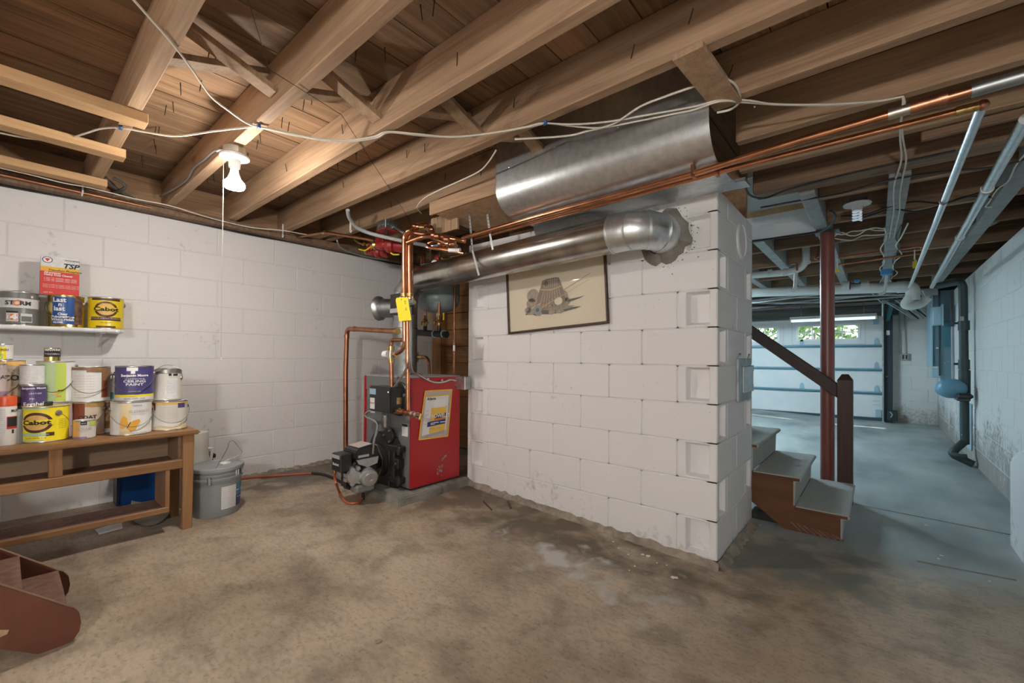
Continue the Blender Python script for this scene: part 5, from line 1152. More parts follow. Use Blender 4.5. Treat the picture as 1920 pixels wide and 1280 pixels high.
can('ceil', 216, 289, 686, 'purple gallon can of ceiling paint with a yellow stripe', 'tin', CANS['elements']['top'], xc=CANS['elements']['c'].x-.015, group=g_b, ba=.15,
    bands=((.19, .965, 'can_purple'), (.125, .19, 'can_yellow2'), (.02, .125, 'can_white')), patches=((-.42, .16, .86, .96, 'print_white'), (-.2, .02, .78, .86, 'print_white')),
    texts=(('Benjamin Moore', .095, .73, 0, 'print_white', dict(bold=.0008)), ('WATERBORNE', .045, .635, 0, 'print_white', dict(wide=1.5)), ('CEILING', .095, .565, 0, 'print_white', dict(wide=1.45, bold=.0004)), ('PAINT', .095, .475, 0, 'print_white', dict(wide=1.5, bold=.0004)), ('INTERIOR', .045, .275, 0, 'print_white', dict(wide=1.4)), ('CEILING WHITE   508 00', .045, .075, 0, 'print_black')))
can('dent', 289, 341, 690, 'cream gallon can with a bent open lid at the right bench end', 'can_offwhite', CANS['rlow']['top'], xc=CANS['rlow']['c'].x-.03, group=g_b, bail='up', h=.165, ears=True, ba=.3, lid='can_yellowpale',
    patches=((-.2, .75, .05, .78, 'label_paper'), (.05, .25, .88, .96, 'print_black'), (.38, .75, .88, .95, 'print_black')), texts=tuple(('xxxx xxx xxxx xx', .04, .72-.055*i, .3, 'print_grey') for i in range(9)))
k = CANS['dent']; mb = MB(); fn2 = lambda i, j: V((k['c'].x+(k['r']*(1.02+.04*math.sin(9*i)))*math.cos(6.283*i), k['c'].y+k['r']*1.03*math.sin(6.283*i), k['top']-.002+(.016+.010*math.sin(6.283*i*2+1))*j)); mb.grid(fn2, 30, 2); mb.part('bent_rim', 'tin_lid', k['t'], fix=False)
can('coat', 132, 198, 754, 'gallon can with a wide dark red paint drip on the bench', 'can_beige', ZT, vB=817, group=g_b, ba=.35,
    bands=((.86, .97, 'can_orange'), (.0, .08, 'can_orange')), patches=((-1.4, -.35, .0, .97, 'drip_red'), (-.5, -.15, .35, .97, 'drip_red')), texts=(('COAT', .15, .55, .0, 'print_black', dict(bold=.0008)),))
can('drip', 132, 208, 687, 'white gallon can with brown drips down its right side', 'can_white', CANS['coat']['top'], xc=CANS['coat']['c'].x+.005, group=g_b, ba=.05, lid='drip_brown',
    patches=((.55, 1.5, .12, .97, 'drip_brown'), (.62, .95, .12, .60, 'drip_red'), (-1.2, .6, .90, .97, 'drip_brown'), (-.2, .6, .84, .92, 'drip_brown')), texts=tuple(('xxxx xxxxx xxx xxxxxx xx', .04, .74-.075*i, -.35, 'print_grey') for i in range(9)))
can('ycabot', 43, 132, 762, 'bright yellow gallon can with a mint stripe at the bench front', 'can_yellow2', ZT, vB=829, group=g_b, lid='can_black', bail=None, ears=False,
    patches=((-1.2, .25, .185, .27, 'can_mint'), (-1.2, .1, .93, .965, 'can_mint'), (.0, .35, .18, .28, 'can_brown'), (-1.2, -.1, .05, .085, 'can_mint')), texts=(('SOLID ACRYLIC STAIN', .055, .225, -.45, 'print_white'), ('ULTRA WHITE BASE', .05, .13, -.45, 'can_brown'))+tuple(('xx xxxx xxxxx', .035, .62-.05*i, .75, 'can_brown') for i in range(6)))
emblem('ycabot', .56, .062, .050, -.45)
k = CANS['ycabot']; s = (-V((*k['d'], 0))).cross(V((0, 0, 1))); e = cyl_fn(k['c'], k['r'], k['zb']+.80*k['h'], k['d'], .55)
ear = MB().cyl(e(0, 0), e(0, 0)+(e(0, 0)-V((k['c'].x, k['c'].y, e(0, 0).z))).normalized()*.007, .015, .010, 14).part('handle_ear', 'tin_lid', k['t'])
MB().tube(sag([e(0, 0)+V((.008, 0, 0)), e(.02, -.012), e(.05, -.035), e(.075, -.05)], 4), .0016, 6).part('bail_handle', 'wire', k['t'])
can('quart', 139, 182, 788, 'small rainbow coloured sample can in front on the bench', 'can_offwhite', ZT, vB=823, group=g_b, bail=None, ears=False,
    patches=((-1.4, -.45, .03, .95, 'can_orange'), (.45, 1.4, .70, .95, 'can_lime'), (-.35, .20, .76, .96, 'print_black'), (-1.4, .2, .03, .14, 'can_lilac')), texts=(('COLOR', .20, .55, -.05, 'print_grey'), ('REDEFINED', .06, .42, .0, 'print_grey'), ('BEHR', .08, .85, -.07, 'print_white')))
can('amber', 186, 222, 752, 'dark amber patterned can wedged behind the white cans', 'can_amber', ZT, xc=-3.33, h=.175, group=g_b, bail=None, ears=False, bands=((0, .14, 'can_white'),))
can('pink', 66, 142, 737, 'dusty pink gallon can under the green can on the bench', 'can_pink', ZT, xc=-3.30, group=g_b, bail=None, h=.185, texts=(('Colour', .10, .82, .1, 'print_grey'),))
can('green', 68, 141, 677, 'pale green and white gallon can with orange flowers at the bench back', 'can_white', CANS['pink']['top'], xc=-3.31, group=g_b, bail='side', ba=.1,
    patches=((-1.3, .0, .04, .96, 'can_green'), (.0, .55, .04, .96, 'can_lime'), (-.2, .1, .22, .26, 'can_orange'), (.05, .30, .14, .17, 'print_orange'), (.1, .4, .28, .31, 'drip_red')))
can('mini', 82, 114, 652, 'tiny dark brown and yellow tin on top of the green can', 'can_black', CANS['green']['top'], xc=-3.30, group=g_b, bail=None, ears=False, lid='tin_gold', rim='tin_gold', bands=((.03, .32, 'tin_gold'),), texts=(('MINWAX', .22, .84, 0, 'print_white', dict(bold=.0004)), ('Polyurethane', .16, .55, 0, 'print_white')))
can('under1', 34, 98, 757, 'grey gallon can mostly hidden behind the front row', 'can_grey', ZT, xc=-3.29, h=.172, group=g_b, bail=None, ears=False)
can('egg', 40, 89, 722, 'dark purple quart can with white lettering under a grey can', 'can_purple2', CANS['under1']['top'], xc=-3.245, group=g_b, bail='back', ears=False,
    texts=(('Benjamin Moore', .13, .86, .0, 'print_white', dict(bold=.0004)), ('LEATHER', .10, .62, .12, 'print_white'), ('Mr.', .14, .38, -.1, 'print_white'), ('Eggshell', .24, .14, .05, 'print_white', dict(bold=.0005))))
can('greyq', 37, 85, 683, 'pale grey quart can stacked on the purple quart', 'label_paper', CANS['egg']['top'], xc=-3.25, group=g_b, bail=None, ears=False, texts=tuple(('xxxx xxxxxx xx xxxx', .055, .85-.085*i, -.1, 'print_grey') for i in range(8))+(('K509H', .09, .1, .1, 'print_black'),))
can('ala0', 121, 147, 722, 'tan quart can hidden below the black and red quart', 'can_beige', CANS['pink']['top'], xc=-3.36, h=.085, group=g_b, bail=None, ears=False)
can('ala', 121, 147, 684, 'black and red quart can wedged beside the green can', 'can_black', CANS['ala0']['top'], xc=-3.36, group=g_b, bail=None, ears=False, patches=((-1.0, .2, .02, .42, 'drip_red'),), texts=(('ALA', .2, .55, -.3, 'print_white', dict(bold=.0006)),))
can('under2', -22, 46, 738, 'beige gallon can hidden at the left bench end', 'can_beige', ZT, xc=-3.31, h=.185, group=g_b, bail=None, ears=False)
can('orange', -22, 49, 675, 'beige gallon can with an orange top band at the left back', 'can_beige', CANS['under2']['top'], xc=-3.32, group=g_b, bail='side', ba=.3, bands=((.87, .97, 'can_orange'),), patches=((.25, .7, .02, .16, 'can_orange'), (.2, .6, .18, .42, 'can_yellowpale')), texts=(('COAT', .17, .60, .55, 'print_black', dict(bold=.0006)), ('One', .10, .78, .38, 'print_grey')))
can('tiny', -10, 25, 644, 'white and yellow pint tin on top of the orange banded can', 'can_white', CANS['orange']['top'], xc=-3.33, group=g_b, bail=None, ears=False, lid='can_black', patches=((-1.2, .2, .04, .80, 'can_yellow2'), (-.5, -.1, .1, .4, 'can_lime')), texts=(('FINISH', .2, .62, -.25, 'print_black'),))
can('lil0', -26, 14, 724, 'white quart can at the left picture edge below a pink quart', 'can_white', CANS['under2']['top']-.02, xc=-3.205, h=.075, group=g_b, bail=None, ears=False)
can('lil', -26, 14, 682, 'pink quart can with a lilac stripe at the left picture edge', 'can_pink', CANS['lil0']['top'], xc=-3.205, group=g_b, bail=None, ears=False, bands=((.02, .12, 'can_lilac'),), texts=(('COAT', .17, .57, .25, 'print_black'),))
# white tube bottle with teal label, on the amber can
k = CANS['amber']; c, r, D, bis = place_px(203, 217, xc=-3.315); tb = T('caulk_bottle', (c.x, c.y, k['top']), 'white plastic bottle with teal label wedged between two cans', 'bottle')
zz = z_px(210, 703, D)-k['top']
MB().lathe((c.x, c.y, k['top']), (0, 0, 1), [(r*1.2, 0), (r*1.3, .003), (r*1.3, zz*.75), (r*.9, zz*.9), (r*.5, zz)], 20).part('bottle_body', 'can_white', tb)
fn = cyl_fn(c, r*1.3+.0008, k['top'], (-bis.x, -bis.y)); MB().grid(lambda i, j: fn((-1+1.6*i)*r, zz*(.08+.26*j)), 6, 1).part('label', 'can_teal', tb, fix=False)
# aerosol with red cap
c, r, D, bis = place_px(-7, 34, 835, ZT); zt = z_px(14, 743, D-r); zc_ = z_px(14, 762, D-r)
sp = T('spray_can', (c.x, c.y, ZT), 'white aerosol can with an orange-red cap at the left bench edge', 'spray can')
MB().lathe((c.x, c.y, ZT), (0, 0, 1), [(r*.95, 0), (r, .003), (r, zc_-ZT-.003), (r*.96, zc_-ZT)], 30).part('can_body', 'can_white', sp)
MB().lathe((c.x, c.y, zc_), (0, 0, 1), [(r*1.0, 0), (r*1.0, (zt-zc_)*.9), (r*.94, zt-zc_), (.001, zt-zc_)], 30).part('cap', 'spray_red', sp)
fn = cyl_fn(c, r+.0008, 0, (-bis.x, -bis.y)); hh = zc_-ZT
for (a0, a1, f0, f1, m, e) in ((.05, 1.3, .42, .74, 'print_red', 0), (.12, 1.3, .48, .72, 'print_black', .0004), (-1.2, -.1, .25, .95, 'label_paper', 0), (.55, .8, .30, .40, 'print_black', 0)):
    fn = cyl_fn(c, r+.0008+e, 0, (-bis.x, -bis.y)); MB().grid(lambda i, j: fn((a0+(a1-a0)*i)*r, ZT+hh*(f0+(f1-f0)*j)), 8, 1).part('label', m, sp, fix=False)
tm = MB(); put_text(tm, 'RUST', cyl_fn(c, r+.002, ZT+hh*.88, (-bis.x, -bis.y), .95), .016, bold=.0005); tm.part('lettering', 'print_black', sp)
tm = MB()
for i in range(12): put_text(tm, 'xxxxx xxxx xx', cyl_fn(c, r+.0024, ZT+hh*(.90-.05*i), (-bis.x, -bis.y), -.55), .006)
tm.part('fine_print', 'print_grey', sp)
# grey bottle behind, cap and sticks on top
c, r, D, bis = place_px(24, 50, xc=-3.215); MB().lathe((c.x, c.y, ZT), (0, 0, 1), [(r*.96, 0), (r, .004), (r, .13), (r*.95, .15), (r*.95, .165), (.001, .166)], 24).thing('grey_canister', 'bucket_grey', 'plain grey canister standing between aerosol and yellow can', 'canister')
k = CANS['ycabot']; p = V((k['c'].x, k['c'].y, k['top']))
MB().lathe(p+V((-.01, .0, .0)), (0, 0, 1), [(.024, 0), (.024, .014), (.021, .018), (.001, .018)], 18).thing('loose_cap', 'black_plastic', 'small round black cap lying on the yellow can lid', 'cap')
u = CANS['under1']; zz = max(u['top'], k['top'])+.004
a, b = az(32, 757, zz+.004), az(66, 753, zz+.004)
# ================================================================== BUCKET, JUG, BIN, DUSTPAN, PAPER
bk = V((-3.225, .893)); BR = .137; bz0 = fz(bk.x); bt_ = z_px(405, 868, math.hypot(*bk)-BR)-bz0
bu = T('plastic_bucket', (bk.x, bk.y, bz0), 'grey plastic pail with lid and wire handle beside the bench', 'bucket')
hB = .302
MB().lathe((bk.x, bk.y, bz0), (0, 0, 1), [(BR*.90, 0), (BR*.91, .003), (BR*.985, hB-.075), (BR*1.04, hB-.074), (BR*1.04, hB-.062), (BR*1.0, hB-.060), (BR*1.0, hB-.046), (BR*1.045, hB-.045), (BR*1.045, hB-.034), (BR*1.01, hB-.032), (BR*1.01, hB-.01)], 44).part('pail_body', 'bucket_grey', bu, ang=.5)
MB().lathe((bk.x, bk.y, bz0+hB-.022), (0, 0, 1), [(BR*1.05, 0), (BR*1.085, .002), (BR*1.085, .020), (BR*1.06, .026), (BR*1.0, .026), (BR*.97, .018), (.03, .018), (.028, .022), (.001, .022)], 44).part('lid', 'bucket_lid', bu, ang=.5)
dB = (-bk.x, -bk.y)
def bpatch(a0, a1, z0, z1, m, e=.001):
    P = lambda i, j: cyl_fn((bk.x, bk.y), BR*(.91+.075*(z0+(z1-z0)*j)/.23)+e, 0, dB)((a0+(a1-a0)*i)*BR, bz0+z0+(z1-z0)*j); MB().grid(P, 10, 2).part('label', m, bu, fix=False)
bpatch(.18, .85, .045, .185, 'label_paper'); bpatch(.85, 1.35, .045, .19, 'label_blue'); bpatch(.85, 1.35, .045, .11, 'print_blue', .0014)
tm = MB()
for i in range(11): put_text(tm, 'xxxxxx xxx xxxxx xx', cyl_fn((bk.x, bk.y), BR*.975, bz0+.175-.0115*i, dB, .5), .008)
tm.part('fine_print', 'print_grey', bu)
tm = MB(); put_text(tm, 'xxx xx', cyl_fn((bk.x, bk.y), BR*.985, bz0+.145, dB, 1.08), .02, bold=.0005); put_text(tm, 'xxxxxx', cyl_fn((bk.x, bk.y), BR*.985, bz0+.10, dB, 1.08), .016); tm.part('lettering', 'print_white', bu)
for i in range(5): bpatch(.78+.12*i, .84+.12*i, hB-.055+.0, hB-.022, 'print_white', .019) if i != 2 else None
sB = (-V((*dB, 0))).normalized().cross(V((0, 0, 1)))
e0, e1 = V((bk.x, bk.y, bz0+hB-.06))-sB*.04+V((*dB, 0)).normalized()*BR*1.05, V((bk.x, bk.y, bz0+hB+.0))+sB*.03-V((*dB, 0)).normalized()*.06
MB().tube(sag([e0, ax(424, 845, bk.x+.08), ax(429, 830, bk.x+.05), ax(437, 826, bk.x+.02), ax(447, 838, bk.x), ax(452, 850, bk.x-.02), e1], 5), .002, 6).part('bail_handle', 'steel', bu)
MB().box(e0.x-.012, e0.x+.012, e0.y-.006, e0.y+.006, e0.z-.03, e0.z+.012).part('handle_lug', 'bucket_grey', bu)
MB().lathe((bk.x-.02, bk.y+.05, bz0+hB-.004), (0, 0, 1), [(.03, 0), (.03, .006), (.001, .007)], 16).part('spout_cap', 'print_white', bu)
# milky plastic jug behind the bench leg
p = ax(370, 850, -3.42); jg = T('plastic_jug', (-3.47, p.y, fz(-3.5)), 'milky translucent jug behind the bench leg beside the pail', 'jug')
jt = ax(372, 815, -3.42).z
MB().lathe((-3.47, p.y+.0, fz(-3.5)), (0, 0, 1), [(.075, 0), (.08, .01), (.08, jt*.55), (.074, jt*.60), (.078, jt*.63), (.072, jt*.86), (.055, jt-.10), (.03, jt-.09)], 24).part('jug_body', 'milk_plastic', jg)
MB().tube(sag([(-3.43, p.y+.075, jt*.62), (-3.43, p.y+.085, jt*.8), (-3.43, p.y+.07, jt-.10), (-3.45, p.y+.01, jt-.09)], 5), .008, 8).part('jug_handle', 'milk_plastic', jg)
# blue storage bin behind the bench
x0 = -3.80
b0, b1 = ax(222, 905, x0), ax(338, 900, x0)
bb = T('storage_bin', (x0+.05, (b0.y+b1.y)/2, fz(x0)), 'dark blue plastic bin on the floor behind the bench', 'bin')
MB().prism([(-3.92, fz(x0)), (x0+.02, fz(x0)), (x0+.05, .33), (-3.92, .33)], 1, b0.y, b0.y+.52).part('bin_body', 'bin_blue', bb, bevel=.012, seg=2)
MB().box(-3.93, x0+.065, b0.y-.01, b0.y+.53, .33, .36).part('bin_rim', 'bin_dark', bb, bevel=.006)
MB().box(-3.90, x0+.03, b0.y-.012, b0.y, fz(x0)+.01, .33).part('bin_end', 'bin_dark', bb)
# dustpan and scrap of paper under the bench
fa, fm, fb = af(240, 976), af(283, 1004), af(319, 968); ba_, bb_ = af(246, 962), af(312, 955)
def dp(a, b):
    f = fa*(1-a)**2+fm*2*a*(1-a)+fb*a*a; k_ = ba_*(1-a)+bb_*a; p = f*(1-b)+k_*b; p.z = fz(p.x)+.004+.055*b*b+.02*(2*a-1)**2; return p
mb = MB(); mb.grid(dp, 16, 6)
nv = len(mb.v); mb.add([p+V((0, 0, .002)) for p in mb.v], [tuple(reversed(f)) for f in mb.f])
mb.thing('dustpan', 'dustpan', 'old dusty curved metal dustpan on the floor under the bench', 'dustpan', fix=False)
q = [af(u, v)+V((0, 0, .006)) for u, v in ((178, 997), (228, 985), (230, 992), (186, 1004))]
mb = MB(); q[1].z += .02; q[0].z += .008; mb.poly3(q, .001); mb.thing('paper_scrap', 'paper', 'crumpled strip of white paper on the floor under the bench', 'paper')
# ================================================================== RED-BROWN STEPS AT THE LEFT
st = T('step_ladder', (-2.4, .1, fz(-2.3)), 'short red-brown wooden stair with rounded stringers at the left', 'stairs')
def stringer(xo, t=.022):
    z0 = fz(xo)
    top = [(-1.2, .335+1.2*.89-.0), (.0, .335-.0), (.150, .202), (.172, .185), (.187, .160), (.192, .125), (.187, .095), (.172, .072), (.145, z0-.0), (.10, z0-.002), (.085, z0+.002), (0.0, .130), (-1.2, .130+1.2*.89)]
    sg = MB().prism(top, 0, xo-t/2, xo+t/2).part('stringer', 'red_brown', st, smooth=False)
    eb_ = MB()
    for p, q_ in zip(top[:9], top[1:10]): eb_.beam((xo, p[0], p[1]+.0008), (xo, q_[0], q_[1]+.0008), t+.0005, .002, up=(1, 0, 0)) if False else eb_.add([(xo-t/2, p[0], p[1]+.001), (xo+t/2, p[0], p[1]+.001), (xo+t/2, q_[0]+.0006, q_[1]+.001), (xo-t/2, q_[0]+.0006, q_[1]+.001)], [(0, 1, 2, 3)])
    eb_.part('worn_edge', 'bench_panel', sg, smooth=False, fix=False)
stringer(-2.19); stringer(-2.585)
mb = None
for k in range(11):
    y, z = .158-.107*k, .198+.0955*k
    MB().box(-2.574, -2.201, y-.112, y, z-.018, z).part('tread', 'tread_brown', st, bevel=.003)
    MB().box(-2.574, -2.201, y-.012, y-.0, z-.0955 if k else fz(-2.3), z-.018).part('riser', 'tread_brown', st)
p = ax(3, 1187, -2.178); MB().poly3([(-2.178, p.y-.01, p.z-.012), (-2.178, p.y+.012, p.z-.008), (-2.178, p.y+.016, p.z+.004), (-2.178, p.y-.005, p.z+.014)], .0006).part('bare_patch', 'brace_wood', st)
# ================================================================== CEILING LAMP
lp = V((-2.515, .757, ZB)); la = T('ceiling_lamp', lp, 'porcelain ceiling lampholder with a lit reflector bulb and pull cord', 'lamp')
MB().cyl(lp, lp+V((0, 0, -.040)), .053, n=8).part('octagon_box', 'galv', la, bevel=.002)
MB().lathe(lp+V((0, 0, -.040)), (0, 0, -1), [(.066, 0), (.068, .004), (.066, .012), (.045, .018), (.028, .024), (.026, .060), (.024, .064)], 30).part('lampholder', 'porcelain', la)
MB().lathe(lp+V((0, 0, -.10)), (0, 0, -1), [(.018, 0), (.018, .012), (.021, .03), (.030, .055), (.044, .075)], 28, caps=False).part('bulb_neck', 'bulb_neck', la)
MB().lathe(lp+V((0, 0, -.10)), (0, 0, -1), [(.044, .075), (.049, .088), (.049, .096), (.043, .106), (.025, .112), (.001, .113)], 28, caps=False).part('bulb_face', 'bulb_glow', la)
ce_ = V((lp.x-.012, lp.y-.045, 0)); zE = z_px(427, 670, math.hypot(ce_.x, ce_.y))
MB().tube([(ce_.x, ce_.y, lp.z-.055), (ce_.x+.004, ce_.y-.002, 1.6), (ce_.x, ce_.y, zE)], .0014, 6).part('pull_cord', 'cable_white', la)
MB().lathe((ce_.x, ce_.y, zE), (0, 0, -1), [(.0015, 0), (.004, .006), (.0045, .014), (.001, .016)], 10).part('cord_bell', 'white_plastic', la)
# fill lamp added behind the camera, in place of a camera flash
lp2 = V((.30, -1.255, ZB)); la2 = T('fill_lamp', lp2, 'added fill lamp behind the camera, a lit globe bulb on a white cord', 'lamp')
MB().cyl(lp2, lp2+V((0, 0, -.040)), .053, n=8).part('octagon_box', 'galv', la2, bevel=.002)
MB().cyl(lp2+V((0, 0, -.04)), lp2+V((0, 0, -.43)), .004, n=8).part('fill_cord', 'cable_white', la2)
MB().lathe(lp2+V((0, 0, -.42)), (0, 0, -1), [(.006, 0), (.022, .006), (.026, .05), (.024, .06)], 24).part('lampholder', 'porcelain', la2)
MB().ball(lp2+V((0, 0, -.555)), .08, n=24, m=14).part('fill_bulb', 'fill_glow', la2)
# ================================================================== CABLES UNDER THE JOISTS
ZC = ZB-.010
def cable(name, pts, r, m, label, z=ZC, n=6, smooth=8, group='cables under the joists', cat='cable'):
    P = []
    for q in pts:
        p = az(q[0], q[1], z if len(q) < 3 else q[2])
        if p.y > 1.845 and -1.75 < p.x < -.45: p = ay(q[0], q[1], 1.845)   # in front of the duct
        P.append(p)
    return MB().tube(sag(P, smooth), r, n).thing(name, m, label, cat, group)
cw = 'cable_white'
cable('electrical_cable', [(240, -12), (285, 38), (322, 80), (360, 130), (395, 180), (430, 208), (462, 230), (485, 238)], .0042, cw, 'white cable running steeply from the top edge to the lamp joist')
cable('electrical_cable', [(-15, 246), (60, 260), (120, 261), (160, 250), (190, 241), (225, 239), (270, 247), (330, 255), (400, 246), (450, 240), (485, 238), (540, 249), (600, 260), (650, 263), (700, 256), (727, 247), (780, 251), (850, 257), (920, 250), (980, 240), (1022, 231)], .0042, cw, 'white cable sagging in waves across the joists from the left edge')
cable('electrical_cable', [(485, 238), (545, 252), (610, 263), (655, 265), (705, 258), (730, 248), (790, 254), (860, 256), (930, 248), (985, 238), (1022, 231), (1090, 238), (1130, 239), (1200, 226), (1260, 214), (1300, 206), (1350, 190), (1400, 192), (1460, 196), (1550, 197), (1630, 192), (1693, 181)], .0042, cw, 'long white cable crossing the duct and reaching the right beams')
cable('electrical_cable', [(965, 261), (1060, 255), (1100, 246), (1150, 232), (1200, 200), (1250, 180), (1304, 161)], .0045, cw, 'white cable pair bowing up over the curved duct')
cable('electrical_cable', [(1022, 231), (1075, 233), (1140, 228), (1210, 216), (1300, 200), (1345, 189), (1400, 188), (1450, 195), (1545, 196), (1640, 190), (1693, 181)], .0042, cw, 'second white cable lying beside the long one over the duct')
cable('electrical_cable', [(1360, 147), (1378, 158), (1387, 178), (1385, 193), (1370, 205), (1345, 211)], .0045, cw, 'white cable looped around the short board at the duct end')
cable('electrical_cable', [(930, 282), (915, 305), (897, 322), (860, 340), (820, 358), (795, 372), (782, 388), (790, 400)], .0042, cw, 'white cable hooking down the joist beside the duct')
cable('electrical_cable', [(-10, 312, 2.11), (60, 328, 2.11), (120, 343, 2.11), (170, 352, 2.11), (250, 372, 2.11), (320, 386, 2.11), (400, 410, 2.11), (470, 426, 2.11), (530, 432, 2.11), (575, 440, 2.11)], .0040, cw, 'thin white cable following the top of the left wall')
cable('electrical_cable', [(432, 246), (300, 60), (290, -10)], .0012, 'nail', 'hair thin dark wire strung diagonally below the joists', z=ZB-.004) if False else None
for (u, v) in ((226, 240), (485, 238), (1022, 231)):
    p = az(u, v, ZC); MB().box(p.x-.010, p.x+.010, p.y-.006, p.y+.006, p.z-.006, ZB).thing('cable_staple', 'staple_blue', 'blue cable staple '+{226: 'on the joist by the pine strips', 485: 'on the joist behind the lit lamp', 1022: 'on the joist edge left of the duct'}[u], 'staple', 'cable staples')
# lamp feed and thin leaning wire
MB().tube(sag([az(405, 283, 2.14), V((-2.6, .725, 2.16)), V((-2.72, .722, 2.185)), V((-2.9, .722, 2.19)), V((-3.1, .722, 2.20)), V((-3.3, .722, 2.17)), az(300, 368, 2.2)], 6), .006, 7).thing('lamp_feed_cable', 'bx_grey', 'dark cable clipped to the joist feeding the lit lamp', 'cable')
MB().tube([az(462, -10, ZB-.004), az(505, 130, ZB-.004), az(640, 215, ZB-.004), az(770, 415, ZB-.004)], .0012, 5).thing('thin_wire', 'nail', 'thin dark wire running diagonally below the joists', 'wire')
# armoured cable stubs by the rim board, dark wires along the wall top
for k, (a, b, c_) in enumerate((((197, 332), (215, 352), (270, 383)), ((212, 333), (235, 350), (205, 366)))):
    MB().tube(sag([az(*a, 2.24), az(*b, 2.2), az(*c_, 2.16)], 6), .010, 8).thing('armoured_cable_stub', 'bx_grey', ('longer' if k == 0 else 'shorter')+' grey armoured cable poking out above the left wall', 'cable', 'armoured stubs')
for k, (z, x, r) in enumerate(((2.098, LW+.03, .008), (2.088, LW+.018, .007), (2.105, LW+.06, .007))):
    P = [V((x+.01*math.sin(3.1*i+k), -.5+.45*i, z+.008*math.sin(2.3*i+2*k))) for i in range(9)]
    MB().tube(sag(P, 5), r, 6).thing('black_cable', 'cable_black', ['highest', 'lowest', 'outermost'][k]+' of three black cables lying along the left wall top', 'cable', 'black cables on the wall top')
# copper line along the left wall with plastic hangers
a, b = az(0, 327, 2.112), az(540, 446, 2.112)
o = MB().tube([V((a.x, -.9, 2.112)), a, (a+b)/2, b], .0105, 10).thing('wall_copper_pipe', 'copper_dull', 'copper pipe along the top of the left block wall', 'pipe')
for (u, v0, v1) in ((155, 318, 368), (530, 411, 447)):
    p = az(u, v1-6, 2.105); q = V((p.x, p.y, p.z+.09)); hg = MB().box(p.x-.006, p.x+.006, p.y-.004, p.y+.004, p.z-.005, p.z+.095); hg.tube(sag([p+V((0, -.004, -.004)), p+V((.014, -.004, -.020)), p+V((.028, -.004, -.004))], 4), .004, 6)
    hg.thing('pipe_hanger', 'white_plastic', 'white perforated plastic pipe hanger '+('above the pine strips' if u < 300 else 'right of the lamp cord'), 'hanger', 'pipe hangers')
p = az(657, 432, 2.09); hg = MB().box(p.x-.006, p.x+.006, p.y-.004, p.y+.004, p.z-.005, p.z+.1); hg.tube(sag([p+V((0, -.004, -.004)), p+V((.014, -.004, -.020)), p+V((.028, -.004, -.004))], 4), .004, 6); hg.thing('pipe_hanger', 'white_plastic', 'white perforated plastic pipe hanger above the red pumps', 'hanger', 'pipe hangers')
p = az(674, 437, 2.06)
# ================================================================== LONG COPPER LINES UNDER THE DUCT
ZP = 1.90
UP = [az(u, v, ZP) for u, v in ((868, 446), (1000, 408), (1150, 367), (1300, 325), (1500, 263), (1688, 209))]
u1 = MB().tube(UP, .0145, 12).thing('copper_line', 'copper', 'upper copper pipe running below the duct to the right', 'pipe', 'copper lines under the duct')
k0 = UP[-1]; dv_ = (UP[-1]-UP[-2]).normalized()
fit(k0, dv_, .017, .06, 'solder', 'coupling', u1); fit(k0+dv_*.06, dv_, .021, .07, 'copper_dull', 'coupling', u1); fit(k0+dv_*.10, dv_, .024, .02, 'copper_dull', 'coupling', u1)
MB().cyl(k0+dv_*.03, k0+dv_*.17, .016, n=12).part('adapter', 'copper_dull', u1)
MB().cyl(k0+dv_*.16, k0+dv_*.75, .020, n=14).part('steel_end', 'galv_dull', u1)
LO = [az(u, v, ZP) for u, v in ((890, 447), (1090, 393), (1375, 315), (1600, 258), (1842, 197))]
e = LO[-1]; yl2 = e.y; ge = az(1706, 538, ZP)
u2 = MB().tube(LO, .0115, 12).thing('copper_line', 'copper', 'lower copper pipe ending in an elbow at the steel pipe', 'pipe', 'copper lines under the duct')
fit((e.x-.03, yl2, ZP), (1, 0, 0), .015, .06, 'brass', 'elbow_cup', u2); MB().ball((e.x, yl2, ZP), .017, n=12, m=8).part('elbow', 'copper_dull', u2)
g1 = MB().tube([V((e.x, yl2, ZP)), V((e.x+.01, 3.6, ZP)), ge], .0145, 12).part('steel_run', 'galv', u2)
fit((e.x+.004, 3.1, ZP), (0, 1, 0), .018, .02, 'dark_steel', 'pipe_clip', g1)
p, q_ = az(1925, 222, ZP), az(1747, 538, ZP)
g2 = MB().tube([p, (p+q_)/2, q_], .019, 12).thing('steel_pipe', 'galv', 'galvanized pipe receding along the right beams into the garage', 'pipe')
for t in (.18, .42): fit(p+(q_-p)*t, q_-p, .024, .035, 'galv_dull', 'coupling', g2)
for (u, v) in ((1300, 325), (1345, 322)):
    pp_ = az(u, v, ZP); MB().box(pp_.x-.006, pp_.x+.006, pp_.y-.018, pp_.y+.018, ZP-.018, ZP+.035).part('pipe_clip', 'copper_dull', u1 if u == 1300 else u2)
# white wires dropping from the beam and running along the nailer
for k in range(2):
    dx = .012*k
    P = [az(1693, 181, ZC), az(1693+3*k, 196, 2.12), az(1690, 225, 2.10), az(1688+5*k, 260, 2.11), az(1690+9*k, 300, 2.11)]+[V((.085+.03*k+.006*math.sin(5*y), y, 2.112)) for y in (3.3, 3.6, 4.0, 4.4, 4.8)]
    MB().tube(sag(P, 5), .0042, 6).thing('drop_cable', 'cable_white', ('left' if k == 0 else 'right')+' white cable dropping from the beam onto the grey nailer', 'cable', 'drop cables')
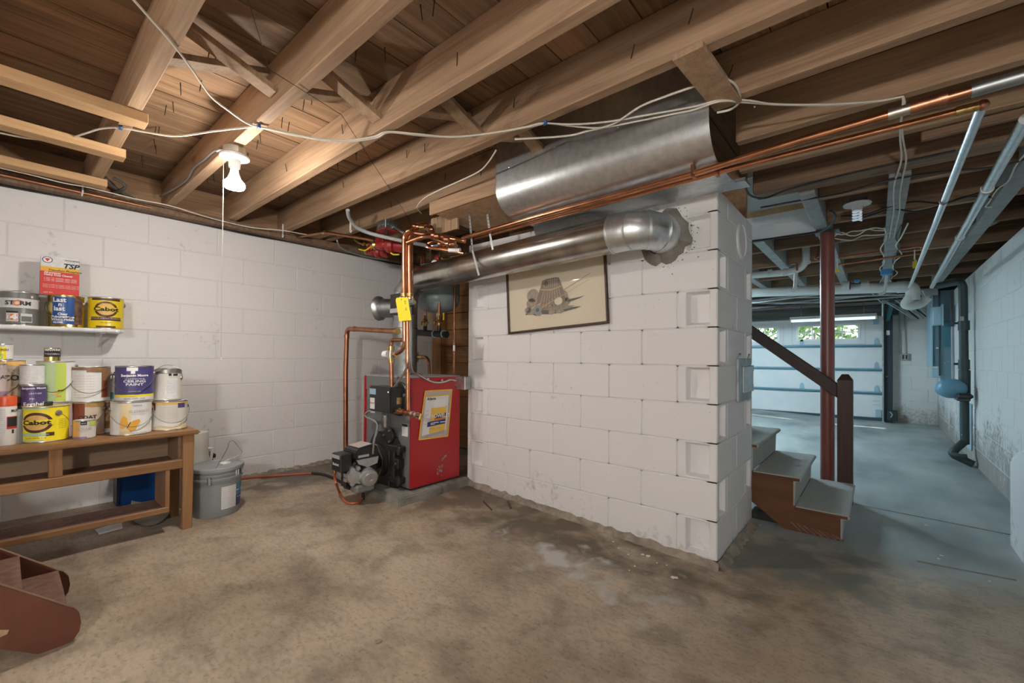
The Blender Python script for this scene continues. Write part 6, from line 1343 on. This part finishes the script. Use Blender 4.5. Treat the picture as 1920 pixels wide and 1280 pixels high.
# bundle of cables stapled along the nailer and loops beneath the garage joists
random.seed(17)
for k, (x, w, r, m) in enumerate(((.045, .02, .005, 'cable_white'), (.155, .03, .005, 'cable_white'), (.06, .015, .004, 'cable_grey'), (.14, .02, .005, 'cable_black'))):
    P = [V((x+w*math.sin(2.2*i+k), 4.4+.4*i, 2.108+.010*math.sin(3*i+k))) for i in range(10)]
    MB().tube(sag(P, 5), r, 6).thing('garage_cable', m, ['white cable snaking along the left of the grey nailer', 'white cable snaking along the right of the grey nailer', 'grey cable running along the grey nailer in the garage', 'black cable running along the grey nailer in the garage'][k], 'cable', 'garage cable bundle')
for k, (y, z0, m, r, x0, x1) in enumerate(((3.30, 2.11, 'cable_black', .006, -.60, .7), (3.9, 2.12, 'cable_black', .006, -.2, .6), (3.98, 2.11, 'cable_black', .006, -.15, .55), (4.5, 2.12, 'cable_white', .005, -.28, .05), (4.62, 2.11, 'cable_white', .005, -.28, .1), (4.3, 2.09, 'cable_white', .005, -.25, .04))):
    P = [V((x0+(x1-x0)*i/6, y+.05*math.sin(1.7*i+k), z0+.014*math.sin(2.1*i+k*2))) for i in range(7)]
    MB().tube(sag(P, 5), r, 6).thing('cross_cable', m, ['black cable strung along the near girder', 'black cable strung across just before the spiral lamp', 'black cable strung across behind the spiral lamp', 'middle of three white cables strung behind the spiral bulb', 'farthest of three white cables strung behind the spiral bulb', 'nearest of three white cables strung behind the spiral bulb'][k], 'cable', {'cable_black': 'black cross cables', 'cable_white': 'white cross cables'}[m])
MB().tube(sag([az(1410, 452, 2.095), az(1480, 443, 2.095), az(1535, 434, 2.095), az(1557, 422, 2.09), az(1566, 405, 2.10), az(1558, 395, 2.11)], 6), .009, 8).thing('lining_cable', 'cable_black', 'black cable edging the white stairwell lining', 'cable')
MB().tube(sag([V((-.52, 2.45, 1.98)), V((-.55, 2.75, 2.02)), V((-.52, 3.0, 2.07)), V((-.40, 3.08, 2.12)), V((-.1, 3.06, 2.13)), V((.3, 3.06, 2.13))], 6), .006, 7).thing('girder_cable', 'cable_black', 'black cable curving from the chimney along the girder', 'cable')
# ================================================================== CARPETED STAIRS
sr = T('basement_stairs', (-.6, 3.68, 0), 'carpeted wooden stairs rising behind the chimney', 'stairs')
SY0, SY1 = 3.25, 4.10
NT = 6; RI, RU = .180, .238
def tx(k): return -.125-RU*k                                   # nosing position of tread k
def tz(k): return .160+.181*k
poly = [(-.170, .0), (-.170, tz(0)-.03)]
for k in range(NT):
    poly += [(tx(k)-.03, tz(k)-.028)] if k else [(tx(0)-.03, tz(0)-.028)]
    poly += [(tx(k+1)-.035, tz(k)-.028), (tx(k+1)-.035, tz(k+1)-.028)]
poly += [(tx(NT)-.2, tz(NT)-.028), (tx(NT)-.2, tz(NT)-.34), (-.64, .132), (-.455, .0)]
for y in (SY0, SY1-.03): MB().prism(poly, 1, y, y+.03).part('stringer', 'stair_side', sr)
for k in range(NT+1):
    x1, x0, z = tx(k), tx(k+1)-.03, tz(k)
    tr = MB().box(x0, x1-.008, SY0-.008, SY1+.008, z-.026, z-.008).part('tread', 'stair_side', sr, bevel=.003)
    # carpet runs over the tread, round the nosing and down the riser
    pr = [(x0, z-.008), (x0, z), (x1-.012, z)]+[(x1-.012+.014*math.sin(t), z-.014+.014*math.cos(t)) for t in (math.pi*i/8 for i in range(1, 9))]+[(x1-.030, z-.034), (x1-.034, z-RI if k else .012), (x1-.042, z-RI if k else .012), (x1-.042, z-.026), (x1-.012, z-.020), (x1-.012, z-.008)]
    MB().prism(pr, 1, SY0-.004, SY1+.004).part('carpet', 'carpet', sr, ang=.4)
    MB().box(x0, x1-.06, SY0-.014, SY0-.008, z-.030, z-.018).part('trim_moulding', 'stair_side', sr)
mb = MB()
for i in range(9): a = -.43+.026*i; MB
# splintered plywood at the foot of the stringer
for i in range(7):
    mb.beam((-.42+.035*i, SY0-.002, .055-.004*i), (-.36+.035*i, SY0-.002, .004), .010, .004, up=(0, 1, 0))
mb.part('splintered_ply', 'tread_brown', sr)
MB().box(-.66, -.50, 3.30, 3.42, .0, .03).part('loose_brick', 'dark_steel', sr, bevel=.004) if False else None
MB().prism([(-.66, .0), (-.50, .0), (-.52, .045), (-.60, .06), (-.66, .05)], 1, 3.32, 3.44).thing('dark_stone', 'rock_dark', 'dark broken stone under the carpeted stairs', 'stone', bevel=.006)
# newel and handrail
nw = T('newel_post', (-.185, 4.155, 0), 'dark brown square newel post with pointed top and handrail', 'newel post')
x0, x1 = -.232, -.137
mb = MB().box(x0, x1, 4.11, 4.205, 0, .93); xm, ym = (x0+x1)/2, 4.157
mb.add([(x0, 4.11, .93), (x1, 4.11, .93), (x1, 4.205, .93), (x0, 4.205, .93), (xm-.02, ym-.02, .975), (xm+.02, ym-.02, .975), (xm+.02, ym+.02, .975), (xm-.02, ym+.02, .975)], [(0, 1, 5, 4), (1, 2, 6, 5), (2, 3, 7, 6), (3, 0, 4, 7), (4, 5, 6, 7)])
mb.part('post', 'newel_brown', nw)
MB().prism([(-.232, .790), (-.232, .905), (-2.2, .905+.80*1.968), (-2.2, .790+.80*1.968)], 1, 4.140, 4.178).part('handrail', 'newel_brown', nw, bevel=.006)
MB().prism([(-.232, .850), (-.232, .858), (-2.2, .858+.80*1.968), (-2.2, .850+.80*1.968)], 1, 4.1385, 4.1400).part('rail_groove', 'print_black', nw)
# lally column
lc = V((-.305, 4.30)); co = T('steel_column', (lc.x, lc.y, 0), 'round red-brown steel column behind the newel post', 'column')
MB().cyl((lc.x, lc.y, 0), (lc.x, lc.y, 2.115), .048, n=30).part('shaft', 'lally_red', co)
MB().box(lc.x-.08, lc.x+.08, lc.y-.08, lc.y+.08, 2.108, 2.118).part('cap_plate', 'dark_steel', co)
# ================================================================== GARAGE
gdr = T('door_1', ((DX0+DX1)/2, GW+.05, 0), 'white sectional garage door with small windows', 'garage door', kind='structure')
yD = GW+.03
zs = [.05, .496, .915, 1.345, 1.90, 2.13]
for k in range(4):
    MB().box(DX0, DX1, yD+.0, yD+.045, zs[k]+.004, zs[k+1]-.004).part('door_section', 'garage_door_white', gdr, bevel=.004) if k != 3 else None
# top section with window openings
W = [(-1.185, -.262), (-2.46, -1.53)]
zw0, zw1 = 1.475, 1.728
mb = MB(); xs_ = [DX0]+sorted([v for w_ in W for v in w_])+[DX1]
mb.box(DX0, DX1, yD, yD+.045, 1.349, zw0); mb.box(DX0, DX1, yD, yD+.045, zw1, 2.13)
for i in range(0, len(xs_), 2): mb.box(xs_[i], xs_[i+1], yD, yD+.045, zw0, zw1)
mb.part('door_section', 'garage_door_white', gdr)
for n_, (wa, wb) in enumerate(W):
    wf = MB(); t_ = .032
    wf.box(wa-t_, wb+t_, yD-.012, yD+.02, zw0-t_, zw0+.006); wf.box(wa-t_, wb+t_, yD-.012, yD+.02, zw1-.006, zw1+t_); wf.box(wa-t_, wa+.006, yD-.012, yD+.02, zw0, zw1); wf.box(wb-.006, wb+t_, yD-.012, yD+.02, zw0, zw1)
    f_ = wf.part('window_frame', 'white_plastic', gdr)
    for i in range(1, 4): x = wa+(wb-wa)*i/4; MB().box(x-.009, x+.009, yD-.006, yD+.02, zw0, zw1).part('muntin', 'white_plastic', f_)
    MB().box(wa, wb, yD-.005, yD+.02, (zw0+zw1)/2-.008, (zw0+zw1)/2+.008).part('muntin', 'white_plastic', f_)
    MB().box(wa, wb, yD+.022, yD+.025, zw0, zw1).part('pane', 'glass', f_)
    for zz in (zw0-.10, zw1+.08): MB().box(wa-.10, wb+.10, yD-.002, yD, zz-.003, zz+.003).part('panel_bead', 'gd_line', gdr)
    for xx in (wa-.10, wb+.10): MB().box(xx-.003, xx+.003, yD-.002, yD, zw0-.10, zw1+.08).part('panel_bead', 'gd_line', gdr)
# struts across the joints and hinges
for z in (1.345, .915, .496):
    MB().box(DX0, DX1, yD-.035, yD, z-.028, z+.020).part('strut', 'door_blue', gdr, bevel=.004)
    MB().box(DX0, DX1, yD-.038, yD-.036, z+.006, z+.014).part('strut_lip', 'panel_light', gdr)
    for x in (.0, -1.12, -2.3):
        MB().prism([(x-.04, z+.02), (x+.04, z+.02), (x+.02, z+.12), (x-.005, z+.14), (x-.03, z+.11)], 1, yD-.012, yD).part('hinge', 'panel_light', gdr)
MB().box(DX0, DX1, yD-.01, yD+.045, .0, .052).part('bottom_seal', 'seal_dark', gdr)
MB().box(-.02, .06, yD-.03, yD, .07, .20).part('bottom_bracket', 'panel_light', gdr, bevel=.004)
for zz in (.28, .35): MB().box(-.05, .04, yD-.003, yD, zz, zz+.008).part('warning_label', 'print_grey', gdr)
MB().box(-.05, .03, yD-.004, yD, 1.72, 1.86).part('top_bracket', 'panel_light', gdr, bevel=.004)
# vertical track and spring post
tk = T('door_track', (.14, 9.95, 0), 'dark steel door track and jamb post right of the garage door', 'door track')
x0, x1 = ay(1654, 700, 9.9).x, ay(1674, 700, 9.9).x
MB().box(x0+.035, x1, 9.93, 10.0, 0, 2.1).part('jamb_post', 'track_dark', tk, bevel=.004)
MB().box(x0, x0+.022, 9.86, 9.93, .02, 1.85).part('track_rail', 'galv_dull', tk, bevel=.003); MB().box(x0+.022, x0+.036, 9.88, 9.93, .02, 1.95).part('track_rail', 'track_dark', tk)
MB().tube(sag([(x0+.011, 9.90, 1.85), (x0+.011, 9.85, 2.0), (x0+.011, 9.65, 2.09), (x0+.011, 9.2, 2.10)], 6), .018, 6).part('track_curve', 'galv', tk)
MB().beam((x0+.07, 9.9, 1.78), (x0+.14, 9.7, 2.12), .05, .05).part('strut_brace', 'door_blue', tk)
MB().box(x0+.055, x0+.10, 9.925, 9.93, 1.52, 1.60).part('sticker', 'print_white', tk)
for z in (.80, 1.78): MB().ball((x0+.06, 9.925, z), .014, n=8, m=6).part('bolt', 'steel', tk)
MB().box(x0+.06, x1+.06, 9.87, 9.95, .04, .22).part('bottom_lock', 'track_dark', tk, bevel=.01); MB().tube(sag([(x0+.1, 9.86, .2), (x0+.13, 9.85, .15), (x0+.11, 9.86, .1)], 4), .01, 6).part('lock_cable', 'galv', tk)
# ---- drain pipes
YP = 6.9
def D(u, v, y=YP): return ay(u, v, y)
zz = D(1500, 538).z
dp_ = T('drain_pipe', (-.8, YP, zz), 'large pale grey plastic drain pipe crossing below the garage joists', 'pipe')
a, b = V((-3.0, YP, D(1410, 538).z)), D(1692, 538); MB().cyl(a, b, .062, n=22).part('main_run', 'pvc', dp_)
for u in (1586, 1622, 1700):
    p = D(min(u, 1690), 538); MB().cyl(p-V((.04, 0, 0)), p+V((.04, 0, 0)), .070, n=22).part('hub', 'pvc', dp_)
MB().tube(path([b-V((.02, 0, 0)), b+V((.09, 0, -.0)), b+V((.09, .02, -.16))], .09), .066, 18).part('elbow', 'pvc', dp_)
e = b+V((.07, .0, -.12)); MB().tube(path([e, e+V((-.05, 0, -.09)), e+V((.0, 0, -.115)), e+V((.10, .1, -.08)), e+V((.15, .1, -.01))], .06), .05, 16).part('trap', 'pvc', dp_)
MB().cyl(D(1595, 528, 6.84), D(1593, 548, 6.84), .066, .066, 20).part('strap', 'cable_black', dp_) if False else None
p = D(1594, 538); MB().cyl(p-V((.006, 0, 0)), p+V((.006, 0, 0)), .0715, n=22).part('black_strap', 'cable_black', dp_)
MB().tube(sag([D(1663, 505, 6.8), D(1661, 530, 6.8), D(1658, 548, 6.8), D(1648, 551, 6.8)], 5), .014, 8).part('hanger_hook', 'pvc', dp_)
YQ = 5.6
dq = T('branch_drain', (-.9, YQ, 1.95), 'white branch drain pipe with elbow left of the red column', 'pipe')
MB().tube(path([V((-2.0, YQ, ay(1412, 512, YQ).z)), ay(1475, 511, YQ), ay(1502, 503, YQ), ay(1511, 490, YQ), ay(1511, 455, YQ)], .12), .036, 16).part('branch_run', 'pvc', dq)
for (u, v) in ((1444, 512), (1473, 510)): p = ay(u, v, YQ); MB().cyl(p-V((.02, 0, 0)), p+V((.02, 0, 0)), .043, n=16).part('coupling', 'pvc_dull', dq)
p = ay(1511, 492, YQ); MB().cyl(p-V((0, 0, .015)), p+V((0, 0, .015)), .042, n=16).part('coupling', 'pvc', dq)
MB().tube(path([ay(1492, 508, YQ), ay(1491, 540, YQ), ay(1486, 546, YQ), ay(1479, 542, YQ)], .03), .018, 10).part('hook', 'pvc', dq)
p = ay(1495, 500, YQ-.02); MB().cyl(p-V((.01, 0, 0)), p+V((.01, 0, 0)), .045, n=14).part('band', 'lally_red', dq)
# loose grey cables and flex duct further back
random.seed(8)
for k in range(9):
    y = 7.4+.16*k; z = 1.99+.008*(k % 4); P = [V((-2.6+.42*i, y+.06*math.sin(1.3*i+k), z-.05*math.sin(.7*i+k)+.02*k/9)) for i in range(8)]
    MB().tube(sag(P, 5), .010+.004*(k % 3), 6).thing('ceiling_cable', ('pvc_dull', 'cable_grey', 'cable_black')[k % 3], ['nearest', 'middle', 'farthest'][k//3]+{0: ' pale cable slung below the far garage joists', 1: ' grey cable slung below the far garage joists', 2: ' black cable slung below the far garage joists'}[k % 3], 'cable', ('pale far cables', 'grey far cables', 'black far cables')[k % 3])
# tangle above the panel
for k in range(10):
    x = .15+.055*k; P = [V((x-.25+.1*random.random(), 8.2, 2.05+.05*random.random())), V((x-.1, 8.8, 1.98+.08*random.random())), V((x, 9.2, 1.9+.12*random.random())), V((.45+.03*k, 9.5, 1.75+.05*random.random()))]
    MB().tube(sag(P, 6), .010, 6).thing('panel_feed_cable', ('pvc_dull', 'cable_grey', 'cable_black')[k % 3], {0: 'pale cable feeding the blue-grey breaker cabinet', 1: 'grey cable feeding the blue-grey breaker cabinet', 2: 'black cable feeding the blue-grey breaker cabinet'}[k % 3], 'cable', ('pale feeders', 'grey feeders', 'black feeders')[k % 3])
# ---- electrical panel on the right wall
ep = T('breaker_cabinet', (RW, 9.0, .85), 'tall blue-grey electrical panel on the right garage wall', 'electrical panel')
def E(u, v, x=RW): return ax(u, v, x)
xp = RW-.17
ya, yb = ax(1745, 600, xp).y, ax(1729, 600, xp-.02).y
zt, zb2 = ax(1735, 570, xp).z, ax(1735, 685, xp).z
MB().box(xp, RW, 8.55, 9.15, zb2, zt).part('cabinet', 'panel_blue', ep, bevel=.006)
MB().box(xp-.025, xp, 8.53, 9.17, zb2-.01, zt+.01).part('cabinet_door', 'panel_light', ep, bevel=.006)
MB().box(xp+.03, xp+.10, 8.50, 8.55, zb2+.25, zb2+.27).part('loose_tail', 'pvc', ep)
p = ax(1742, 697, xp+.03); MB().box(p.x-.045, p.x+.05, 8.55, 8.66, zb2-.16, zb2-.03).part('small_box', 'panel_light', ep, bevel=.006)
mp_ = T('meter_panel', (RW, 8.0, .6), 'narrow blue-grey backing board with a pale blue switch box', 'electrical box')
MB().box(RW-.13, RW, 8.12, 8.16, ax(1757, 712, RW-.06).z, 2.02).part('backing_board', 'panel_blue', mp_)
MB().box(RW-.145, RW-.13, 8.10, 8.16, ax(1757, 712, RW-.06).z+.1, 2.02).part('edge_strip', 'track_dark', mp_)
p, q_ = ay(1748, 610, 8.0), ay(1765, 575, 8.0); MB().box(p.x, q_.x, 7.95, 8.12, p.z, q_.z).part('switch_box', 'panel_light', mp_, bevel=.006)
MB().box(q_.x, q_.x+.015, 7.93, 8.12, p.z-.01, q_.z+.03).part('switch_flange', 'panel_light', mp_)
MB().box(RW-.125, RW-.01, 8.10, 8.12, ax(1757, 654, RW-.06).z, ax(1757, 612, RW-.06).z).part('cover_plate', 'door_blue', mp_)
for k in range(3): MB().cyl((RW-.09+.03*k, 8.098, 1.05+.02*k), (RW-.09+.03*k, 8.10, 1.05+.02*k), .005, n=6).part('screw', 'steel', mp_)
# outlets with conduits
for n_, (u0, u1, uo0, uo1, vo0, vo1, vt, y, lab) in enumerate(((1688, 1698, 1689, 1704, 663, 675, 572, GW-.01, 'grey double outlet with twin conduits beside the garage door'), (1779, 1779, 1771, 1782, 680, 696, 575, None, 'grey outlet box with conduit on the right garage wall'))):
    ob = T('outlet_box', (ay(uo0, vo1, GW-.02) if y else ax(uo0, vo1, RW-.02)), lab, 'outlet')
    PT = (lambda u, v, d=.0: ay(u, v, GW-.015-d)) if y else (lambda u, v, d=.0: ax(u, v, RW-.015-d))
    a, b = PT(uo0, vo1), PT(uo1, vo0)
    if y: MB().box(a.x, b.x, GW-.05, GW, a.z, b.z).part('box_body', 'outlet_grey', ob, bevel=.004)
    else: MB().box(RW-.05, RW, b.y, a.y, a.z, b.z).part('box_body', 'outlet_grey', ob, bevel=.004)
    for u in ((u0, u1) if u0 != u1 else (u0,)): MB().cyl(PT(u, vo0+1), PT(u-2 if y else u, vt), .011, n=8).part('conduit', 'outlet_grey', ob)
    if y:
        for s in (.3, .7): MB().box(a.x+(b.x-a.x)*s-.012, a.x+(b.x-a.x)*s+.012, GW-.052, GW-.05, a.z+.02, b.z-.02).part('socket', 'print_black', ob)
# ---- black waste stack with blue float tank on the right wall
YS = 6.55
ws_ = T('waste_stack', (RW-.06, YS, 0), 'black waste stack standing against the right garage wall', 'pipe')
xs2 = ay(1806, 650, YS).x; r2 = .055
top = V((xs2, YS, ay(1806, 527, YS).z))
MB().tube(path([V((xs2-.16, YS+.3, top.z+.01)), V((xs2-.02, YS, top.z)), V((xs2, YS, top.z-.06)), V((xs2+.01, YS, ay(1808, 832, YS).z))], .06), .036, 16).part('stack', 'pipe_black', ws_)
for v in (610, 683, 740): p = ay(1808, v, YS); MB().cyl((xs2+.005, YS, p.z-.05), (xs2+.005, YS, p.z+.05), .045, n=18).part('hub', 'pipe_black', ws_)
p = ay(1809, 715, YS); MB().cyl((xs2+.008, YS, p.z-.13), (xs2+.008, YS, p.z+.12), .046, n=18).part('cleanout_tee', 'pipe_black', ws_)
f0 = ay(1808, 828, YS); f1 = ay(1789, 844, YS-.1); f2 = ay(1812, 852, YS-.15)
MB().tube(path([f0, f1, V((f1.x-.01, f1.y, f1.z-.05)), V((f2.x+.05, f2.y, .03))], .05), .036, 14).part('offset', 'pipe_black', ws_)
MB().tube(sag([ay(1786, 845, YS-.1), ay(1785, 851, YS-.12), ay(1800, 855, YS-.15), ay(1813, 856, YS-.15)], 5), .028, 10).part('floor_run', 'pipe_black', ws_)
for v in (606, 682): p = ay(1788, v, YS); MB().tube([p, p+V((.10, 0, .0))], .012, 8).part('stub', 'pipe_black', ws_)
MB().box(xs2-.03, xs2-.0, YS-.058, YS-.05, ay(1800, 602, YS).z, ay(1800, 594, YS).z).part('sticker', 'print_grey', ws_)
MB().cyl(ay(1784, 545, YS+.5), ay(1786, 606, YS+.5), .014, n=8).part('side_pipe', 'dark_steel', ws_); MB().cyl(ay(1786, 612, YS+.5), ay(1787, 715, YS+.5), .014, n=8).part('side_pipe', 'cable_grey', ws_)
c = ay(1783, 728, YS-.05)
ftk = T('pressure_tank', (c.x, c.y, ay(1783, 746, YS-.05).z), 'small blue pressure tank on a shelf against the right garage wall', 'tank')
rx = abs(ay(1757, 728, YS-.05).x-c.x)
MB().ball(c, 1, (.125, .11, .105), 26, 14).part('tank_shell', 'float_blue', ftk)
MB().lathe(c+V((-.02, 0, 0)), (1, 0, 0), [(.090, -.006), (.094, 0), (.090, .006)], 26, caps=False).part('tank_seam', 'panel_light', ftk)
MB().box(c.x+.03, RW-.05, YS-.17, YS+.05, ay(1783, 750, YS-.1).z, ay(1783, 744, YS-.1).z+.015).part('bracket_shelf', 'pipe_black', ftk, bevel=.008)
MB().box(c.x+.03, c.x+.15, YS-.19, YS-.10, c.z-.10, c.z-.04).part('pump_motor', 'black_iron', ftk, bevel=.02)
MB().box(RW-.012, RW-.004, 6.7, 7.6, .12, .62).thing('blue_paint_patch', 'panel_light', 'pale blue painted board behind the black waste stack', 'board')
# ---- lamps of the garage, with one unseen tube fixture added for its light
p = az(1607, 383, 2.13); gl = T('spiral_lamp', (p.x, p.y, 2.0), 'white lampholder with a spiral compact bulb below the garage joists', 'lamp')
MB().lathe((p.x, p.y, 2.165), (0, 0, -1), [(.055, 0), (.055, .03)], 8).part('octagon_box', 'dark_steel', gl)
MB().lathe((p.x, p.y, 2.135), (0, 0, -1), [(.075, 0), (.078, .005), (.072, .014), (.035, .024), (.026, .045)], 26).part('lampholder', 'porcelain', gl)
sp_ = []
for i in range(61): t = i/60; a = t*2*math.pi*4; sp_.append(V((p.x+.022*math.cos(a), p.y+.022*math.sin(a), 2.092-.075*t)))
MB().tube(sp_, .0065, 7).part('spiral_tube', 'cfl_glow', gl)
MB().cyl((p.x, p.y, 2.10), (p.x, p.y, 2.085), .024, n=16).part('bulb_base', 'white_plastic', gl)
for n_, (xc_, yc_, lab) in enumerate(((-.62, 9.55, 'white fluorescent tube fixture near the garage door'), (-2.4, 6.6, 'added unseen fluorescent tube fixture lighting the garage from the left'))):
    fx = T('fluorescent_fixture', (xc_, yc_, 2.0), lab, 'light fixture')
    L_ = .62
    ZF = 1.80 if n_ == 0 else 2.035
    MB().prism([(yc_-.09, ZF+.025), (yc_+.09, ZF+.025), (yc_+.06, ZF+.075), (yc_-.06, ZF+.075)], 0, xc_-L_, xc_+L_).part('housing', 'white_plastic', fx)
    for s in (-.05, .05): MB().cyl((xc_-L_+.02, yc_+s, ZF), (xc_+L_-.02, yc_+s, ZF), .017, n=14).part('tube', 'tube_dim' if n_ == 0 else 'tube_fill', fx)
    for s in (-L_, L_-.015): MB().box(xc_+s, xc_+s+.015, yc_-.08, yc_+.08, ZF-.025, ZF+.035).part('end_cap', 'brass', fx)
    if n_ == 0:
        for s in (-.45, .45): MB().cyl((xc_+s, yc_, ZF+.07), (xc_+s, yc_, ZS), .006, n=6).part('hanger', 'wire', fx)
# ---- tags, boxes, hoses
for k, (u, v0, v1, y, lab) in enumerate(((1715, 478, 503, 5.4, 'yellow tag hanging on the pipe right of the nailer'), (1570, 493, 510, 5.4, 'yellow tag hanging just right of the red column'))):
    a, b = ay(u-4, v1, y), ay(u+4, v0+8, y); tg_ = MB().prism([(a.x, a.z), (b.x, a.z), (b.x, b.z-.02), ((a.x+b.x)/2+.01, b.z), (a.x, b.z-.02)], 1, y, y+.004).thing('pipe_tag', 'tag_yellow', lab, 'tag', 'yellow pipe tags')
    MB().cyl(V(((a.x+b.x)/2, y+.002, b.z)), V(((a.x+b.x)/2, y+.002, b.z+.09)), .006, n=6).part('tag_string', 'cable_white', tg_)
for k, (u0, u1, v0, v1, y, lab) in enumerate(((1651, 1672, 503, 515, 5.6, 'blue plastic outlet box on the side of the nailer'), (1602, 1612, 523, 529, 6.2, 'small blue plastic outlet box further back'))):
    a, b = ay(u0, v1, y), ay(u1, v0, y); MB().box(a.x, b.x, y, y+.08, a.z, b.z).thing('blue_box', 'box_blue', lab, 'electrical box', 'blue boxes', bevel=.006)
for k, (v0, v1) in enumerate(((483, 470), (496, 483))):
    a, b = ay(1572, v0, 5.45), ay(1730, v1-9, 5.45); P = path([a, b, b+V((0, 0, -.10))], .03); MB().tube(P, .011, 8).thing('water_pipe', 'copper_dull', ('upper' if k == 0 else 'lower')+' thin water pipe crossing below the garage joists', 'pipe', 'water pipes')
MB().tube(path([V((ay(1536, 460, 5.4).x, 5.4, 2.34)), ay(1536, 460, 5.4), ay(1534, 482, 5.4), ay(1528, 484, 5.4), ay(1538, 489, 5.4)], .03), .013, 8).thing('copper_stub', 'copper_dull', 'small copper trap hanging left of the red column', 'pipe')
for k, (u0, v0, u1, v1, u2, v2, lab) in enumerate(((1830, 430, 1870, 412, 1894, 388, 'grey flexible pipe entering the bank above the right wall'), (1790, 495, 1802, 486, 1814, 478, 'short grey pipe entering the bank further back'))):
    P = [ax(u0, v0, RW-.1), ax(u1, v1, RW-.04), ax(u2, v2, RW+.06)]; o = MB().tube(sag(P, 6), .022, 10).thing('grey_pipe', 'pvc_dull', lab, 'pipe', 'grey pipes in the bank'); MB().cyl(P[2]-(P[2]-P[1]).normalized()*.03, P[2]+(P[2]-P[1]).normalized()*.02, .032, n=12).part('coupling', 'pvc', o)
o = MB().tube(sag([ax(1925, 335, RW-.08), ax(1905, 352, RW-.08), ax(1890, 365, RW-.09), ax(1884, 373, RW-.09)], 6), .030, 12).thing('grey_pipe', 'pvc_dull', 'thick grey pipe stub at the upper right edge', 'pipe', 'grey pipes in the bank')
MB().tube(sag([az(1925, 285, 2.1), az(1905, 310, 2.1), az(1890, 340, 2.1), az(1870, 355, 2.1), az(1855, 378, 2.1), az(1848, 388, 2.1), az(1860, 388, 2.1)], 6), .004, 6).thing('loose_cable', 'cable_white', 'loose white cable dangling from the right nailer', 'cable')
# ================================================================== OUTSIDE THE GARAGE DOOR
yd = T('yard', (-1, 14, 0), 'driveway and lawn outside the garage door', 'ground', kind='structure')
MB().box(-30, 30, GW+.3, 60, -.06, -.02).part('ground_sheet', 'grass', yd)
random.seed(31)
for k in range(16):
    x, y = -12+2.1*(k//2)+1.05*(k % 2), 16.5+2.2*(k % 2); h = random.uniform(2.4, 3.8)
    bs = T('shrub', (x, y, -.02), 'bright green leafy shrub seen through the garage door windows', 'shrub', 'shrubs outside the garage')
    mb = MB()
    for i in range(620):
        a = random.uniform(0, 6.3); r = random.uniform(.2, 1.0)**.6*.95; zz = random.uniform(.05, 1)*h; rr = r*(1-.45*(zz/h)**2)
        c = V((x+rr*math.cos(a), y+rr*math.sin(a), zz)); n1 = V((random.uniform(-1, 1), random.uniform(-1, 1), random.uniform(-1, 1))).normalized()*.13; n2 = n1.cross(V((random.uniform(-1, 1), random.uniform(-1, 1), 1)).normalized()).normalized()*.07
        mb.add([c-n1, c+n2, c+n1, c-n2], [(0, 1, 2, 3)])
    mb.part('foliage', 'leaf_green', bs, fix=False, smooth=False)
    MB().cyl((x, y, -.02), (x, y, h*.6), .05, .03, 8).part('stem', 'old_beam', bs)
# ================================================================== DEBRIS ON THE FLOOR
random.seed(12)
chips = [(1205, 1040, .014), (1178, 1040, .008), (1262, 1083, .016), (1216, 1043, .018), (1160, 1028, .007), (1250, 1060, .006), (710, 1203, .018), (1180, 1070, .006), (1425, 985, .008), (1415, 980, .008), (1268, 1084, .012), (1232, 1056, .006), (1765, 1042, .010), (1760, 1048, .008), (1735, 985, .008), (1855, 1090, .006), (1190, 1062, .007), (1285, 1040, .008), (1150, 1016, .008)]
for k, (u, v, s) in enumerate(chips):
    p = af(u, v)+V((0, 0, .002)); n_ = 5; P = [p+V((s*random.uniform(.5, 1.1)*math.cos(2*math.pi*i/n_), s*random.uniform(.5, 1.1)*math.sin(2*math.pi*i/n_), 0)) for i in range(n_)]
    MB().poly3(P, .002).thing('paint_chip', 'rubble' if k == 6 else 'chip_white', 'tan scrap lying on the bare floor near the bottom of the photo' if k == 6 else 'white paint chip lying on the concrete floor', 'debris', 'paint chips on the floor')
for k, (u0, v0, u1, v1) in enumerate(((907, 941, 922, 957), (952, 940, 958, 954))):
    MB().tube([af(u0, v0)+V((0, 0, .006)), af(u1, v1)+V((0, 0, .006))], .005, 6).thing('twig', 'frame_brown', ('longer' if k == 0 else 'shorter')+' brown stick on the floor at the foot of the chimney', 'stick', 'sticks')
